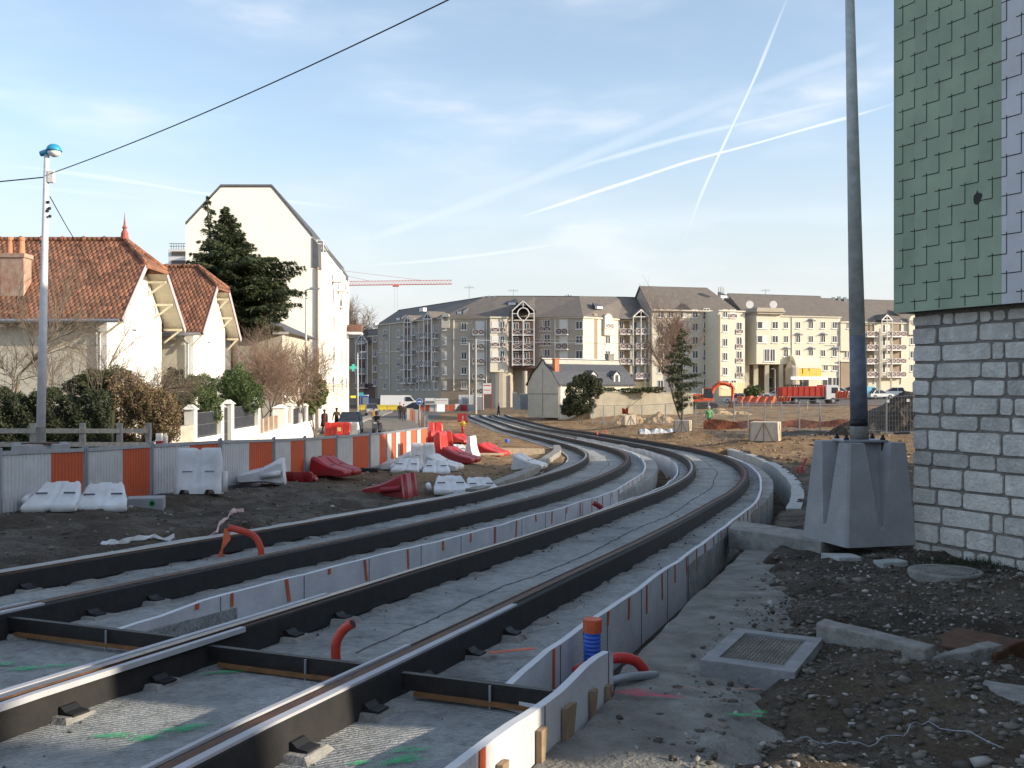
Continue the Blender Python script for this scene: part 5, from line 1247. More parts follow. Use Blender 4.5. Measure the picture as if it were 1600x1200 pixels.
def branchy(t,seed,base,h,spread,levels=5,r0=.09,kids=(3,4),mat_='twig',trunk_m='bark',lean=(0,0),up=.55,trunkfrac=.25,maxseg=6000,stems=1,wig=.18,rk=.6):
    R=random.Random(seed); V=[];Fc=[];V2=[];F2=[]
    def seg(a,b,ra,rb,fine):
        v,f=(V,Fc) if fine else (V2,F2); n=3; d=(b-a); 
        if d.length<1e-5: return
        dn=d.normalized(); x=dn.orthogonal().normalized(); y=dn.cross(x); s=len(v)
        for p,r in ((a,ra),(b,rb)):
            for k in range(n): q=2.0944*k; v.append(p+(x*math.cos(q)+y*math.sin(q))*r)
        for k in range(n): f.append((s+k,s+(k+1)%n,s+n+(k+1)%n,s+n+k))
    cnt=[0]
    def grow(p,d,L,r,lev):
        if cnt[0]>maxseg: return
        n=3; 
        for i in range(n):
            nd=(d+Vector((R.gauss(0,wig),R.gauss(0,wig),R.gauss(0,wig*.6)+.05))).normalized(); q=p+nd*L/n; r2=r*(1-.28/n*1.0)
            seg(p,q,r,r2,lev>=2); cnt[0]+=1; p=q;d=nd;r=r2
            if lev<levels and (i>0 or lev>0):
                for _ in range(R.randint(*kids)-1 if i<n-1 else R.randint(*kids)):
                    a=R.uniform(0,6.28); w=R.uniform(.45,.95); o=d.orthogonal().normalized(); o2=d.cross(o); side=(o*math.cos(a)+o2*math.sin(a)); nd2=(d*(1-w*.45)+side*w*spread+Vector((0,0,up*.25))).normalized()
                    grow(p,nd2,L*R.uniform(.55,.8),r*rk,lev+1)
    for s in range(stems):
        d0=Vector((lean[0]+R.gauss(0,.25 if stems>1 else .03),lean[1]+R.gauss(0,.2 if stems>1 else .03),1)).normalized()
        grow(Vector(base)+Vector((R.gauss(0,.1),0,0))*(stems>1),d0,h*.42,r0,0)
    if F2: np_mesh('trunk',[tuple(v) for v in V2],F2,M[trunk_m],t)
    if Fc: np_mesh('branches',[tuple(v) for v in V],Fc,M[mat_],t)
    return cnt[0]
def bare(label,u,d,h,seed,group=None,name='bare_tree',zb=None,**kw):
    p=gd(u,d); t=thing(name,label,'tree' if 'tree' in name else 'shrub',(p.x,p.y,p.z if zb is None else zb),group=group); branchy(t,seed,(0,0,0),h,kw.pop('spread',.8),**kw); return t
bare('bare pale-stemmed tree at the far left, in front of the nearest tiled house',18,30,6.4,1,group='leafless trees in the left garden',levels=4,stems=3,r0=.07,maxseg=5200,mat_='twig',trunk_m='bark_pale',kids=(2,4))
bare('bare spreading tree just right of the white lamp pole, twigs across the cream wall',85,29,5.8,2,group='leafless trees in the left garden',levels=4,stems=3,r0=.07,maxseg=5200,lean=(.25,0),trunk_m='bark_pale',kids=(2,4))
bare('small bare shrub tree reaching right along the house wall',125,31,5.2,5,group='leafless trees in the left garden',levels=4,stems=2,r0=.05,maxseg=2600,lean=(.1,0),trunk_m='bark_pale',kids=(2,4))
for i,(u,d,h,lab) in enumerate(((385,50,5.6,'tangled leafless shrub right of the second tiled house'),(420,52,6.2,'tall leafless shrub in the middle of the thicket left of the slim lamp post'),(455,54,5.6,'leafless shrub at the right end of the thicket, touching the slim lamp post'))):
    bare(lab,u,d,h,20+i,name='bare_shrub',group='leafless shrubs behind the garden wall',levels=4,stems=9,r0=.05,rk=.72,maxseg=8000,mat_='twig_red',spread=.9,kids=(2,4))
def hedge(label,u0,u1,d0,d1,v_top,mats,n,seed,thick=1.2,size=.05):
    a=gd(u0,d0);b=gd(u1,d1); t=thing('hedge',label,'hedge',tuple(a)); R=np.random.default_rng(seed); f=R.random(n); side=R.random(n)
    L=(b-a); dn=Vector((L.x,L.y,0)).normalized(); nn=np.array([dn.y,-dn.x,0]); zt=np.array([at(0,v_top,d0).z,at(0,v_top,d1).z])
    base=np.outer(1-f,[0,0,0])+np.outer(f,[L.x,L.y,L.z]); H=(zt[0]+(zt[1]-zt[0])*f)-(a.z+L.z*f); H=H*(1+.06*np.sin(f*23)+.05*np.sin(f*61))
    top=side<.3; z=np.where(top,H+R.normal(0,.04,n),R.random(n)*H); off=np.where(top,R.uniform(-thick/2,thick/2,n),np.where(side<.8,thick/2,-thick/2)+R.normal(0,.07,n)+.08*np.sin(f*40+z*5))
    C=base+np.outer(off,nn); C[:,2]+=z; leaves('foliage',C,size,mats,t,seed)
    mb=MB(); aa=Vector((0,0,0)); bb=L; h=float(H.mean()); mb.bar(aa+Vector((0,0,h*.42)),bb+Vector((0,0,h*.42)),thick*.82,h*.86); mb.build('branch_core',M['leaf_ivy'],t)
    return t
hedge('dark clipped hedge along the left edge, behind the white rail fence',-90,178,25.5,26.5,620,[M['leaf_ivy'],M['leaf_dark']],52000,31,size=.036)
def bloc(lab,name,u,d,blobs_px,n,size,mats,seed,**kw):
    p=gd(u,d); k=d/F; bl=[((bu-u)*k,dy,ZC-(bv-HV)*k-p.z,ru*k,rd,rv*k) for bu,bv,ru,rv,dy,rd in blobs_px]
    return bush(name,lab,kw.pop('cat','shrub'),tuple(p),bl,n,size,mats,seed,**kw)
bloc('russet and yellow-green overgrown bush at the right end of the hedge','shrub',225,27,[(190,640,22,38,0,.6),(215,628,28,30,.2,.7),(240,640,30,36,.1,.7),(262,655,20,38,0,.6),(225,670,34,26,-.1,.6)],30000,.032,[M['leaf_brown'],M['leaf_olive'],M['twig_red']],41,stems=9)
bloc('evergreen bush above the hedge in front of the house corner','shrub',160,28,[(150,595,28,18,0,.7),(178,592,22,20,.2,.7),(120,604,24,14,.2,.6)],9000,.036,[M['leaf_dark'],M['leaf_olive']],42)
bloc('sparse reddish-leaved bush in front of the first white gable','shrub',195,27.8,[(195,600,26,20,0,.6),(215,612,22,14,0,.6)],1700,.04,[M['leaf_brown'],M['twig_red']],47,stems=10)
bloc('dark ivy-covered stump between the russet bush and the garden wall','shrub',272,32.5,[(272,600,16,25,0,.5),(280,640,14,30,-.3,.5),(290,665,9,22,-.5,.4)],7000,.05,[M['leaf_ivy'],M['leaf_dark']],43)
bloc('bright green juniper spilling over the first garden railing','juniper',315,35,[(285,615,16,26,0,.6),(312,625,24,28,0,.8),(330,640,18,26,-.1,.6),(310,600,26,16,.2,.6)],13000,.075,[M['leaf_green'],M['leaf_dark']],44,aspect=.16,droop=.3)
bloc('bright green juniper behind the second garden railing, taller than the first','juniper',368,39,[(350,615,22,26,0,.8),(372,605,26,32,0,.9),(392,620,20,26,-.1,.7),(362,590,16,14,.2,.6)],13000,.08,[M['leaf_green'],M['leaf_dark']],45,aspect=.16,droop=.3)
bloc('glossy laurel bush right of the slim street lamp','shrub',492,58,[(485,625,13,22,0,.7),(497,612,13,24,.2,.7),(478,635,14,12,0,.6)],5000,.09,[M['leaf_green'],M['leaf_olive']],46)
def conifer(name,label,u,d,v_top,v_bot,prof,seed,mats,n_limbs=60,leaders=None,size=.10,tuft=26,droop=.35,trunk_to_ground=True,cat='conifer',limb_el=.15,trunk_r=.16):
    """prof: list of (v, left px, right px)"""
    p=gd(u,d); k=d/F; t=thing(name,label,cat,tuple(p)); R=random.Random(seed); NR=np.random.default_rng(seed); C=[];D=[]
    zof=lambda v:ZC-(v-HV)*k-p.z
    vs=[q[0] for q in prof]; 
    limbs=MB(); 
    for i in range(n_limbs):
        f=(i+R.random())/n_limbs; v=v_top+(v_bot-v_top)*f**.85
        l=float(np.interp(v,vs,[q[1] for q in prof]))*k; r=float(np.interp(v,vs,[q[2] for q in prof]))*k
        a=R.uniform(0,2*math.pi); c=math.cos(a); m=(l if c<0 else r); dep=(l+r)/2; rad=1/math.sqrt((c/m)**2+(math.sin(a)/max(.3,dep))**2)*R.uniform(.72,1.08)
        z0=zof(v)-rad*limb_el*.3; pts=[]
        xoff=0
        if leaders: xoff=float(np.interp(v,[q[0] for q in leaders],[q[1] for q in leaders]))*k
        for j in range(7):
            g=j/6; pts.append(Vector((xoff+c*rad*g,math.sin(a)*rad*g,z0+rad*limb_el*g+(-.28*rad*(g**2.2))*droop*1.0+R.uniform(-.02,.02))))
        limbs.tube(pts,[max(.008,.045*(1-g/6.5)*min(1,rad/2)) for g in range(7)],4,cap=False)
        K=max(3,int(rad/.16))
        for j in range(K):
            g=(j+.6+R.random()*.6)/K; g=min(1,g); ii=min(5,int(g*6)); q=pts[ii].lerp(pts[ii+1],g*6-ii) if ii<6 else pts[6]
            w=.30*rad*(1-abs(g-.45)*1.2)*.55+.10; nn=int(tuft*(.5+.5*w/.3))
            side=Vector((-math.sin(a),math.cos(a),0)); 
            for _ in range(nn):
                s=NR.normal()*w*.6; o=q+side*s+Vector((0,0,-abs(s)*.35-abs(NR.normal())*.09)); C.append(tuple(o)); dd=Vector((c,math.sin(a),-.25))*.8+side*(1 if s>0 else -1)*.7; D.append(tuple(dd))
    leaves('foliage',np.array(C),size,mats,t,seed,aspect=.2,droop=droop*.4,dirs=np.array(D))
    limbs.build('limbs',M['bark'],t)
    mb=MB(); zt=zof(v_top); xo=0 if not leaders else float(leaders[0][1])*k
    mb.tube([(0,0,-.1 if trunk_to_ground else zof(v_bot)),(0,0,zof(v_bot)),(xo*.3,0,(zof(v_bot)+zt)/2),(xo,0,zt)],[trunk_r,trunk_r*.9,trunk_r*.55,.02],8); mb.build('trunk',M['bark'],t)
    return t
conifer('cedar','large dark cedar with drooping tiers in front of the tall white block',366,58,322,520,[(322,3,5),(345,14,18),(375,40,26),(400,66,46),(418,78,112),(440,64,85),(470,46,118),(500,28,90),(520,22,60)],7,[M['leaf_dark'],mat('cedar_leaf',(.03,.042,.02),.7,.5,2,col2=(.075,.09,.03))],280,leaders=[(322,-16),(380,-4),(430,0),(520,5)],size=.13,tuft=34,droop=.4,limb_el=.22,trunk_r=.22)
conifer('cedar','slim second top of the cedar, rising left against the sky',330,60,306,430,[(306,2,3),(330,10,8),(360,18,16),(400,26,22),(430,20,20)],8,[M['leaf_dark']],46,leaders=[(306,-7),(340,0),(430,4)],size=.12,tuft=26,droop=.4,limb_el=.2,trunk_to_ground=True)
conifer('small_conifer','small conifer behind the laurel, at the corner of the tall white block',494,60,556,640,[(556,1,2),(590,10,8),(640,14,12)],9,[M['leaf_olive'],M['leaf_dark']],34,size=.09,tuft=16,trunk_r=.07)
# right side trees
conifer('planted_pine','newly planted pine with ragged dark tiers standing in a wrapped root ball',1066,62,512,640,[(512,3,4),(535,12,14),(555,30,18),(565,34,24),(590,30,30),(602,10,36),(612,14,38),(640,6,16)],12,[mat('pine_leaf',(.035,.05,.02),.75,.5,3,col2=(.10,.11,.045)),M['leaf_dark']],62,size=.12,tuft=24,droop=.2,limb_el=.12,trunk_r=.09,cat='pine tree')
bare('tall leafless tree with reddish twigs behind the planted pine',1071,76,10.6,33,levels=5,stems=5,r0=.10,rk=.74,maxseg=9000,mat_='twig_red',spread=.72,kids=(2,3),up=.75,wig=.13)
bare('round-headed leafless tree standing behind the far dark building',575,222,30,34,levels=5,stems=6,r0=.3,rk=.78,maxseg=9000,mat_='twig',spread=1.0,kids=(2,4))
bare('young bare street tree in front of the hotel entrance',1184,168,9,35,levels=4,stems=1,r0=.06,maxseg=900,mat_='twig',spread=.7,name='bare_tree')
bloc('dark bushy conifer standing in front of the old slate-roofed house','conifer_bush',908,106,[(905,610,22,22,0,1.6),(915,595,16,14,.2,1.2),(928,605,14,18,0,1.2),(905,632,26,16,-.2,1.6),(895,640,20,10,-.2,1.5)],20000,.10,[M['leaf_ivy'],M['leaf_dark']],48,cat='conifer')
bloc('round olive bush among the parked cars behind the excavator','shrub',1176,150,[(1172,612,10,9,0,1),(1182,610,9,8,0,1)],1500,.16,[M['leaf_olive'],M['leaf_green']],49)
bloc('low dark hedge growing on top of the long grey wall','shrub',965,116,[(945,609,18,4,0,.6),(985,610,22,4,0,.6),(1020,609,20,5,0,.6)],2500,.12,[M['leaf_dark'],M['leaf_olive']],50)
# ================================================================ far apartment buildings
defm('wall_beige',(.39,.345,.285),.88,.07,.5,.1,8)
defm('wall_dim_tan',(.29,.225,.165),.88,.08,.5,.1,8)  # darker wall tone, also stands for shade on a flank and in loggias
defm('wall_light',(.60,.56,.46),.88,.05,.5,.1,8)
defm('wall_yellow',(.62,.50,.30),.88,.05,.5)
defm('roof_brown',(.15,.13,.115),.8,.18,1.1,.3,6)
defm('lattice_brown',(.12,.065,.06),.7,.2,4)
defm('frame_white',(.72,.71,.70),.5,.04,3)
defm('pane',(.05,.055,.07),.15,.3,1.2)
defm('shutter',(.62,.62,.60),.6,.05,3)
defm('awning_blue',(.22,.27,.36),.7,.1,3)
WMATS=['frame_white','pane','shutter']
class Wing:
    def __init__(s,t,a,b,ze=14.7,zb=-2.9,depth=11,wall='wall_beige',roof=None,name='wall',base=None,hang=None):
        s.t=t; s.a=Vector((*[(a[0]-800)*a[1]/F,a[1]],0)); s.b=Vector((*[(b[0]-800)*b[1]/F,b[1]],0)); s.d=(s.b-s.a).normalized(); s.n=Vector((s.d.y,-s.d.x,0)); s.L=(s.b-s.a).length; s.ze=ze
        bk=-s.n*depth; z0=hang if hang is not None else zb
        q=[s.a,s.b,s.b+bk,s.a+bk]; mb=MB(); mb.hexa([p+Z*z0 for p in q],[p+Z*ze for p in q]); s.w=mb.build(name,M[wall],t,world=True)
        if base:
            mb=MB(); c=(s.a+s.b)/2+s.n*.02; mb.obox(c+Z*((zb+base[0])/2),s.d*(s.L/2-.02),s.n*.03,Z*((base[0]-zb)/2)); mb.build('ground_storey_band',M[base[1]],t,world=True)
        # string course + cornice
        mb=MB(); c=(s.a+s.b)/2+s.n*.12; mb.obox(c+Z*(ze-.1),s.d*(s.L/2+.12),s.n*.16,Z*.12); mb.build('cornice',M['wall_light'],t,world=True)
        if roof:
            zr,la,lb,fr=roof # ridge height, inset at a, inset at b, how far back
            e0=s.a+s.n*.35-s.d*.25+Z*(ze+.03);e1=s.b+s.n*.35+s.d*.25+Z*(ze+.03);r0=s.a-s.n*fr+s.d*la+Z*zr;r1=s.b-s.n*fr-s.d*lb+Z*zr; k0=s.a-s.n*(2*fr)-s.d*.25+Z*(ze+.03);k1=s.b-s.n*(2*fr)+s.d*.25+Z*(ze+.03)
            mb=MB(); mb.add([e0,e1,r1,r0,k0,k1],[(0,1,2,3),(3,2,5,4),(0,3,4),(1,5,2),(0,4,5,1)]); s.roof=mb.build('roof',M['roof_brown'],t,world=True)
            mb=MB(); mb.tube([r0+Z*.02,r1+Z*.02],.12,5); mb.build('ridge',M['slate'],s.t,world=True)
    def pos(s,u,v,out=0):
        k=(u-800)/F; q=s.a+s.n*out; t=(q.x-k*q.y)/(k*s.d.y-s.d.x); p=q+s.d*t; return Vector((p.x,p.y,ZC-(v-HV)*p.y/F))
    def win(s,u,v,w,h,kind='plain',out=0,rail=False,parent=None):
        """w,h in metres"""
        p=s.pos(u,v,out); mb=MB(); d,n=s.d,s.n
        if kind=='shutter': mb.obox(p+n*.02,d*(w/2),n*.03,Z*h/2,2)
        else:
            mb.obox(p+n*.01,d*(w/2),n*.02,Z*h/2,1)
            for sg in (-1,0,1): mb.obox(p+n*.04+d*sg*(w/2-.04),d*.045,n*.03,Z*h/2,0)
            for sg in (-1,1): mb.obox(p+n*.04+Z*sg*(h/2-.04),d*(w/2-.085),n*.03,Z*.045,0)
            if kind=='half': mb.obox(p+n*.035+d*w*.25,d*(w*.2),n*.02,Z*(h/2-.1),2)
        mb.obox(p+n*.09-Z*(h/2+.06),d*(w/2+.12),n*.10,Z*.05,0)
        f=mb.build('window',[M[m] for m in WMATS],s.t,world=True)
        if rail: s.rail(u,v,w+.25,.9,zoff=-h/2+.25,out=out+.12)
        return f
    def rail(s,u,v,w,h=.95,zoff=0,out=.12,xs=None,back='lattice_brown',slab=0,name='balcony_rail'):
        p=s.pos(u,v,0)+Z*zoff+s.n*out; d,n=s.d,s.n; mb=MB(); hw=w/2
        mb.obox(p,d*hw,n*.015,Z*h/2,1)
        q=p+n*.04
        for sg in (-1,1): mb.bar(q-d*hw+Z*sg*h/2,q+d*hw+Z*sg*h/2,.06,.06,0)
        k=xs or max(1,round(w/1.1)); 
        for i in range(k+1): x=-hw+w*i/k; mb.bar(q+d*x-Z*h/2,q+d*x+Z*h/2,.05,.04,0,up=tuple(n))
        for i in range(k):
            x0=-hw+w*i/k;x1=x0+w/k; mb.bar(q+d*x0-Z*h/2,q+d*x1+Z*h/2,.055,.03,0,up=tuple(n)); mb.bar(q+d*x0+Z*h/2,q+d*x1-Z*h/2,.055,.03,0,up=tuple(n))
        if slab: mb.obox(p-n*(slab/2)-Z*(h/2+.12),d*hw,n*slab/2,Z*.09,0)
        return mb.build(name,[M['frame_white'],M[back]],s.t,world=True)
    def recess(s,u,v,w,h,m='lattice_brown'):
        p=s.pos(u,v); mb=MB(); mb.obox(p+s.n*.008,s.d*w/2,s.n*.008,Z*h/2); return mb.build('loggia_shade',M[m],s.t,world=True)  # flat dark panel; the loggia's inner shade is put into its colour
    def frame(s,u0,u1,vtop,vbot,out=1.1,roof=1.6,nm='gable_frame'):
        a=s.pos(u0,vtop,out);b=s.pos(u1,vtop,out); zb=s.pos(u0,vbot,out).z; m=(a+b)/2; up=(b-a).length*.42; mb=MB()
        a0=a-Z*up;b0=b-Z*up
        for p in (a0,b0,m-Z*0): 
            mb.bar(Vector((p.x,p.y,zb)),Vector((p.x,p.y,p.z if p is not m else a.z)),.16,.16,up=(0,1,0)) if p is not m else None
        mb.bar(a0,m,.18,.18); mb.bar(b0,m,.18,.18); mb.bar(a0,b0,.14,.14); mb.bar(m,m-Z*up,.12,.12,up=(0,1,0))
        mb.build(nm,M['frame_white'],s.t,world=True)
        e=.25; bk=-s.n*(out+4.5); mb=MB(); A0=a0-s.d*e-Z*.05;B0=b0+s.d*e-Z*.05;Mm=m+Z*.12
        mb.hexa([A0,Mm,Mm+bk,A0+bk],[p+Z*.12 for p in (A0,Mm,Mm+bk,A0+bk)]); mb.hexa([Mm,B0,B0+bk,Mm+bk],[p+Z*.12 for p in (Mm,B0,B0+bk,Mm+bk)]); mb.build('gable_roof',M['roof_brown'],s.t,world=True)
        mb=MB(); g=-s.n*(out-.02); mb.hexa([a0+g+Z*0,b0+g,m+g],[p-s.n*3.5 for p in (a0+g,b0+g,m+g)]); mb.build('gable_wall',M['lattice_brown'],s.t,world=True)
    def skylight(s,u,v,w=1.2):
        p=s.pos(u,v,-1.2); mb=MB(); mb.hexa([p-s.d*w-Z*.5,p+s.d*w-Z*.5,p+s.d*w*.2-s.n*1.8+Z*.3,p-s.d*w*.2-s.n*1.8+Z*.3],[p-s.d*w+Z*.0,p+s.d*w+Z*.0,p+s.d*w*.2-s.n*1.8+Z*.9,p-s.d*w*.2-s.n*1.8+Z*.9]); mb.build('roof_dormer',M['slate'],s.t,world=True)
        mb=MB(); mb.obox(p+s.n*.02-Z*.2,s.d*w*.6,s.n*.03,Z*.22); mb.build('dormer_window',M['frame_white'],s.t,world=True)
    def pipe(s,u,v0,v1):
        mb=MB(); mb.tube([s.pos(u,v0,.12),s.pos(u,v1,.12)],.09,6); mb.build('downpipe',M['frame_white'],s.t,world=True)
ROWS=[510,532.5,555.5,579,602]
def roofstrip(t,E,Rg,ze=14.72):
    mb=MB(); es=[at(u,0,d-.4) for u,d in E]; es=[Vector((p.x,p.y,ze)) for p in es]; rs=[at(*r) for r in Rg]; bs=[Vector((p.x+.2,p.y+9,ze-.5)) for p in rs]; n=len(es)
    mb.add(es+rs+bs,[(i,i+1,n+i+1,n+i) for i in range(n-1)]+[(n+i,n+i+1,2*n+i+1,2*n+i) for i in range(n-1)]+[(0,n,2*n),(n-1,3*n-1,2*n-1)])
    mb.build('roof',M['roof_brown'],t,world=True); mb=MB(); mb.tube([p+Z*.03 for p in rs],.1,5); mb.build('ridge',M['slate'],t,world=True)
def b1():
    t=thing('apartment_building','dark shaded wing at the far left end of the far apartment row, lowest roof','apartment building',(-30,205,-2.9))
    w=Wing(t,(540,214),(592,206),ze=12.5,roof=(14.2,0,0,5),wall='wall_dim_tan')
    for v in (533,556,580,602): w.rail(568,v,3.2,1.0,out=1.0,slab=1.0); w.recess(568,v-9,3.0,1.6); w.win(586,v-4,1,1.4)
    for u in (561,572,582): w.pipe(u,526,600)
    w.frame(556,574,522,600,out=1.1)
    w.recess(577,612,4.0,3.5)
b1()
def b2():
    t=thing('apartment_building','long shaded apartment wing with two tall white gable frames, above the white van','apartment building',(-20,195,-2.9))
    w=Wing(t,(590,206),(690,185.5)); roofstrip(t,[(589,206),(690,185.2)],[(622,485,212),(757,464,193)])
    for u in (596,604.5):
        for v in (541,562,584): w.win(u,v,.8 if u<600 else .6,1.6)
    w.win(602,521,1.2,1.6,rail=True); w.win(602,603,1.3,1.3)
    for v in (521,543,566,587,604): w.win(623,v,1.0,1.5,rail=v>540 and v<600)
    for v in (506,521,543,566,587):
        if v>510: w.rail(636.5,v+7,1.9,1.0,out=1.05,slab=1.05); w.rail(646.5,v+7,1.4,1.0,out=.9,slab=.9)
        w.recess(636.5,v-3,1.8,1.5); w.win(646.5,v-3,.9,1.6)
    w.frame(631,642.5,494,597,out=1.15)
    for v in (516,537,560,583):
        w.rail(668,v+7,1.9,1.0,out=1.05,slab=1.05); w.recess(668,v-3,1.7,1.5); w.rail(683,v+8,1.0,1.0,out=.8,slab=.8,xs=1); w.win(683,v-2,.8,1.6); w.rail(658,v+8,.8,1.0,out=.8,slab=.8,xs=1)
    w.frame(662,674.5,488,594,out=1.15)
    for u in (632,643,652,663,672,682): w.win(u,603,1.0,1.5)
    for u in (609,655,678): w.pipe(u,506,610)
    w.skylight(622,497); w.skylight(718,487)
    mb=MB(); mb.obox((w.a+w.b)/2+w.n*.05+Z*8.9,w.d*w.L/2,w.n*.05,Z*.08); mb.build('string_course',M['wall_light'],t,world=True)
    for i,(u,v) in enumerate(((587,508),(661,484))):
        p=w.pos(u,v,.4); mb=MB(); mb.obox(p,w.d*.7,w.n*.4,Z*.35); mb.build('vent_box',M['frame_white'],t,world=True)
b2()
def b3():
    t=thing('apartment_building','tan apartment wing left of the arched frame, behind the street lamps','apartment building',(-8,186,-2.9))
    w=Wing(t,(689,185.2),(766,184),base=(3.2,'wall_dim_tan'))
    for v in ROWS: w.win(695,v,.7,1.5,'half'); w.win(725,v,1.1,1.4)
    # small round-headed dormer over the first column
    p=w.pos(696,499,.3); mb=MB(); mb.tube([p-w.n*1.5+Z*.4,p+Z*.4],.75,14); mb.obox(p-w.n*.7-Z*.6,w.d*.75,w.n*.7,Z*1.0); mb.build('round_headed_dormer',M['wall_light'],t,world=True)
    for v in ROWS: w.win(750,v,1.7,2.0,'shutter'); w.rail(748.5,v+9,2.1,.9,out=.9,slab=.9)
    w.pipe(760,500,600); w.pipe(709,500,610)
    mb=MB(); mb.obox((w.a+w.b)/2+w.n*.05+Z*10.6,w.d*w.L/2,w.n*.05,Z*.07); mb.build('string_course',M['wall_light'],t,world=True)
    # projecting bay whose ground storey is cut back
    y=Wing(t,(766,183),(793,183.6),roof=None,name='bay_wall',wall='wall_light',hang=4.5,depth=4)
    for v in (510,533,556): y.win(773.5,v,1.3,1.9,'shutter',rail=True); y.win(785,v,.8,1.9,rail=True)
    s=Wing(t,(793,184),(801,185),roof=None,name='bay_wall',wall='wall_beige',hang=-2.9,depth=6)
    p=y.pos(780,610,-2.2); mb=MB(); mb.lathe([(2.6,-.5),(2.6,7.4)],(p.x-t.location.x,p.y+.5-t.location.y,-2.5-t.location.z),24); mb.build('curved_ground_wall',M['wall_beige'],t)
    y2=Wing(t,(766,188),(842,188),ze=14.7,wall='wall_beige',depth=6,name='recessed_wall'); roofstrip(t,[(690,185.2),(766,184),(800,184)],[(757,464,193),(778,463,193),(800,463,193)])
b3()
def b4():
    t=thing('arch_tower','white tubular frame tower with a big round arch motif and three balcony tiers','frame tower',(3,184,-2.5))
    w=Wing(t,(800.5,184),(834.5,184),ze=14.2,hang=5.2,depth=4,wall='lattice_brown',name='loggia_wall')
    for v in (519,542,565):
        for u in (808.5,826): w.rail(u,v,1.95,1.0,out=1.2,slab=1.2,xs=1)
        for u in (806,823): w.win(u,v-9,1.0,1.4)
    a=w.pos(800.5,495,1.3);b=w.pos(834.5,495,1.3);zb=w.pos(800,572,1.3).z; m=(a+b)/2; zc=w.pos(817,490,1.3).z; mb=MB()
    for p in (a,b,m): mb.bar(Vector((p.x,p.y,zb)),Vector((p.x,p.y,a.z+1.1 if p is not m else zc-1.1)),.17,.17,up=(0,1,0))
    top=Vector((m.x,m.y,w.pos(817,470,1.3).z)); mb.bar(a+Z*1.1,top,.2,.2); mb.bar(b+Z*1.1,top,.2,.2); mb.bar(top,Vector((m.x,m.y,zc+1.0)),.15,.15,up=(0,1,0))
    for sg in (-1,1): mb.bar(Vector((m.x+sg*1.05,m.y,zc)),Vector((m.x+sg*2.0,m.y,zc)),.14,.14)
    R_=1.05; mb.tube([Vector((m.x+R_*math.cos(q),m.y,zc+R_*math.sin(q))) for q in np.linspace(-.5,math.pi+.5,22)]+[Vector((m.x,m.y,zc-1.55)),Vector((m.x+R_*math.cos(-.5),m.y,zc+R_*math.sin(-.5)))],.10,6,cap=False); mb.build('arch_frame',M['frame_white'],t,world=True)
    bk=Vector((0,6,0)); e=.35; mb=MB(); A0=a+Z*1.0-X*e;B0=b+Z*1.0+X*e;T=top+Z*.15
    mb.hexa([A0,T,T+bk,A0+bk],[p+Z*.15 for p in (A0,T,T+bk,A0+bk)]); mb.hexa([T,B0,B0+bk,T+bk],[p+Z*.15 for p in (T,B0,B0+bk,T+bk)]); mb.build('gable_roof',M['roof_brown'],t,world=True)
    p=w.pos(820,600,.6); mb=MB(); mb.lathe([(.45,0),(.45,7.6)],(p.x-t.location.x,p.y-t.location.y,-.4),14); mb.build('support_column',M['wall_beige'],t)
b4()
def b5():
    t=thing('apartment_building','tan apartment wing right of the arched frame, behind the old slate-roofed house','apartment building',(10,186,-2.5))
    w=Wing(t,(835,186),(911,183),wall='wall_beige'); roofstrip(t,[(800,184),(836,185.6),(911,183)],[(800,463,193),(836,463,193),(905,463.5,192)])
    for v in (508,531,554): w.win(846,v,.5,2.0,rail=True); w.win(855,v,1.2,2.0,rail=True); w.win(880.5,v-1,1.6,1.9,'shutter'); w.win(905,v,1.3,1.5)
    for v in (518,541,564): w.rail(879.5,v,2.2,1.0,out=.9,slab=.9)
    w.pipe(867,498,600)
    mb=MB(); mb.obox((w.a+w.b)/2+w.n*.05+Z*10.6,w.d*w.L/2,w.n*.05,Z*.07); mb.build('string_course',M['wall_light'],t,world=True)
    w.skylight(800,473)
b5()
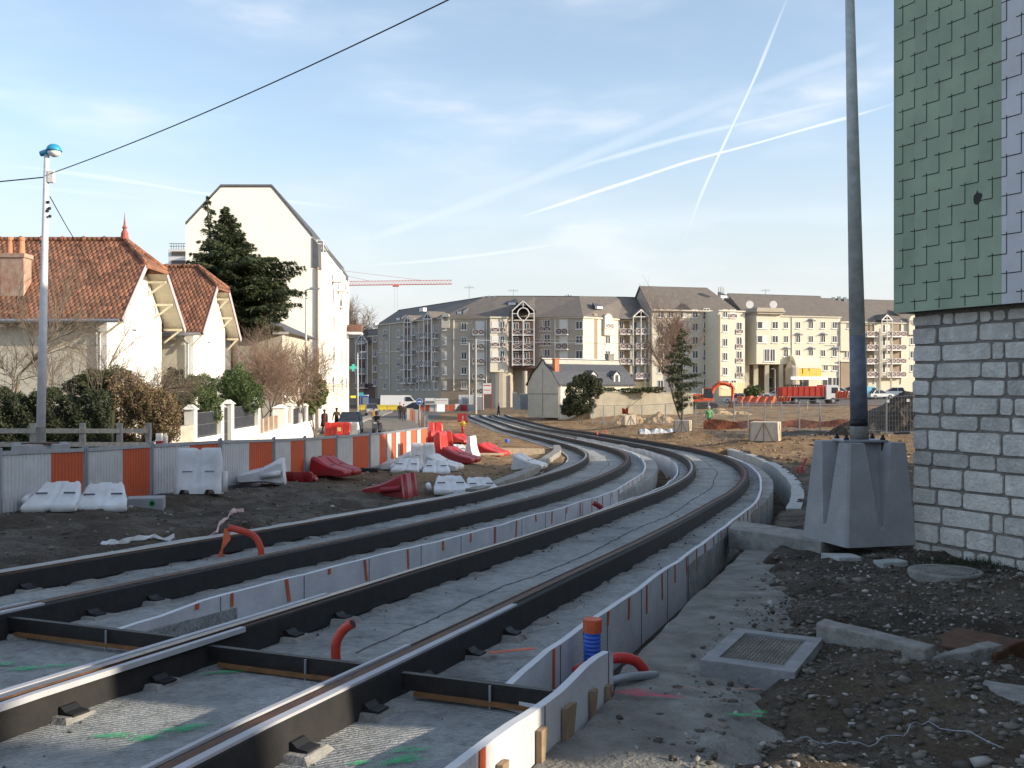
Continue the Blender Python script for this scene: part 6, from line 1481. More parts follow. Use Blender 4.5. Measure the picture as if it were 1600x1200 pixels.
def b6():
    t=thing('apartment_building','sunlit apartment wing with white X-braced balconies left of the tall gabled block','apartment building',(18,186,-2))
    w=Wing(t,(911,183),(966,189),wall='wall_light'); roofstrip(t,[(911,183),(966,189),(1030,192.5)],[(905,463.5,192),(975,464.5,197),(1022,466,200)])
    w.recess(931,540,.9,12,'wall_dim_tan')
    p=w.pos(949.5,500,.25); mb=MB(); mb.obox(p-Z*1.4,w.d*1.1,w.n*.3,Z*1.5); mb.tube([p+Z*.1-w.n*.3,p+Z*.1+w.n*.3],1.1,16); mb.build('round_headed_dormer',M['wall_light'],t,world=True)
    w.win(949.5,503,1.5,2.2,'shutter',out=.56,rail=True); w.win(949.5,531,1.4,1.5); w.win(949.5,554,1.4,1.5); w.skylight(937,479)
    y=Wing(t,(966,191),(1030,193),wall='wall_light',name='balcony_wall')
    for v in (518,541,564,587): 
        y.rail(975.5,v,2.4,.95,out=1.2,slab=1.2,xs=2); y.recess(975.5,v-10,2.1,1.6,'wall_dim_tan'); y.win(971,v-9,.9,1.6)
        y.rail(997.5,v,2.2,.95,out=1.7,slab=1.7,xs=2); y.win(995,v-9,1.3,1.7,'half'); y.rail(1018,v,2.3,.95,out=1.2,slab=1.2,xs=2); y.recess(1018,v-10,2.0,1.6,'wall_dim_tan')
    y.frame(989.5,1014,484,571,out=1.8)
    for u in (986,1008,1029): 
        p=y.pos(u,520,1.0); mb=MB(); mb.bar(Vector((p.x,p.y,-2)),Vector((p.x,p.y,13.5)),.35,.35,up=(0,1,0)); mb.build('balcony_pier',M['wall_light'],t,world=True)
    for u in (995,1002): y.win(u,603,.8,1.6)
    mb=MB(); mb.obox(y.pos(1015,606,.5),y.d*4,y.n*.3,Z*1.2); mb.build('ground_storey_band',M['wall_yellow'],t,world=True)
b6()
def b7():
    t=thing('apartment_building','tallest gabled apartment block with a brown roof, behind the tall leafless tree','apartment building',(27,192,-1.5))
    w=Wing(t,(1019,190),(1112,193),ze=16.6,roof=None,wall='wall_light',depth=12)
    a,b=w.a,w.b; zr=21.6; bk=-w.n
    # gable end faces left
    mb=MB(); q=[a+w.n*.0,a+bk*6,a+bk*12]; lo=[q[0]+Z*16.6,q[1]+Z*zr,q[2]+Z*16.6]; mb.hexa(lo,[p+w.d*1.0 for p in lo]); mb.build('gable_wall',M['wall_beige'],t,world=True)
    e0=a-w.d*.3+w.n*.4+Z*16.3;e1=b+w.d*6+w.n*.4+Z*16.3;r0=a-w.d*.3+bk*6+Z*(zr+.1);r1=b+w.d*1.8+bk*6+Z*(zr+.1);k0=a-w.d*.3+bk*12.4+Z*16.3;k1=b+w.d*6+bk*12.4+Z*16.3
    mb=MB(); mb.add([e0,e1,r1,r0,k0,k1],[(0,1,2,3),(3,2,5,4),(1,5,2)]); mb.add([p-Z*.15 for p in (e0,e1,r1,r0,k0,k1)],[(3,2,1,0),(4,5,2,3),(2,5,1)]); mb.build('roof',M['roof_brown'],t,world=True)
    for v in (490,511,532,554,577,600):
        for u in (1032,1048,1067,1086): w.win(u,v,1.2,1.5,'half' if u in(1067,) else 'plain')
        w.win(1104,v,1.3,2.0,rail=True)
    s=Wing(t,(1112,193),(1123,188),ze=15.6,wall='wall_dim_tan',name='side_wall',depth=.3)  # flank's shade is put into a darker wall colour
    y=Wing(t,(1123,188),(1164,190),ze=16.3,wall='wall_light',name='front_bay_wall',depth=8,base=(2.6,'wall_yellow'))
    for v in (490,512.5,535,557,580): y.win(1133,v,1.1,1.5); 
    y.win(1145,490,1.4,1.5,'shutter',rail=True)
    for v in (512,535,557,580): y.win(1155,v,1.2,2.1,rail=True)
    for u in (1133,1146): y.win(u,600,1.2,1.5)
    y.skylight(1131,462)
b7()
def b8():
    t=thing('hotel','long sunlit cream hotel with blue half-round window awnings and a yellow glazed vault','hotel',(55,196,-.5))
    w=Wing(t,(1164,194),(1313,200),ze=15.9,hang=6.2,roof=(20.6,0,0,7),wall='wall_light',depth=10)
    r=Wing(t,(1164,201),(1235,203),ze=6.5,wall='wall_dim_tan',name='recessed_ground_wall',depth=3)
    r2=Wing(t,(1235,196.5),(1313,200.1),ze=6.3,wall='wall_light',name='ground_wall',depth=8)
    for u in (1167,1181,1198,1220):
        p=w.pos(u,590,-.4); mb=MB(); mb.box(p.x-.4,p.x+.4,p.y-.3,p.y+.5,-.8,6.25); mb.build('ground_column',M['wall_light'],t,world=True)
    # central bay with stepped cap
    b=Wing(t,(1182,190),(1219,191.5),ze=15.8,hang=6.15,wall='wall_light',name='bay_wall',depth=6)
    c=(b.a+b.b)/2
    for k,(zz,ex) in enumerate(((15.9,.2),(16.3,.5),(16.7,.3))):
        mb=MB(); mb.obox(c-b.n*2.5+Z*zz,b.d*(b.L/2+ex),b.n*(3+ex),Z*.2); mb.build('bay_cornice',M['wall_beige'],t,world=True)
    for u in (1171,1208):
        p=w.pos(u,476,-.5); mb=MB(); mb.lathe([(.0,0),(.5,.08),(.8,.28)],(0,0,0),14); mb.v=[tuple(Vector((v[0],-v[2],v[1]))*.95+p-Vector(t.location)) for v in mb.v]; d_=mb.build('satellite_dish',M['frame_white'],t)
    rows=(508,530,552); aw={(1267,508),(1247,530),(1286,530),(1228,552),(1267,552),(1304,552)}
    for v in rows:
        w.win(1167.5,v,1.1,1.4)
        for u in (1228,1247,1267,1286,1304):
            w.win(u,v,1.1,1.4)
            if (u,v) in aw:
                p=w.pos(u,v-6,.05); mb=MB(); rr=[[p+w.d*(.75*math.cos(q)*1)+w.n*(.02+g*.55)+Z*(.55*math.sin(q)*(1-g*.55)) for q in np.linspace(0,math.pi,9)] for g in (0,1)]; mb.grid(rr); mb.grid([[x+Z*.03+w.n*.02 for x in q] for q in rr],flip=True); mb.build('awning',M['awning_blue'],t,world=True)
    for v in (508,530): b.win(1191,v,2.2,1.4,'half',out=0); b.win(1211,v,1.3,1.4)
    for u in (1198,1207): b.win(u,555,1.1,2.4)
    for u in (1238,): w.pipe(u,496,590)
    # glazed vault
    a=r2.pos(1244,585,2.2);e=r2.pos(1284,585,2.2); L=(e-a).length; mb=MB(); rows_=[]
    for q in np.linspace(0,math.pi/2,8): o=2.2*(math.cos(q)-1);h=3.1*math.sin(q); rows_.append([a+r2.n*o+Z*(1.2+h*.85),e+r2.n*o+Z*(1.2+h*.85)])
    pr=[Vector(q[0]) for q in rows_]+[a-r2.n*2.2+Z*1.2]; mb.hexa(pr,[p+(e-a) for p in pr]); mb.build('vault_roof',M['wall_light'],t,world=True)
    for k in range(4): 
        f0,f1=k/4+.02,(k+1)/4-.02; mb=MB(); mb.hexa([a.lerp(e,f0)+Z*-.4,a.lerp(e,f1)-Z*.4,a.lerp(e,f1)-Z*.4-r2.n*.1,a.lerp(e,f0)-Z*.4-r2.n*.1],[a.lerp(e,f0)+Z*1.15,a.lerp(e,f1)+Z*1.15,a.lerp(e,f1)+Z*1.15-r2.n*.1,a.lerp(e,f0)+Z*1.15-r2.n*.1]); mb.build('yellow_pane',mat('yellow_glass',(.62,.42,.05),.3,.15,2) if 'yg' not in M else M['yg'],t,world=True)
    mb=MB(); mb.obox((a+e)/2-Z*.75,r2.d*(L/2+1.3),r2.n*.2,Z*.3); mb.build('fascia_sign_band',M['frame_white'],t,world=True)
    p=r2.pos(1238,585,1.0); mb=MB(); mb.tube([p-Z*2,p+Z*1.2,p+Z*2.6-r2.n*.6],[1.4,1.4,.5],14); mb.build('entrance_drum',M['wall_beige'],t,world=True)
    for u,ww in ((1241,2.0),(1254,3.0),(1293,2.5),(1306,2.0)): r2.win(u,598,ww,2.2)
    for u in (1290,1304): r2.win(u,574,1.1,1.4)
    for u in (1206,1213): r.win(u,598,1.4,2.2)
b8()
M['yg']=bpy.data.materials.get('yellow_glass') 
def b9():
    t=thing('apartment_building','right end wing of the far row, X-braced balconies seen beside the thick pole','apartment building',(80,200,0))
    w=Wing(t,(1313.5,200.3),(1462,207),ze=15.0,roof=(20.2,0,0,7),wall='wall_light',depth=10)
    b=Wing(t,(1313.5,199.6),(1328,200.2),ze=14.9,hang=9,wall='wall_light',name='bay_wall',depth=3); b.win(1326,508,.9,1.5)
    c=Wing(t,(1313.5,199.6),(1328,200.2),ze=7,hang=-1,wall='wall_dim_tan',name='bay_wall',depth=3)
    for u in (1323,1327): w.win(u,554,1.1,1.4)
    for v in (522,543,564,585):
        for u,ww in ((1358,2.6),(1401,2.8)): w.rail(u,v,ww,.95,out=1.2,slab=1.2,xs=2); w.recess(u,v-9,ww-.4,1.6,'wall_dim_tan')
        w.rail(1384,v,2.4,.95,out=1.7,slab=1.7,xs=2); w.win(1383,v-9,1.3,1.7,'half'); w.win(1426,v-10,1.3,1.5,rail=v<530)
    w.frame(1378,1394,492,590,out=1.8)
    for u in (1366,1394,1408,1436): w.pipe(u,500,600)
    for u in (1375,1392): 
        p=w.pos(u,520,1.3); mb=MB(); mb.bar(Vector((p.x,p.y,0)),Vector((p.x,p.y,13.6)),.3,.3,up=(0,1,0)); mb.build('balcony_pier',M['wall_light'],t,world=True)
    p=w.pos(1426,505,.25); mb=MB(); mb.obox(p-Z*.9,w.d*1.1,w.n*.3,Z*1.5); mb.tube([p+Z*.5-w.n*.3,p+Z*.5+w.n*.3],1.1,14); mb.build('round_headed_dormer',M['wall_light'],t,world=True)
    w.skylight(1408,487); w.skylight(1293,488,.8)
b9()
# roof aerials and chimneys
def aerial(label,u,v,d,h):
    p=at(u,v,d); t=thing('roof_aerial',label,'aerial',tuple(p),group='roof aerials'); mb=MB(); mb.tube([(0,0,-1.2),(0,0,h)],.035,5); mb.build('mast',M['dark_grey'],t)
    mb=MB(); mb.bar((-.9,0,h*.8),(.9,0,h*.8),.04); 
    for k in range(-3,4): mb.bar((k*.28,0,h*.8-.25),(k*.28,0,h*.8+.25),.03,up=(0,1,0))
    mb.build('antenna_bars',M['dark_grey'],t)
aerial('thin television aerial on the dark roof left of the arched frame',733,466,192,2.6)
aerial('small aerial on the hotel roof ridge',1196,461,204,1.2)
aerial('low aerial on the ridge beside the roof vents left of the arched frame',802,463,195,1.4)
for (u,v,d,w,lab) in ((764,465,193,2.2,'cluster of vents on the ridge above the tan wing'),(888,463,193,1.0,'small vent on the ridge right of the arched frame'),(1311,466,208,2.4,'roof vents near the right end of the hotel ridge'),(1127,450,196,.9,'white chimney block at the end of the tallest ridge')):
    p=at(u,v,d); t=thing('roof_vent',lab,'roof vent',tuple(p),group='roof vents'); 
    for i,x in enumerate(np.linspace(-w/2,w/2,3)): mb=MB(); mb.box(x-w/8,x+w/8,-.3,.3,-.9,.2+.15*(i%2)); mb.build('vent_cowl',M['galv'] if 'white' not in lab else M['frame_white'],t)
# ================================================================ old slate-roofed house and the long wall
def old_house():
    K=Vector((5.4,116,0)); f=Vector((.83,.557,0)).normalized(); g=Vector((-f.y,f.x,0)); W,L=6.2,11.5; ze,zr,zb=2.15,5.1,-1.9
    t=thing('old_house','small old house with a dark slate roof, brick chimney and two dormers','house',tuple(K+Z*zb)); P=lambda a,b,z:K+f*a+g*b+Z*z
    prof=[(0,zb),(W,zb),(W,ze),(W*.83,3.4),(W*.62,4.3),(W*.55,5.0),(W*.5,zr-.08),(W*.45,5.0),(W*.38,4.3),(W*.17,3.4),(0,ze)]
    mb=MB(); mb.hexa([P(0,b,z) for b,z in prof],[P(L,b,z) for b,z in prof]); mb.build('wall',mat('plaster_shaded',(.42,.40,.35),.9,.12,1.0,.2,10),t,world=True)  # grey tone carries the shade on the gable
    for b,z0,z1 in ((W*.5,-1.8,3.9),): mb=MB(); mb.obox(P(-.02,b,(z0+z1)/2),g*.02,f*.01,Z*(z1-z0)/2); mb.build('wall_seam',M['dark_grey'],t,world=True)
    mb=MB(); mb.obox(P(-.02,W/2,.9),g*W/2,f*.015,Z*.06); mb.build('plaster_band',M['old_concrete'],t,world=True)
    for s,nm in ((0,'front_roof_slope'),(1,'rear_roof_slope')):
        B=lambda b:b if s==0 else W-b
        pr=[(-.35,ze-.15),(W*.17,3.55),(W*.40,4.5),(W*.5,zr+.05)]; mb=MB(); rows=[[P(-.12 if a==0 else L+.2,B(b),z) for b,z in pr] for a in (0,1)]
        mb.grid(rows,flip=bool(s)); mb.grid([[p-Z*.12 for p in r] for r in rows],flip=not s); mb.build(nm,M['slate'],t,world=True)
    mb=MB(); mb.bar(P(-.12,W/2,zr+.06),P(L+.2,W/2,zr+.06),.12,.06); mb.build('ridge',M['frame_white'],t,world=True)
    for a,b,z0,z1,w,m in ((.6,1.3,2.6,5.0,.32,M['brick']),(L-1.2,W/2,4.5,5.75,.45,M['old_concrete'])):
        mb=MB(); mb.obox(P(a,b,(z0+z1)/2),f*w,g*w*.8,Z*(z1-z0)/2); mb.obox(P(a,b,z1+.05),f*(w+.06),g*(w*.8+.06),Z*.06); mb.build('chimney',m,t,world=True)
    for a in (5.3,8.9):
        mb=MB(); q=[P(a-.45,-.0,2.3),P(a+.45,-.0,2.3),P(a+.45,.0,3.2),P(a,0,3.6),P(a-.45,.0,3.2)]; mb.hexa(q,[x+g*2 for x in q]); dm=mb.build('dormer',M['frame_white'],t,world=True)
        mb=MB(); mb.obox(P(a,-.02,2.8),f*.25,g*.015,Z*.4); mb.build('dormer_window',M['pane'],t,world=True)
        mb=MB(); 
        for sg in (-1,1): mb.hexa([P(a,-.15,3.66),P(a+sg*.62,-.15,3.1),P(a+sg*.62,2.2,3.1),P(a,2.2,3.66)],[x+Z*.08 for x in (P(a,-.15,3.66),P(a+sg*.62,-.15,3.1),P(a+sg*.62,2.2,3.1),P(a,2.2,3.66))])
        mb.build('dormer_roof',M['slate'],t,world=True)
    mb=MB(); mb.obox(P(L/2,-.03,0),f*L/2,g*.02,Z*2.1); mb.build('sunlit_front',M['render_cream'],t,world=True)  # paler front sheet, the sunlight on it put into the colour
    for a in (1.0,2.1): mb=MB(); mb.obox(P(a,-.07,-.3),f*.35,g*.02,Z*.7); mb.build('window',M['pane'],t,world=True)
    mb=MB(); mb.tube([P(.25,-.2,ze-.1),P(.25,-.2,zb)],.07,6); mb.build('downpipe',M['frame_white'],t,world=True)
old_house()
def long_wall():
    t=thing('boundary_wall','long weathered grey rendered wall behind the sand heaps','wall',tuple(gd(922,114)))
    pts=[(922,114,613),(1000,117,613),(1082,121,615)]
    for i in range(2):
        a=at(pts[i][0],pts[i][2],pts[i][1]);b=at(pts[i+1][0],pts[i+1][2],pts[i+1][1]); mb=MB(); h=3.0
        mb.bar(a-Z*h/2,b-Z*h/2,.3,h); mb.build('wall_bay',mat('weathered_render',(.24,.215,.17),.9,.25,.8,.2,10,col2=(.36,.33,.26)) if 'wr' not in M else M['wr'],t,world=True); M['wr']=bpy.data.materials['weathered_render']
        mb=MB(); mb.bar(a+Z*.04,b+Z*.04,.45,.09); mb.build('coping',M['old_concrete'],t,world=True)
long_wall()
# ================================================================ tower crane
def crane():
    t=thing('tower_crane','red and white tower crane jib reaching right from behind the tall white block','crane',tuple(at(480,700,330))); D=330.; m=mat('crane_red',(.60,.16,.12),.5,.1,1)
    a=at(500,446,D);b=at(706,443.5,D); mb=MB(); n=44; h=1.25
    for z in (0,h): mb.bar(a+Z*z,b+Z*z,.16)
    mb.bar(a+Y*1.2,b+Y*1.2,.16)
    for i in range(n):
        p=a.lerp(b,i/n);q=a.lerp(b,(i+.5)/n);r=a.lerp(b,(i+1)/n); mb.bar(p,q+Z*h,.09);mb.bar(q+Z*h,r,.09)
    mb.build('jib',m,t,world=True)
    mb=MB(); top=at(470,415,D); mb.bar(top,a.lerp(b,.78)+Z*h,.09); mb.bar(top,a.lerp(b,.38)+Z*h,.09); mb.build('tie_rods',m,t,world=True)
    c=a.lerp(b,.575); mb=MB(); mb.box(c.x-1,c.x+1,c.y-.6,c.y+.6,c.z-.7,c.z-.1); mb.build('trolley',m,t,world=True)
    mb=MB(); 
    for x in (-.5,.5): mb.tube([c+X*x-Z*.7,c+X*x-Z*8],.03,4)
    mb.build('hoist_rope',M['dark_grey'],t,world=True)
    mb=MB(); mx=at(470,446,D); mb.bar(Vector((mx.x,mx.y,-3)),mx,1.6,1.6,up=(0,1,0)); mb.bar(mx,top,.6,.6,up=(0,1,0)); mb.bar(mx,a,.9,1.0); mb.bar(mx,mx-X*12,.9,1.0); mb.build('mast',m,t,world=True)
crane()
# ================================================================ soil and sand heaps
def heap(label,u,d,parts,m,seed,name='soil_heap'):
    p=gd(u,d); mb=MB(); n=46; ex=max(abs(a[0])+a[2] for a in parts); ey=max(abs(a[1])+a[2] for a in parts); xs=np.linspace(-ex,ex,n*2);ys=np.linspace(-ey,ey,n); XX,YY=np.meshgrid(xs,ys); H=np.full(XX.shape,-.6)
    for (cx,cy,r,h) in parts:
        dd=np.sqrt((XX-cx)**2+(YY-cy)**2)/r; H=np.maximum(H,h*np.clip(1-dd,-.5,1)**1 if False else np.where(dd<1,h*(1-dd)**.9,-(dd-1)*.8))
    H=H+np.where(H>0,1,.3)*(fbm(XX*1.1+seed,YY*1.1,4,seed)*.35+fbm(XX*4+seed,YY*4,3,seed+5)*.12)-.1
    mb.grid([[(float(XX[i,j]),float(YY[i,j]),float(max(H[i,j],-.7))) for j in range(n*2)] for i in range(n)]); o=mb.build(name,m); o.location=(p.x,p.y,p.z); tag(o,label,'heap'); return o
defm('shaded_soil',(.030,.022,.016),.98,.4,3,.9,8,col2=(.075,.055,.038)); defm('sand',(.42,.31,.18),.95,.3,2,.6,9,col2=(.30,.21,.12))  # the big heap's shade is put into this darker soil colour
heap('big heap of shaded soil behind the mesh fence, beside the thick pole and stone wall',1420,61,[(0,0,4.2,2.7),(-2.6,-.8,2.6,1.2),(3,0,5,3.2),(1.2,.5,2,2.9)],M['shaded_soil'],3)
heap('left one of two pale sand heaps in front of the grey wall',986,97,[(0,0,2.0,1.35),(-.9,-.3,1.6,.9)],M['sand'],4,'sand_heap')
heap('right one of two pale sand heaps, wider, beside the planted pine',1030,97,[(0,0,2.2,1.3),(-1.2,0,1.5,.8)],M['sand'],5,'sand_heap')
heap('low mound of pale rubble beyond the trench, left of the orange netting',1120,118,[(0,0,2.5,1.0),(2.5,.6,2.2,.7)],M['sand'],6,'rubble_mound')
# ================================================================ street surface
defm('asphalt',(.11,.10,.09),.9,.2,1.2,.2,30); defm('pavement',(.26,.23,.20),.9,.2,1.5,.1,30)
def street():
    rows=[];pr=[]
    for y in np.linspace(29,188,60):
        x0=float(np.interp(y,[29,70,105,150,188],[-13.0,-13.6,-15.2,-18,-24])); x1=float(np.interp(y,[29,40,58,90,150,188],[-6.2,-5.2,-6.0,-8.5,-10,2])); r=[];q=[]
        for k in range(7): x=x0+(x1-x0)*k/6; r.append((x,y,gz(x,y)+.03))
        rows.append(r)
        for k in range(3): x=x0-1.9+1.9*k/2; q.append((x,y,gz(x,y)+.14))
        q.append((x0+.02,y,gz(x0,y)-.1)); pr.append(q)
    mb=MB(); mb.grid(rows); o=mb.build('road',M['asphalt'],smooth=True); tag(o,'worn asphalt street running past the houses','road',kind='structure')
    mb=MB(); mb.grid(pr); o=mb.build('pavement',M['pavement']); tag(o,'narrow pavement along the garden walls','pavement',kind='structure')
    rows=[[ (x,y,gz(x,y)+.05) for x in np.linspace(26,125,30)] for y in np.linspace(146,192,16)]
    mb=MB(); mb.grid(rows); o=mb.build('parking_ground',M['asphalt'],smooth=True); tag(o,'asphalt car park in front of the hotel','car park',kind='structure')
street()
# ================================================================ vehicles
defm('tyre',(.015,.015,.016),.8,.2,5); defm('chrome',(.5,.5,.5),.25,.1,5,metal=.9)
defm('headlamp',(.65,.66,.66),.2,.05,5)
def paint(name,c): return mat(name,c,.32,.06,2,coat=.6)
def car(label,loc,rz,col,L=4.1,H=1.45,kind='hatch',W=1.68,group=None,name='parked_car'):
    """local +x is the front"""
    t=thing(name,label,'car' if kind!='van' else 'van',loc,rz,group); l=L/2; m=paint('paint_'+label[:12].replace(' ','_'),col)
    if kind=='van': body=[(-l,.3),(-l,1.0),(-l+.05,H),(l*.45,H),(l*.62,H*.97),(l*.86,H*.62),(l*.98,H*.5),(l,.55),(l,.3)]
    else: body=[(-l,.32),(-l+.03,.72),(-l+.12,.86),(l*.42,.90),(l*.88,.76),(l,.6),(l,.32)]
    wl=.62*l; wr=.31
    def sideprof(pts):
        out=[];   # lower edge with wheel arches
        for cx in (wl,-wl):
            for q in np.linspace(0,math.pi,9): out.append((cx+.37*math.cos(q),.30+.37*math.sin(q)))
        return pts+[]+out
    mb=MB(); pts=sideprof(body); n=len(pts)
    w=W/2
    def Y(z): return w*(1-.06*max(0,z-.5)) if kind=='van' else w*(1-.10*max(0,z-.55)/.4)
    vs=[(x,-Y(z),z) for x,z in pts]+[(x,Y(z),z) for x,z in pts]
    fs=[(i,(i+1)%n,n+(i+1)%n,n+i) for i in range(n)]; mb.add(vs,fs)
    # side skins: split into columns to stay convex
    me=bmesh.new(); 
    for s in (0,n):
        vv=[me.verts.new(vs[s+i]) for i in range(n)]; f=me.faces.new(vv if s==n else vv[::-1])
    bmesh.ops.triangulate(me,faces=me.faces[:]); me.verts.ensure_lookup_table(); off=len(mb.v)
    me.verts.index_update(); mb.v+=[tuple(v.co) for v in me.verts]; nf=[tuple(off+v.index for v in f.verts) for f in me.faces]; mb.f+=nf; mb.m+=[0]*len(nf); me.free()
    mb.build('body',m,t)
    if kind=='van':
        mb=MB(); 
        for s in (-1,1): mb.hexa([(l*.36,s*(w-.03),H*.58),(l*.82,s*(w-.03),H*.58),(l*.62,s*(w-.05),H*.88),(l*.36,s*(w-.05),H*.88)],[(l*.36,s*(w+.005),H*.58),(l*.80,s*(w+.005),H*.58),(l*.60,s*(w-.02),H*.88),(l*.36,s*(w-.02),H*.88)])
        mb.build('side_window',M['glass'],t)
        mb=MB(); mb.add([(l*.64,-w*.86,H*.93),(l*.64,w*.86,H*.93),(l*.872,w*.92,H*.62),(l*.872,-w*.92,H*.62)],[(0,1,2,3)]); mb.v=[(x+.03,y,z+.01) for x,y,z in mb.v]; mb.build('windscreen',M['glass'],t)
    else:
        hb=.86; x0,x1,x2,x3=(-l+.06,-l+.35,l*.02,l*.46) if kind=='hatch' else (-l+.5,-l+1.0,l*.02,l*.46)
        lo=[(x0,-w*.93,hb),(x3,-w*.93,hb+.03),(x3,w*.93,hb+.03),(x0,w*.93,hb)]; hi=[(x1,-w*.72,H-.03),(x2,-w*.72,H-.03),(x2,w*.72,H-.03),(x1,w*.72,H-.03)]
        mb=MB(); mb.hexa(lo,hi); mb.build('windows',M['glass'],t)
        mb=MB(); mb.box(x1-.03,x2+.04,-w*.74,w*.74,H-.035,H+.005); 
        mb.build('roof',m,t,bevel=.03)
        mb=MB(); 
        for s in (-1,1):
            for a,b in ((lo[0],hi[0]),(lo[1],hi[1])): mb.bar((a[0],s*abs(a[1])+s*.006,a[2]),(b[0],s*abs(b[1])+s*.006,b[2]),.07,.05,up=(0,1,0))
            mx=(x1+x2)/2; mb.bar((mx,s*(w*.935),hb),(mx,s*(w*.735),H-.04),.06,.04,up=(0,1,0))
        mb.build('roof_pillars',m,t)
    for sx in (-1,1):
        for sy in (-1,1):
            mb=MB(); mb.tube([(sx*wl,sy*(w-.2),wr),(sx*wl,sy*(w+.01),wr)],wr,18); wh=mb.build('wheel',M['tyre'],t,smooth=False); mb=MB(); mb.tube([(sx*wl,sy*(w-.0),wr),(sx*wl,sy*(w+.02),wr)],wr*.6,12); mb.build('hub_cap',M['chrome'],wh)
    for sy in (-1,1):
        mb=MB(); mb.box(l-.14,l+.012,sy*w*.62-.2,sy*w*.62+.16,.60,.73); mb.build('headlight',M['headlamp'],t)
        mb=MB(); mb.box(-l-.012,-l+.05,sy*w*.75-.13,sy*w*.75+.12,.68,.86); mb.build('tail_light',M['dark_red'],t)
    mb=MB(); mb.box(l-.02,l+.02,-w*.45,w*.45,.36,.5); mb.box(l,l+.025,-.26,.26,.42,.52) if 0 else None; mb.build('grille',M['black'],t)
    mb=MB(); mb.box(l+.021,l+.03,-.26,.26,.44,.55); mb.build('number_plate',M['frame_white'],t)
    return t
def V(u,d,dz=.05): p=gd(u,d); p.z+=dz; return tuple(p)
D_=math.radians
car('dark blue-green hatchback driving towards the camera, behind the red street barriers',V(547.5,72),D_(-84),(.02,.045,.06),L=4.0,H=1.5,kind='hatch',name='car')
car('grey car partly hidden behind the dark hatchback, further up the street',V(581,132),D_(-80),(.25,.26,.27),name='car')
car('black car waiting behind the pair of walkers, in front of the white van',V(647,150),D_(170),(.015,.015,.02),L=4.4,name='car')
car('large white van standing behind the yellow barriers',V(624,178),D_(0),(.75,.75,.74),L=6.6,H=2.5,kind='van',W=2.0,name='van')
car('dark vehicle in the shade left of the white van',V(592,186),D_(0),(.02,.02,.025),L=4.6,H=1.9,kind='van',name='van')
G_='cars parked in front of the hotel'
for (u,d,rz,c,k,L,H,lab) in ((1090,166,20,(.55,.56,.58),'hatch',4.2,1.5,'silver car at the left end of the parked row, behind the pine'),(1152,160,150,(.45,.47,.50),'sedan',4.4,1.5,'silver-grey car parked right of the excavator arm'),(1163,166,20,(.03,.04,.06),'hatch',4.0,1.5,'dark car parked behind the silver-grey one near the excavator'),
  (1197,163,15,(.75,.75,.75),'hatch',4.2,1.5,'white car parked right of the round olive bush'),(1212,170,160,(.6,.6,.62),'sedan',4.4,1.45,'pale grey car parked left of the dump truck'),(1312,172,10,(.6,.62,.64),'hatch',4.2,1.5,'silver car just left of the thick pole, behind the orange net'),(1325,176,170,(.03,.03,.03),'hatch',4.2,1.5,'black car mostly behind the thick pole'),
  (1375,166,12,(.5,.52,.53),'sedan',4.4,1.45,'grey car right of the light blue van'),(1394,172,165,(.62,.63,.64),'hatch',4.1,1.5,'silver hatchback at the far right of the car park')):
    car(lab,V(u,d,.08),D_(rz),c,L=L,H=H,kind=k,group=G_)
car('light blue van parked just right of the thick pole',V(1352,168,.08),D_(8),(.16,.45,.62),L=4.6,H=1.95,kind='van',group=G_)
def truck():
    t=thing('dump_truck','red tipper truck with a white cab standing in the sunlit field, cab to the right','truck',V(1262,158,0),D_(3)); red=mat('tipper_red',(.42,.035,.02),.5,.25,1.5); wt=paint('cab_white',(.62,.63,.63))
    mb=MB(); mb.box(-4.6,4.4,-.45,.45,.75,1.05); mb.build('chassis',M['black'],t)
    mb=MB(); mb.hexa([(-4.7,-1.15,1.25),(2.0,-1.15,1.25),(2.0,1.15,1.25),(-4.7,1.15,1.25)],[(-4.8,-1.25,2.7),(2.05,-1.25,2.9),(2.05,1.25,2.9),(-4.8,1.25,2.7)]); mb.build('tipper_body',red,t)
    mb=MB(); 
    for k in range(8): x=-4.5+k*.9; mb.bar((x,-1.17,1.25),(x,-1.27,2.75),.08,.05,up=(0,1,0))
    mb.build('tipper_ribs',red,t); mb=MB(); mb.box(1.95,2.15,-1.25,1.25,1.25,3.05); mb.build('headboard',red,t)
    mb=MB(); mb.prism([(2.55,.75),(4.75,.75),(4.78,1.5),(4.55,2.9),(4.3,3.05),(2.55,3.05)],'y',-1.2,1.2); mb.build('cab',wt,t,bevel=.06)
    for s in (-1,1): mb=MB(); mb.prism([(3.4,1.75),(4.55,1.7),(4.42,2.65),(3.4,2.65)],'y',s*1.2-.01,s*1.2+.02); mb.build('side_window',M['glass'],t)
    mb=MB(); mb.add([(4.80,-1.05,1.7),(4.80,1.05,1.7),(4.60,1.05,2.7),(4.60,-1.05,2.7)],[(0,1,2,3)]); mb.build('windscreen',M['glass'],t)
    mb=MB(); mb.box(4.65,4.95,-1.2,1.2,.45,.95); mb.build('bumper',M['dark_grey'],t)
    for x in (-3.6,-2.25,1.2,3.7):
        for s in (-1,1):
            mb=MB(); mb.tube([(x,s*.85,.52),(x,s*1.2,.52)],.52,18); w=mb.build('wheel',M['tyre'],t); mb=MB(); mb.tube([(x,s*1.19,.52),(x,s*1.22,.52)],.26,12); mb.build('rim',M['galv'],w)
    mb=MB(); mb.box(-4.4,-1.4,-1.24,-1.18,1.08,1.18); mb.build('mudguard',M['dark_grey'],t)
truck()
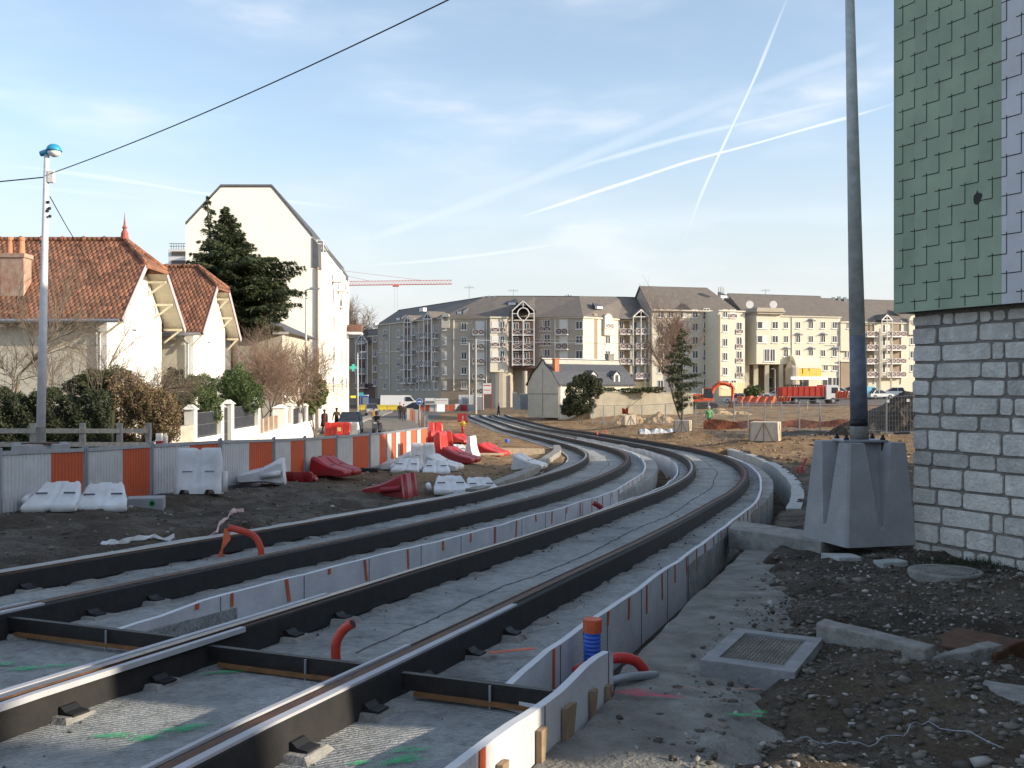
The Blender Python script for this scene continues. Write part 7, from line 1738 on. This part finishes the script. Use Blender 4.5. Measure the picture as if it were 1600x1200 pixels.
def excavator():
    t=thing('excavator','red-orange excavator with its boom bent down to the right, at work in the field','excavator',V(1098,138,0)); red=mat('digger_red',(.55,.09,.03),.5,.15,2)
    for s in (-1,1): mb=MB(); mb.prism([(-1.8,.15),(-1.5,0),(1.5,0),(1.8,.15),(1.9,.5),(1.6,.8),(-1.6,.8),(-1.9,.5)],'y',s*1.0-.25,s*1.0+.25); mb.build('track',M['tyre'],t)
    mb=MB(); mb.prism([(-2.3,.95),(1.3,.95),(1.3,1.4),(-.2,1.5),(-.2,2.0),(-2.0,2.05),(-2.4,1.7)],'y',-1.2,1.2); mb.build('engine_house',red,t,bevel=.05)
    mb=MB(); mb.prism([(-.1,1.4),(1.2,1.4),(1.2,2.0),(.95,2.8),(-.1,2.8)],'y',-1.15,-.1); mb.build('cab',M['glass'],t); mb=MB(); mb.box(-.15,1.0,-1.2,-.05,2.8,2.9); mb.build('cab_roof',red,t)
    mb=MB(); mb.tube([(.9,.3,1.4),(1.6,.3,2.9),(2.4,.3,3.55),(3.2,.3,3.5),(4.1,.3,3.1)],[.28,.3,.33,.28,.22],4); mb.build('boom',red,t); mb=MB(); mb.tube([(3.9,.3,3.55),(4.3,.3,2.9),(4.15,.3,.9)],[.2,.27,.16],4); mb.build('stick',red,t)
    mb=MB(); mb.prism([(3.9,1.0),(4.4,1.0),(4.5,.4),(4.1,-.2),(3.6,-.1),(3.75,.4)],'y',-.1,.7); mb.build('bucket',M['rust'],t); mb=MB(); mb.tube([(1.9,.3,3.6),(3.7,.3,3.75)],.09,8); mb.build('ram',M['chrome'],t)
excavator()
# ================================================================ street furniture, hoardings, cabins
def street_lamp(label,u,d,vtop,vbase,arm=1,m='pole_white',r=.07,head='flat'):
    b=at(u,vbase,d); b.z=min(b.z,gz(b.x,b.y)); top=at(u,vtop,d); h=top.z-b.z; t=thing('street_lamp',label,'street lamp',tuple(b),group='street lamps')
    mb=MB(); mb.tube([(0,0,0),(0,0,h)],[r*1.2,r*.7],10); mb.build('pole',M[m],t,smooth=True)
    mb=MB(); mb.tube([(0,0,h-.02),(arm*.25,0,h+.06),(arm*.5,0,h+.06)],.035,6); mb.build('arm',M[m],t); mb=MB(); mb.hexa([(arm*.3-.0,-.15,h),(arm*1.1,-.1,h+.03),(arm*1.1,.1,h+.03),(arm*.3,.15,h)],[(arm*.35,-.1,h+.16),(arm*1.05,-.06,h+.14),(arm*1.05,.06,h+.14),(arm*.35,.1,h+.16)]); mb.build('lamp_head',M['galv'],t)
street_lamp('slim pale street lamp standing by the garden wall, its head level with the cedar boughs',478,61,453,652,arm=.8,r=.075)
street_lamp('white street lamp near the pharmacy cross at the end of the white block',559,112,551,640,arm=.9,r=.08)
street_lamp('white street lamp in front of the tan apartment wing, head pointing left',733,150,536,642,arm=-1.1,r=.09)
street_lamp('street lamp in front of the hotel with a curved arm to the left',1311,160,541,618,arm=-2.2,r=.09)
street_lamp('thin lamp post in front of the old building ground floor, by the hotel loggia',1211,165,577,612,arm=-.6,r=.05)
p=gd(743,140); t=thing('utility_pole','grey utility pole standing right of the street lamp, no head','utility pole',tuple(p)); mb=MB(); h=at(743,530,140).z-p.z; mb.tube([(0,0,-.1),(0,0,h)],[.22,.15],12); mb.build('pole',M['grey_wood'],t); mb=MB(); mb.tube([(0,0,h),(0,0,h+.15)],.1,8); mb.build('pole_cap',M['dark_grey'],t)
def far_cable(lab,pts,r=.04):
    mb=MB(); mb.tube(pts,r,4); o=mb.build('overhead_cable',M['galv']); tag(o,lab,'cable',group='overhead cables')
far_cable('pale cable strung low across the tan apartment wing to the boundary wall',[at(560,526,160),at(640,529,155),at(743,531,140),at(840,535,150),at(1000,537,160)],.035)
def round_sign():
    d=50; b=gd(655.5,d); c=at(655.5,627.5,d); t=thing('traffic_sign','round blue direction sign with a white arrow pointing right, on a thin pole','traffic sign',tuple(b)); z=c.z-b.z
    mb=MB(); mb.tube([(0,0,0),(0,0,z+.12)],.03,8); mb.build('pole',M['galv'],t); mb=MB(); mb.tube([(0,-.04,z),(0,-.055,z)],.165,24); mb.build('sign_rim',M['frame_white'],t); mb=MB(); mb.tube([(0,-.0551,z),(0,-.062,z)],.148,24); mb.build('sign_plate',mat('sign_blue',(.02,.09,.40),.4,.05,2),t)
    mb=MB(); mb.prism([(-.10,z-.02),(.02,z-.02),(.02,z-.06),(.11,z),(.02,z+.06),(.02,z+.02),(-.10,z+.02)],'y',-.066,-.0622); mb.build('white_arrow',M['frame_white'],t)
round_sign()
def panel_row(items,d0,group,H=1.05):
    for (u0,u1,v,kind,lab,da,db) in items:
        a=at(u0,v,da);b=at(u1,v,db); L=(b-a).length; t=thing('site_hoarding',lab,'barrier panel',(a.x,a.y,a.z-H),group=group); inv=Vector(t.location); dn=(b-a).normalized(); n=Vector((dn.y,-dn.x,0))
        cols={'wo':('fence_white','fence_orange'),'ow':('fence_orange','fence_white'),'o':('fence_orange',),'w':('fence_white',),'g':('galv',),'r':('dark_red',)}[kind]
        for i,c in enumerate(cols): f0=i/len(cols);f1=(i+1)/len(cols); q=a.lerp(b,f0+.01)-inv;r=a.lerp(b,f1-.01)-inv; mb=MB(); mb.bar(q-Z*(H/2-.05),r-Z*(H/2-.05),.04,H-.12); mb.build({'fence_white':'white_sheet','fence_orange':'orange_sheet','galv':'grey_sheet','dark_red':'red_sheet'}[c],M[c],t)
        mb=MB(); mb.bar(a-inv,b-inv,.07,.07); mb.bar(a-inv-Z*(H-.03),b-inv-Z*(H-.03),.06,.06); mb.bar(a-inv-Z*H,a-inv+Z*.06,.07,.07,up=(0,1,0)); mb.bar(b-inv-Z*H,b-inv+Z*.06,.07,.07,up=(0,1,0)); mb.build('frame',M['galv'],t)
GR='white and orange hoarding panels across the far end of the site'
panel_row([(655,663,632.5,'o','orange hoarding panel at the left end of the far row, beside the round sign',143,143),(664,679,632.5,'ow','hoarding panel under the left white notice board',143,143),(680,695,632.2,'w','plain white hoarding panel under the right notice board',143,144),(696,710,631.8,'o','wide orange hoarding panel in the middle of the far row',144,144),(711,718,631.8,'g','grey hoarding panel right of the wide orange one',144,145),(719,731,632,'r','dark red-brown hoarding panel in the far row',145,144),(732,742,632.5,'g','grey hoarding panel at the right end of the far row, below the cabin',144,143)],143,GR)
GS='striped panels turning away from the end of the near fence'
prev=(668.5,667.2,40.2); k=0
labs=['first edge-on panel turning away at the end of the near fence','second edge-on panel beyond the near fence, bright orange half','third edge-on panel going away behind the round sign pole','fourth edge-on panel beside the red barrier pile','fifth edge-on panel, dull red, below the walkers','sixth panel, red half, where the row bends left','white and orange striped panel right of the walkers','striped panel nearest the walkers, at the far tip of the row']
seq=[(669,661,43),(668,655,47),(666.5,650,52),(663,646,57),(659,642.5,63),(654,640.5,70),(645,638.5,80),(636,637,88)]
for i,(u,v,d) in enumerate(seq):
    a=at(prev[0],prev[1],prev[2]);b=at(u,v,d); H=1.05
    panel_row([(prev[0],u,prev[1],['wo','ow','wo','w','r','wo','wo','ow'][i],labs[i],prev[2],d)],0,GS) if abs(a.z-b.z)<1e9 else None
    prev=(u,v,d)
GY='yellow plastic barriers closing the street'
for i,(u0,u1,d,lab) in enumerate(((561,572,150,'yellow barrier at the left end, under the blue cabin'),(588,605,152,'yellow barrier left of the middle joint, in front of the white van'),(605.5,622,152,'yellow barrier right of the middle joint, beside the walkers'))):
    a=at(u0,632.5,d);b=at(u1,632.5,d); t=thing('street_barrier',lab,'street barrier',(a.x,a.y,a.z-.85),group=GY); L=b.x-a.x; mb=MB()
    mb.prism([(-.22,0),(.22,0),(.18,.2),(.07,.45),(.06,.85),(-.06,.85),(-.07,.45),(-.18,.2)],'x',.03,L-.03); mb.build('body',mat('barrier_yellow',(.68,.50,.05),.45,.1,2),t)
    mb=MB(); 
    for s in (.25,.75): mb.box(L*s-.15,L*s+.15,-.23,.23,-.01,.1)
    mb.build('foot_slots',M['dark_grey'],t)
def cabin(name,label,u0,u1,vt,vb,d,m,depth=2.4,extra=None):
    a=at(u0,vb,d);b=at(u1,vt,d); t=thing(name,label,'cabin',(a.x,a.y,a.z)); w=b.x-a.x;h=b.z-a.z; mb=MB(); mb.box(0,w,0,depth,.0,h); mb.build('body',m,t); mb=MB(); mb.box(-.04,w+.04,-.04,depth+.04,h,h+.08); mb.build('roof',M['frame_white'],t)
    n=max(2,int(w/.5)); mb=MB()
    for i in range(n+1): mb.box(w*i/n-.02,w*i/n+.02,-.03,.0,.05,h-.05)
    mb.build('wall_ribs',m,t)
    if extra: extra(t,w,h)
def door(t,w,h): mb=MB(); mb.box(w*.25,w*.25+.8,-.05,-.031,.05,h*.88); mb.build('door',M['galv'],t)
cabin('site_cabin','white site cabin behind the hoardings, left half sunlit beside the utility pole',717,741,618,640,158,paint('cab_grey',(.55,.56,.57)),extra=door)
cabin('site_cabin','narrow white site cabin right of the utility pole',742.5,755,617.5,641,155,M['frame_white'],extra=door)
cabin('portable_toilet','blue and white portable toilet at the left end of the yellow barriers',564,574,618,637,150,mat('toilet_blue',(.02,.10,.40),.5,.1,2),1.2,door)
cabin('street_cabinet','tall pale street cabinet standing left of the old house',801,807,614,640,122,mat('cabinet',(.42,.42,.34),.7,.15,2),.5,door)
cabin('glass_shelter','small greenish glazed kiosk against the left side of the old house',813,826,616,640,124,mat('kiosk',(.30,.36,.34),.4,.3,1.5),1.2,door)
def board(label,u0,u1,v0,v1,d,vb,mark=None,posts=(0,1)):
    a=at(u0,v0,d);b=at(u1,v1,d); base=at(u0,vb,d); t=thing('notice_board',label,'notice board',(a.x,a.y,base.z),group=None); w=b.x-a.x; z1=a.z-base.z;z0=b.z-base.z
    mb=MB(); mb.box(0,w,-.03,.03,z0,z1); mb.build('panel',M['frame_white'],t)
    for i in posts: mb=MB(); mb.box(w*i-.06,w*i+.06,.031,.12,0,z1); mb.build('post',M['dark_red'] if mark=='red' else M['galv'],t)
    mb=MB()
    if mark=='red':
        mb.box(.1,w-.1,-.036,-.031,z1-.35,z1-.2); mb.box(.1,w-.1,-.036,-.031,z0+.55,z0+.65); mb.box(.0,w,-.036,-.031,z0,z0+.08); mb.build('red_lines',M['red_plastic'],t)
    elif mark=='photo': mb.box(.06,w-.06,-.036,-.031,z0+.1,z0+(z1-z0)*.55); mb.build('picture',mat('dull_picture',(.16,.15,.17),.6,.5,3),t)
    else: mb.box(.1,w-.1,-.036,-.031,z1-.35,z1-.3); mb.build('faint_line',M['dark_red'],t)
board('white notice board with a dark picture strip, left one above the hoardings',664,679,622,632,142.6,642,'photo')
board('white notice board, blank but for a thin line, right one above the hoardings',680,700,622.5,632,142.6,642,'line')
board('tall white sign with red lines on two red posts, near the track end',754.5,767.5,599,616.5,132,641,'red')
def cross():
    p=at(552,574.5,101); t=thing('pharmacy_cross','turquoise-green pharmacy cross sign sticking out from the white block','shop sign',tuple(p)); m=mat('cross_green',(.05,.42,.36),.5,.1,2); r=.36
    mb=MB(); mb.box(-r*.38,r*.38,-.06,.06,-r,r); mb.box(-r,-r*.381,-.06,.06,-r*.38,r*.38); mb.box(r*.381,r,-.06,.06,-r*.38,r*.38); mb.build('cross_box',m,t); mb=MB(); mb.bar((-1.0,0,0),(-r,0,0),.06); mb.build('bracket',M['galv'],t)
cross()
p=at(552,620,98); t=thing('shop_sign','small yellow sign below the pharmacy cross','shop sign',tuple(p)); mb=MB(); mb.box(-.25,.25,-.04,.04,-.12,.12); mb.build('sign_box',mat('sign_yellow',(.7,.6,.05),.5,.05,2),t); mb=MB(); mb.bar((-.9,0,0),(-.25,0,0),.04); mb.build('bracket',M['galv'],t)
p=at(563,616,146); t=thing('direction_sign','small light blue sign above the blue portable toilet','traffic sign',tuple(p)); mb=MB(); mb.box(-.45,.45,-.04,.04,-.25,.25); mb.build('sign_plate',mat('sign_cyan',(.08,.42,.55),.5,.05,2),t); mb=MB(); mb.bar((0,.06,-2.4),(0,.06,.2),.07,up=(0,1,0)); mb.build('pole',M['galv'],t)
# ================================================================ mesh fence, crates, stubs in the field
def mesh_fence():
    P=[(1432,55,618),(1385,56,620),(1338,59,621),(1281,63,625),(1249,67,627),(1221,70,628),(1195,73,628.5),(1169,76,628.5),(1147,79,626),(1107,84,626),(1087,87,629),(1060,90,630),(1040,93,631),(1003,97,633),(980,99,634),(960,101,634),(943,103,634),(926,105,634)]
    names=['beside the stone wall, two small white plates on it','left of the plated one, in front of the soil heap','behind the thick pole','just left of the thick pole','third panel left of the pole','above the sunlit crate, right part','directly above the biggest crate','left of the biggest crate','right of the standing worker','left of the standing worker','beside the planted pine','behind the planted pine','right of the right sand heap','in front of the right sand heap','between the two sand heaps','in front of the left sand heap','near the left end by the grey wall']
    for i in range(len(P)-1):
        a=at(P[i][0],P[i][2],P[i][1]);b=at(P[i+1][0],P[i+1][2],P[i+1][1]); h=a.z-gz(a.x,a.y)-.02; h=min(2.2,max(1.6,h)); t=thing('mesh_fence_panel','wire mesh site fence panel '+names[i],'fence panel',(a.x,a.y,a.z-h),group='wire mesh fence panels'); q=Vector(t.location); r=.028
        mb=MB(); 
        for p in (a,b): p=p.lerp(b if p is a else a,.012)-q; mb.tube([p-Z*h,p],r,6)
        mb.tube([a-q,b-q],.02,5); mb.tube([a-q-Z*(h-.15),b-q-Z*(h-.15)],.02,5); mb.build('tube_frame',M['galv'],t)
        mb=MB(); L=(b-a).length; n=int(L/.16)
        for k in range(1,n): p=a.lerp(b,k/n)-q; mb.bar(p-Z*(h-.15),p,.006,.006,up=(0,1,0))
        for k in range(1,8): mb.bar(a-q-Z*(h*k/8),b-q-Z*(h*k/8),.006,.006)
        mb.build('wire_mesh',M['galv'],t); p=a-q-Z*(h+.0); mb=MB(); mb.box(p.x-.35,p.x+.35,-.11,.11,-.02,.12); mb.build('fence_foot',M['old_concrete'],t)
        if i==0:
            for f in (.28,.95): p=a.lerp(b,f)-q-Z*.25; mb=MB(); mb.box(p.x-.08,p.x+.08,p.y-.03,p.y-.01,p.z-.08,p.z+.08); mb.build('white_plate',M['frame_white'],t)
mesh_fence()
def crate(label,u,d,w,h,rz,seed):
    p=gd(u,d); t=thing('root_crate',label,'crate',(p.x,p.y,gzf(p.x,p.y)-.03),rz,group='pale wrapped crates standing in the field'); m=mat('crate_wrap',(.62,.56,.45),.85,.12,2.5,.2,14,col2=(.5,.44,.36))
    w/=2; mb=MB(); mb.hexa([(-w,-w,0),(w,-w,0),(w,w,0),(-w,w,0)],[(-w*.97,-w*.97,h),(w*.97,-w*.97,h),(w*.97,w*.97,h),(-w*.97,w*.97,h)]); mb.build('wrapped_body',m,t,bevel=.02)
    for s,ax in ((-1,0),(1,1)):
        pass
    for k in range(4):
        mb=MB(); a=math.pi/2*k; R_=Matrix.Rotation(a,4,'Z'); mb.bar((-w,-w-.012,.02),(-w+.02,-w-.012,h),.05,.02,up=(0,1,0)); mb.bar((w*.0,-w-.014,h),(-w*.65,-w-.014,.03),.03,.015,up=(0,1,0)); mb.bar((w*.0,-w-.014,h),(w*.65,-w-.014,.03),.03,.015,up=(0,1,0)); mb.bar((0,-w-.018,.02),(0,-w-.018,h),.03,.015,up=(0,1,0)); mb.xf(R_); mb.build('straps',M['wood'],t)
    return t
crate('biggest pale wrapped crate in the field, standing alone right of the pine',1196,49.5,1.36,.95,D_(-22),1)
crate('wrapped crate under the planted pine, middle one of three',1067,62,.95,.78,D_(-20),2)
crate('small grey wrapped crate, leftmost of three, in front of the sand heaps',983,84,1.05,.82,D_(10),3)
def stub(label,u,d,pts,m='red_plastic',r=.045):
    p=gd(u,d); p.z=gzf(p.x,p.y); pipe('conduit_stub',label,[p+Vector(q) for q in pts],r,M[m],8,cat='pipe')
stub('red conduit stub bent left, left of the small grey crate',938,66,[(0,0,-.1),(-.1,0,.35),(-.3,0,.75)])
stub('red conduit arching over just right of the bent stub',950,63,[(-.4,0,0),(-.1,0,.22),(.25,0,.1)])
stub('short red conduit stub behind the arched one',946,70,[(0,0,-.1),(0,0,.4)])
stub('orange-red stub poking out of the soil near the far rails, left one',1097,41.5,[(0,0,-.1),(-.05,0,.12),(-.12,0,.28)])
stub('orange-red stub poking out of the soil, right one below the biggest crate',1142,40.5,[(-.15,0,-.02),(0,0,.1),(.15,0,.12)])
stub('upright red stub in shade left of the weight block, left one of two',1246,30,[(0,0,-.1),(0,0,.2)],r=.035)
stub('upright red stub in shade left of the weight block, right one of two',1253,30,[(0,0,-.1),(.0,0,.2)],r=.035)
stub('slanted red stub above the two upright ones beside the weight block',1257,34,[(-.08,0,-.05),(.0,0,.15),(.08,0,.28)],r=.035)
stub('small red stub half buried low beside the weight block',1252,22.5,[(-.06,0,-.03),(0,0,.04),(.06,.0,.05)],r=.035)
stub('thick red pipe end lying across the pit between the two tracks',989,37.2,[(-1.2,0,.0),(-.3,0,.02),(.25,0,.02)],'dark_red',.08)
stub('short white post standing at the outer edge of the right track in the bend',1111,37.8,[(0,0,-.3),(0,0,.22)],'white_paint',.075)
stub('small blue bottle standing between the far rails and the beam',792,56,[(0,0,-.2),(0,0,.25)],'blue_plastic',.12)
def silver():
    p=gd(1036,70); R_=random.Random(4); mb=MB(); rows=[]
    for i in range(26):
        x=-1.7+3.4*i/25; h=.36+.07*math.sin(i*.8)+R_.uniform(-.06,.06); rows.append([(x,-.5,-.05),(x,-.35,h*.6+R_.uniform(0,.1)),(x,0,h),(x,.4,h*.5),(x,.5,-.05)])
    mb.grid(rows); o=mb.build('plastic_sheet',mat('silver_sheet',(.55,.56,.58),.35,.2,4,.3,10)); o.location=(p.x,p.y,gzf(p.x,p.y)); tag(o,'crumpled silvery plastic sheet lying left of the planted pine','plastic sheet')
silver()
def net(label,u0,u1,v0,v1,d,seed,m='net_orange'):
    a=at(u0,v0,d);b=at(u1,v0,d); h=a.z-at(u0,v1,d).z; rows=[]; R_=random.Random(seed)
    for j in range(4): rows.append([(a.x+(b.x-a.x)*i/24,a.y+.25*math.sin(i*1.3+j)+j*.02,a.z-h*j/3+(.10*math.sin(i*.9)*(j==0))) for i in range(25)])
    mb=MB(); mb.grid(rows); mb.grid([[(x,y+.03,z) for x,y,z in r] for r in rows],flip=True); o=mb.build('orange_netting',M[m],smooth=True); tag(o,label,'safety netting')
defm('net_orange',(.62,.16,.08),.7,.2,2,.2,8); defm('red_soil',(.20,.07,.04),.95,.3,1.5,.5,6)
net('orange safety netting strung left of the dump truck',1152,1212,619,630,148,1); net('orange safety netting right of the dump truck cab',1306,1326,611,624,150,2); net('short orange netting between truck and walker in brown',1214,1236,620,628,150,3)
net('red-brown netting lying low along the excavated trench',1100,1330,657,671,78,4,'red_soil')
net('small bright orange net beside the left sand heap',972,982,638,647,88,5)
def tapeline(label,pts,m):
    mb=MB(); 
    for i in range(len(pts)-1): mb.bar(pts[i],pts[i+1],.02,.09,up=(0,0,1))
    o=mb.build('warning_tape',m); tag(o,label,'warning tape')
tapeline('red and white warning tape strung across the field below the dump truck',[at(1165,631,130),at(1250,632.5,128),at(1330,631,126),at(1430,632,124)],mat('tape_line',(.65,.38,.35),.7,.4,6))
tapeline('pale horizontal board line along the trench behind the biggest crate',[at(1120,641,104),at(1180,642,102),at(1290,650,98)],M['pale_wood'])
for i,(u,d) in enumerate(((1160,140),(1205,136),(1262,132),(1336,128))):
    p=gd(u,d); mb=MB(); mb.tube([(0,0,-.1),(0,0,1.1)],.04,6); o=mb.build('marker_stake',M['pale_wood']); o.location=tuple(p); tag(o,['marker stake left of the netting','marker stake in front of the netting middle','marker stake below the truck rear wheels','marker stake beside the thick pole'][i],'stake',group='marker stakes in the field')
# pipe pieces and lamp on the verge near the far tracks
p=gd(723,66); t=thing('warning_lamp','red and yellow roadworks warning lamp stand beside the far bend of the tracks','warning lamp',tuple(p)); mb=MB(); mb.lathe([(.28,0),(.12,.25),(.08,.75)],(0,0,0),12); mb.build('stand',M['red_plastic'],t); mb=MB(); mb.lathe([(.16,.7),(.2,.85),(.12,1.02)],(0,0,0),12); mb.build('yellow_body',mat('lamp_yellow',(.75,.42,.03),.5,.1,3),t); mb=MB(); mb.tube([(0,0,1.0),(0,0,1.35)],.04,8); mb.build('handle',M['pale_wood'],t)
# ================================================================ people
SK={'skin':mat('skin',(.50,.33,.25),.6,.05,3)}
def person(label,u,d,h,face,top,legs,hair,pose='walk',hold=None,z=None,name='person'):
    p=gd(u,d) if z is None else Vector(((u-800)*d/F,d,z)); t=thing(name,label,'person',(p.x,p.y,p.z+.03),face); s=h/1.75
    st=.17 if pose=='walk' else .05 
    if pose=='sit': hipz=.78
    else: hipz=.92
    J={}; bm_v=[];E=[];Rr=[]
    def v(x,y,z,r): bm_v.append((x*s,y*s,z*s)); Rr.append(r*s); return len(bm_v)-1
    # body faces -Y locally
    pel=v(0,0,hipz,.14); wa=v(0,-.01,hipz+.18,.13); ch=v(0,0,hipz+.42,.155); nk=v(0,.0,hipz+.58,.06); hd0=v(0,-.01,hipz+.66,.075); hd=v(0,-.015,hipz+.75,.095); ht=v(0,-.0,hipz+.83,.07)
    E+= [(pel,wa),(wa,ch),(ch,nk),(nk,hd0),(hd0,hd),(hd,ht)]
    for sx,ph in ((-1,1),(1,-1)):
        sh=v(sx*.19,0,hipz+.50,.07)
        if pose=='sit': el=v(sx*.24,-.18,hipz+.28,.05);wr=v(sx*.22,-.42,hipz+.25,.038); ha=v(sx*.2,-.50,hipz+.27,.035)
        elif pose=='lean': el=v(sx*.26,-.02+.06*ph,hipz+.24,.05);wr=v(sx*.20,-.18,hipz+.05,.038); ha=v(sx*.19,-.24,hipz-.02,.035)
        else: el=v(sx*.25,.06*ph,hipz+.24,.05);wr=v(sx*.26,.13*ph-.04,hipz-.0,.038); ha=v(sx*.26,.15*ph-.06,hipz-.09,.036)
        E+= [(ch,sh),(sh,el),(el,wr),(wr,ha)]
        hp=v(sx*.09,0,hipz-.04,.105)
        if pose=='sit': kn=v(sx*.16,-.38,hipz-.08,.075);an=v(sx*.16,-.34,.18,.05);to=v(sx*.17,-.52,.12,.045)
        else: kn=v(sx*.09,-st*ph*.5-.03,.50,.072);an=v(sx*.09,-st*ph+.04*(ph<0),.09,.048);to=v(sx*.10,-st*ph-.16,.04,.042)
        E+= [(pel,hp),(hp,kn),(kn,an),(an,to)]
    me=bpy.data.meshes.new('body'); me.from_pydata(bm_v,E,[]); o=bpy.data.objects.new('body',me); COL.objects.link(o); o.parent=t
    for m in (top,legs,SK['skin'],hair): me.materials.append(m)
    sk=o.modifiers.new('skin','SKIN'); 
    for i,q in enumerate(me.skin_vertices[0].data): q.radius=(Rr[i],Rr[i]*.85 if i<4 else Rr[i]); q.use_root=(i==0)
    sb=o.modifiers.new('sub','SUBSURF'); sb.levels=2; sb.render_levels=2
    dg=bpy.context.evaluated_depsgraph_get(); ev=bpy.data.meshes.new_from_object(o.evaluated_get(dg)); o.modifiers.clear(); 
    for pl in ev.polygons:
        c=pl.center/s; z_=c.z; k=0
        if z_>hipz+.60: k=3 if (c.y>.0 or z_>hipz+.80) else 2
        elif z_<hipz-.06 and abs(c.x)<.2: k=1
        elif pose!='sit' and z_<hipz-.03 and abs(c.x)>.2: k=2
        elif pose=='sit' and c.y<-.44 and z_>hipz: k=2
        if z_<.10: k=3
        pl.material_index=k; pl.use_smooth=True
    if not ev.materials:
        for m in (top,legs,SK['skin'],hair): ev.materials.append(m)
    o.data=ev; ev.name='body'
    mb=MB(); mb.lathe([(.045,-.06),(.09,-.02),(.108,.05),(.09,.10),(.04,.13),(.005,.135)],(0,.018*s,(hipz+.75)*s),12); mb.v=[(x*1,y*1,z) for x,y,z in mb.v]; hr=mb.build('hair',hair,t,smooth=True)
    for q in hr.data.vertices:
        if q.co.y<-.05*s and q.co.z<(hipz+.80)*s: q.co.y+=.05*s
    mb=MB(); mb.tube([(0,-.10*s,(hipz+.74)*s),(0,-.125*s,(hipz+.72)*s)],.012*s,6); mb.build('nose',SK['skin'],t)
    return t
def cl(n,c): return mat(n,c,.9,.15,6)
BLK=cl('cloth_black',(.015,.015,.02)); NAVY=cl('cloth_navy',(.02,.03,.06)); BRN=cl('cloth_brown',(.06,.045,.03)); HD=cl('hair_dark',(.03,.02,.015))
w=person('person in a long maroon coat and dark trousers walking away on the pavement',507,70,1.72,D_(165),cl('coat_maroon',(.085,.028,.032)),BLK,cl('hair_maroon',(.07,.025,.025)))
mb=MB(); mb.lathe([(.30,.55),(.25,.8),(.21,1.1),(.20,1.35),(.10,1.48)],(0,0,0),14); mb.build('coat',bpy.data.materials['coat_maroon'],w,smooth=True)
person('person in a dark olive jacket beside the dark hatchback',526,74,1.75,D_(200),BRN,BLK,HD)
person('person in a tan jacket walking away behind the scooter',584,94,1.75,D_(175),cl('jacket_tan',(.42,.26,.12)),cl('trouser_grey',(.10,.10,.11)),HD)
def scooter():
    p=gd(588.5,68); t=thing('motor_scooter','small motor scooter ridden towards the fence on the street','scooter',(p.x,p.y,p.z+.03),D_(-10)); 
    for y,nm in ((-.62,'front_wheel'),(.55,'rear_wheel')): mb=MB(); mb.tube([(-.05,y,.24),(.05,y,.24)],.24,16); mb.build(nm,M['tyre'],t)
    mb=MB(); mb.prism([(-.6,.3),(-.45,.3),(-.2,.32),(.3,.32),(.75,.45),(.8,.72),(.25,.74),(.05,.45),(-.25,.42),(-.42,.95),(-.52,.95)],'x',-.15,.15); mb.build('bodywork',paint('scooter_grey',(.16,.17,.19)),t)
    mb=MB(); mb.bar((-.3,-.45,1.0),(.3,-.45,1.0),.04); mb.build('handlebar',M['black'],t); mb=MB(); mb.box(-.13,.13,-.02,.7,.74,.82); mb.build('saddle',M['black'],t); mb=MB(); mb.lathe([(.09,-.02),(.09,.03)],(0,-.58,.85),10); mb.build('headlight',M['headlamp'],t)
    r=person('person in black jacket and white trousers riding the scooter, wearing a dark helmet',588.5,68,1.7,D_(-10),BLK,cl('trouser_white',(.62,.62,.60)),cl('helmet',(.03,.03,.035)),pose='sit',z=p.z); r.location=(p.x,p.y+.1,p.z+.05)
    mb=MB(); mb.lathe([(.10,-.12),(.135,-.02),(.13,.08),(.08,.16),(.01,.18)],(0,.0,1.50),14); mb.build('helmet',bpy.data.materials['helmet'],r,smooth=True)
scooter()
person('person in a dark coat, left one of the pair walking on the street',625,104,1.78,D_(10),BLK,BLK,HD)
person('person in a dark jacket and blue-grey trousers, right one of the walking pair',631,102,1.75,D_(-5),BRN,NAVY,HD)
person('worker in a green safety vest standing at the mesh fence left of the biggest crate',1108,80,1.75,D_(20),cl('vest_green',(.10,.32,.14)),cl('work_dark',(.05,.06,.05)),cl('helmet_white',(.7,.7,.68)))
person('worker in brown standing beside the netting left of the dump truck',1211,149,1.75,D_(40),BRN,BRN,HD)
person('worker in dark blue standing beyond the far end of the tracks',779,128,1.75,D_(-60),NAVY,NAVY,HD)
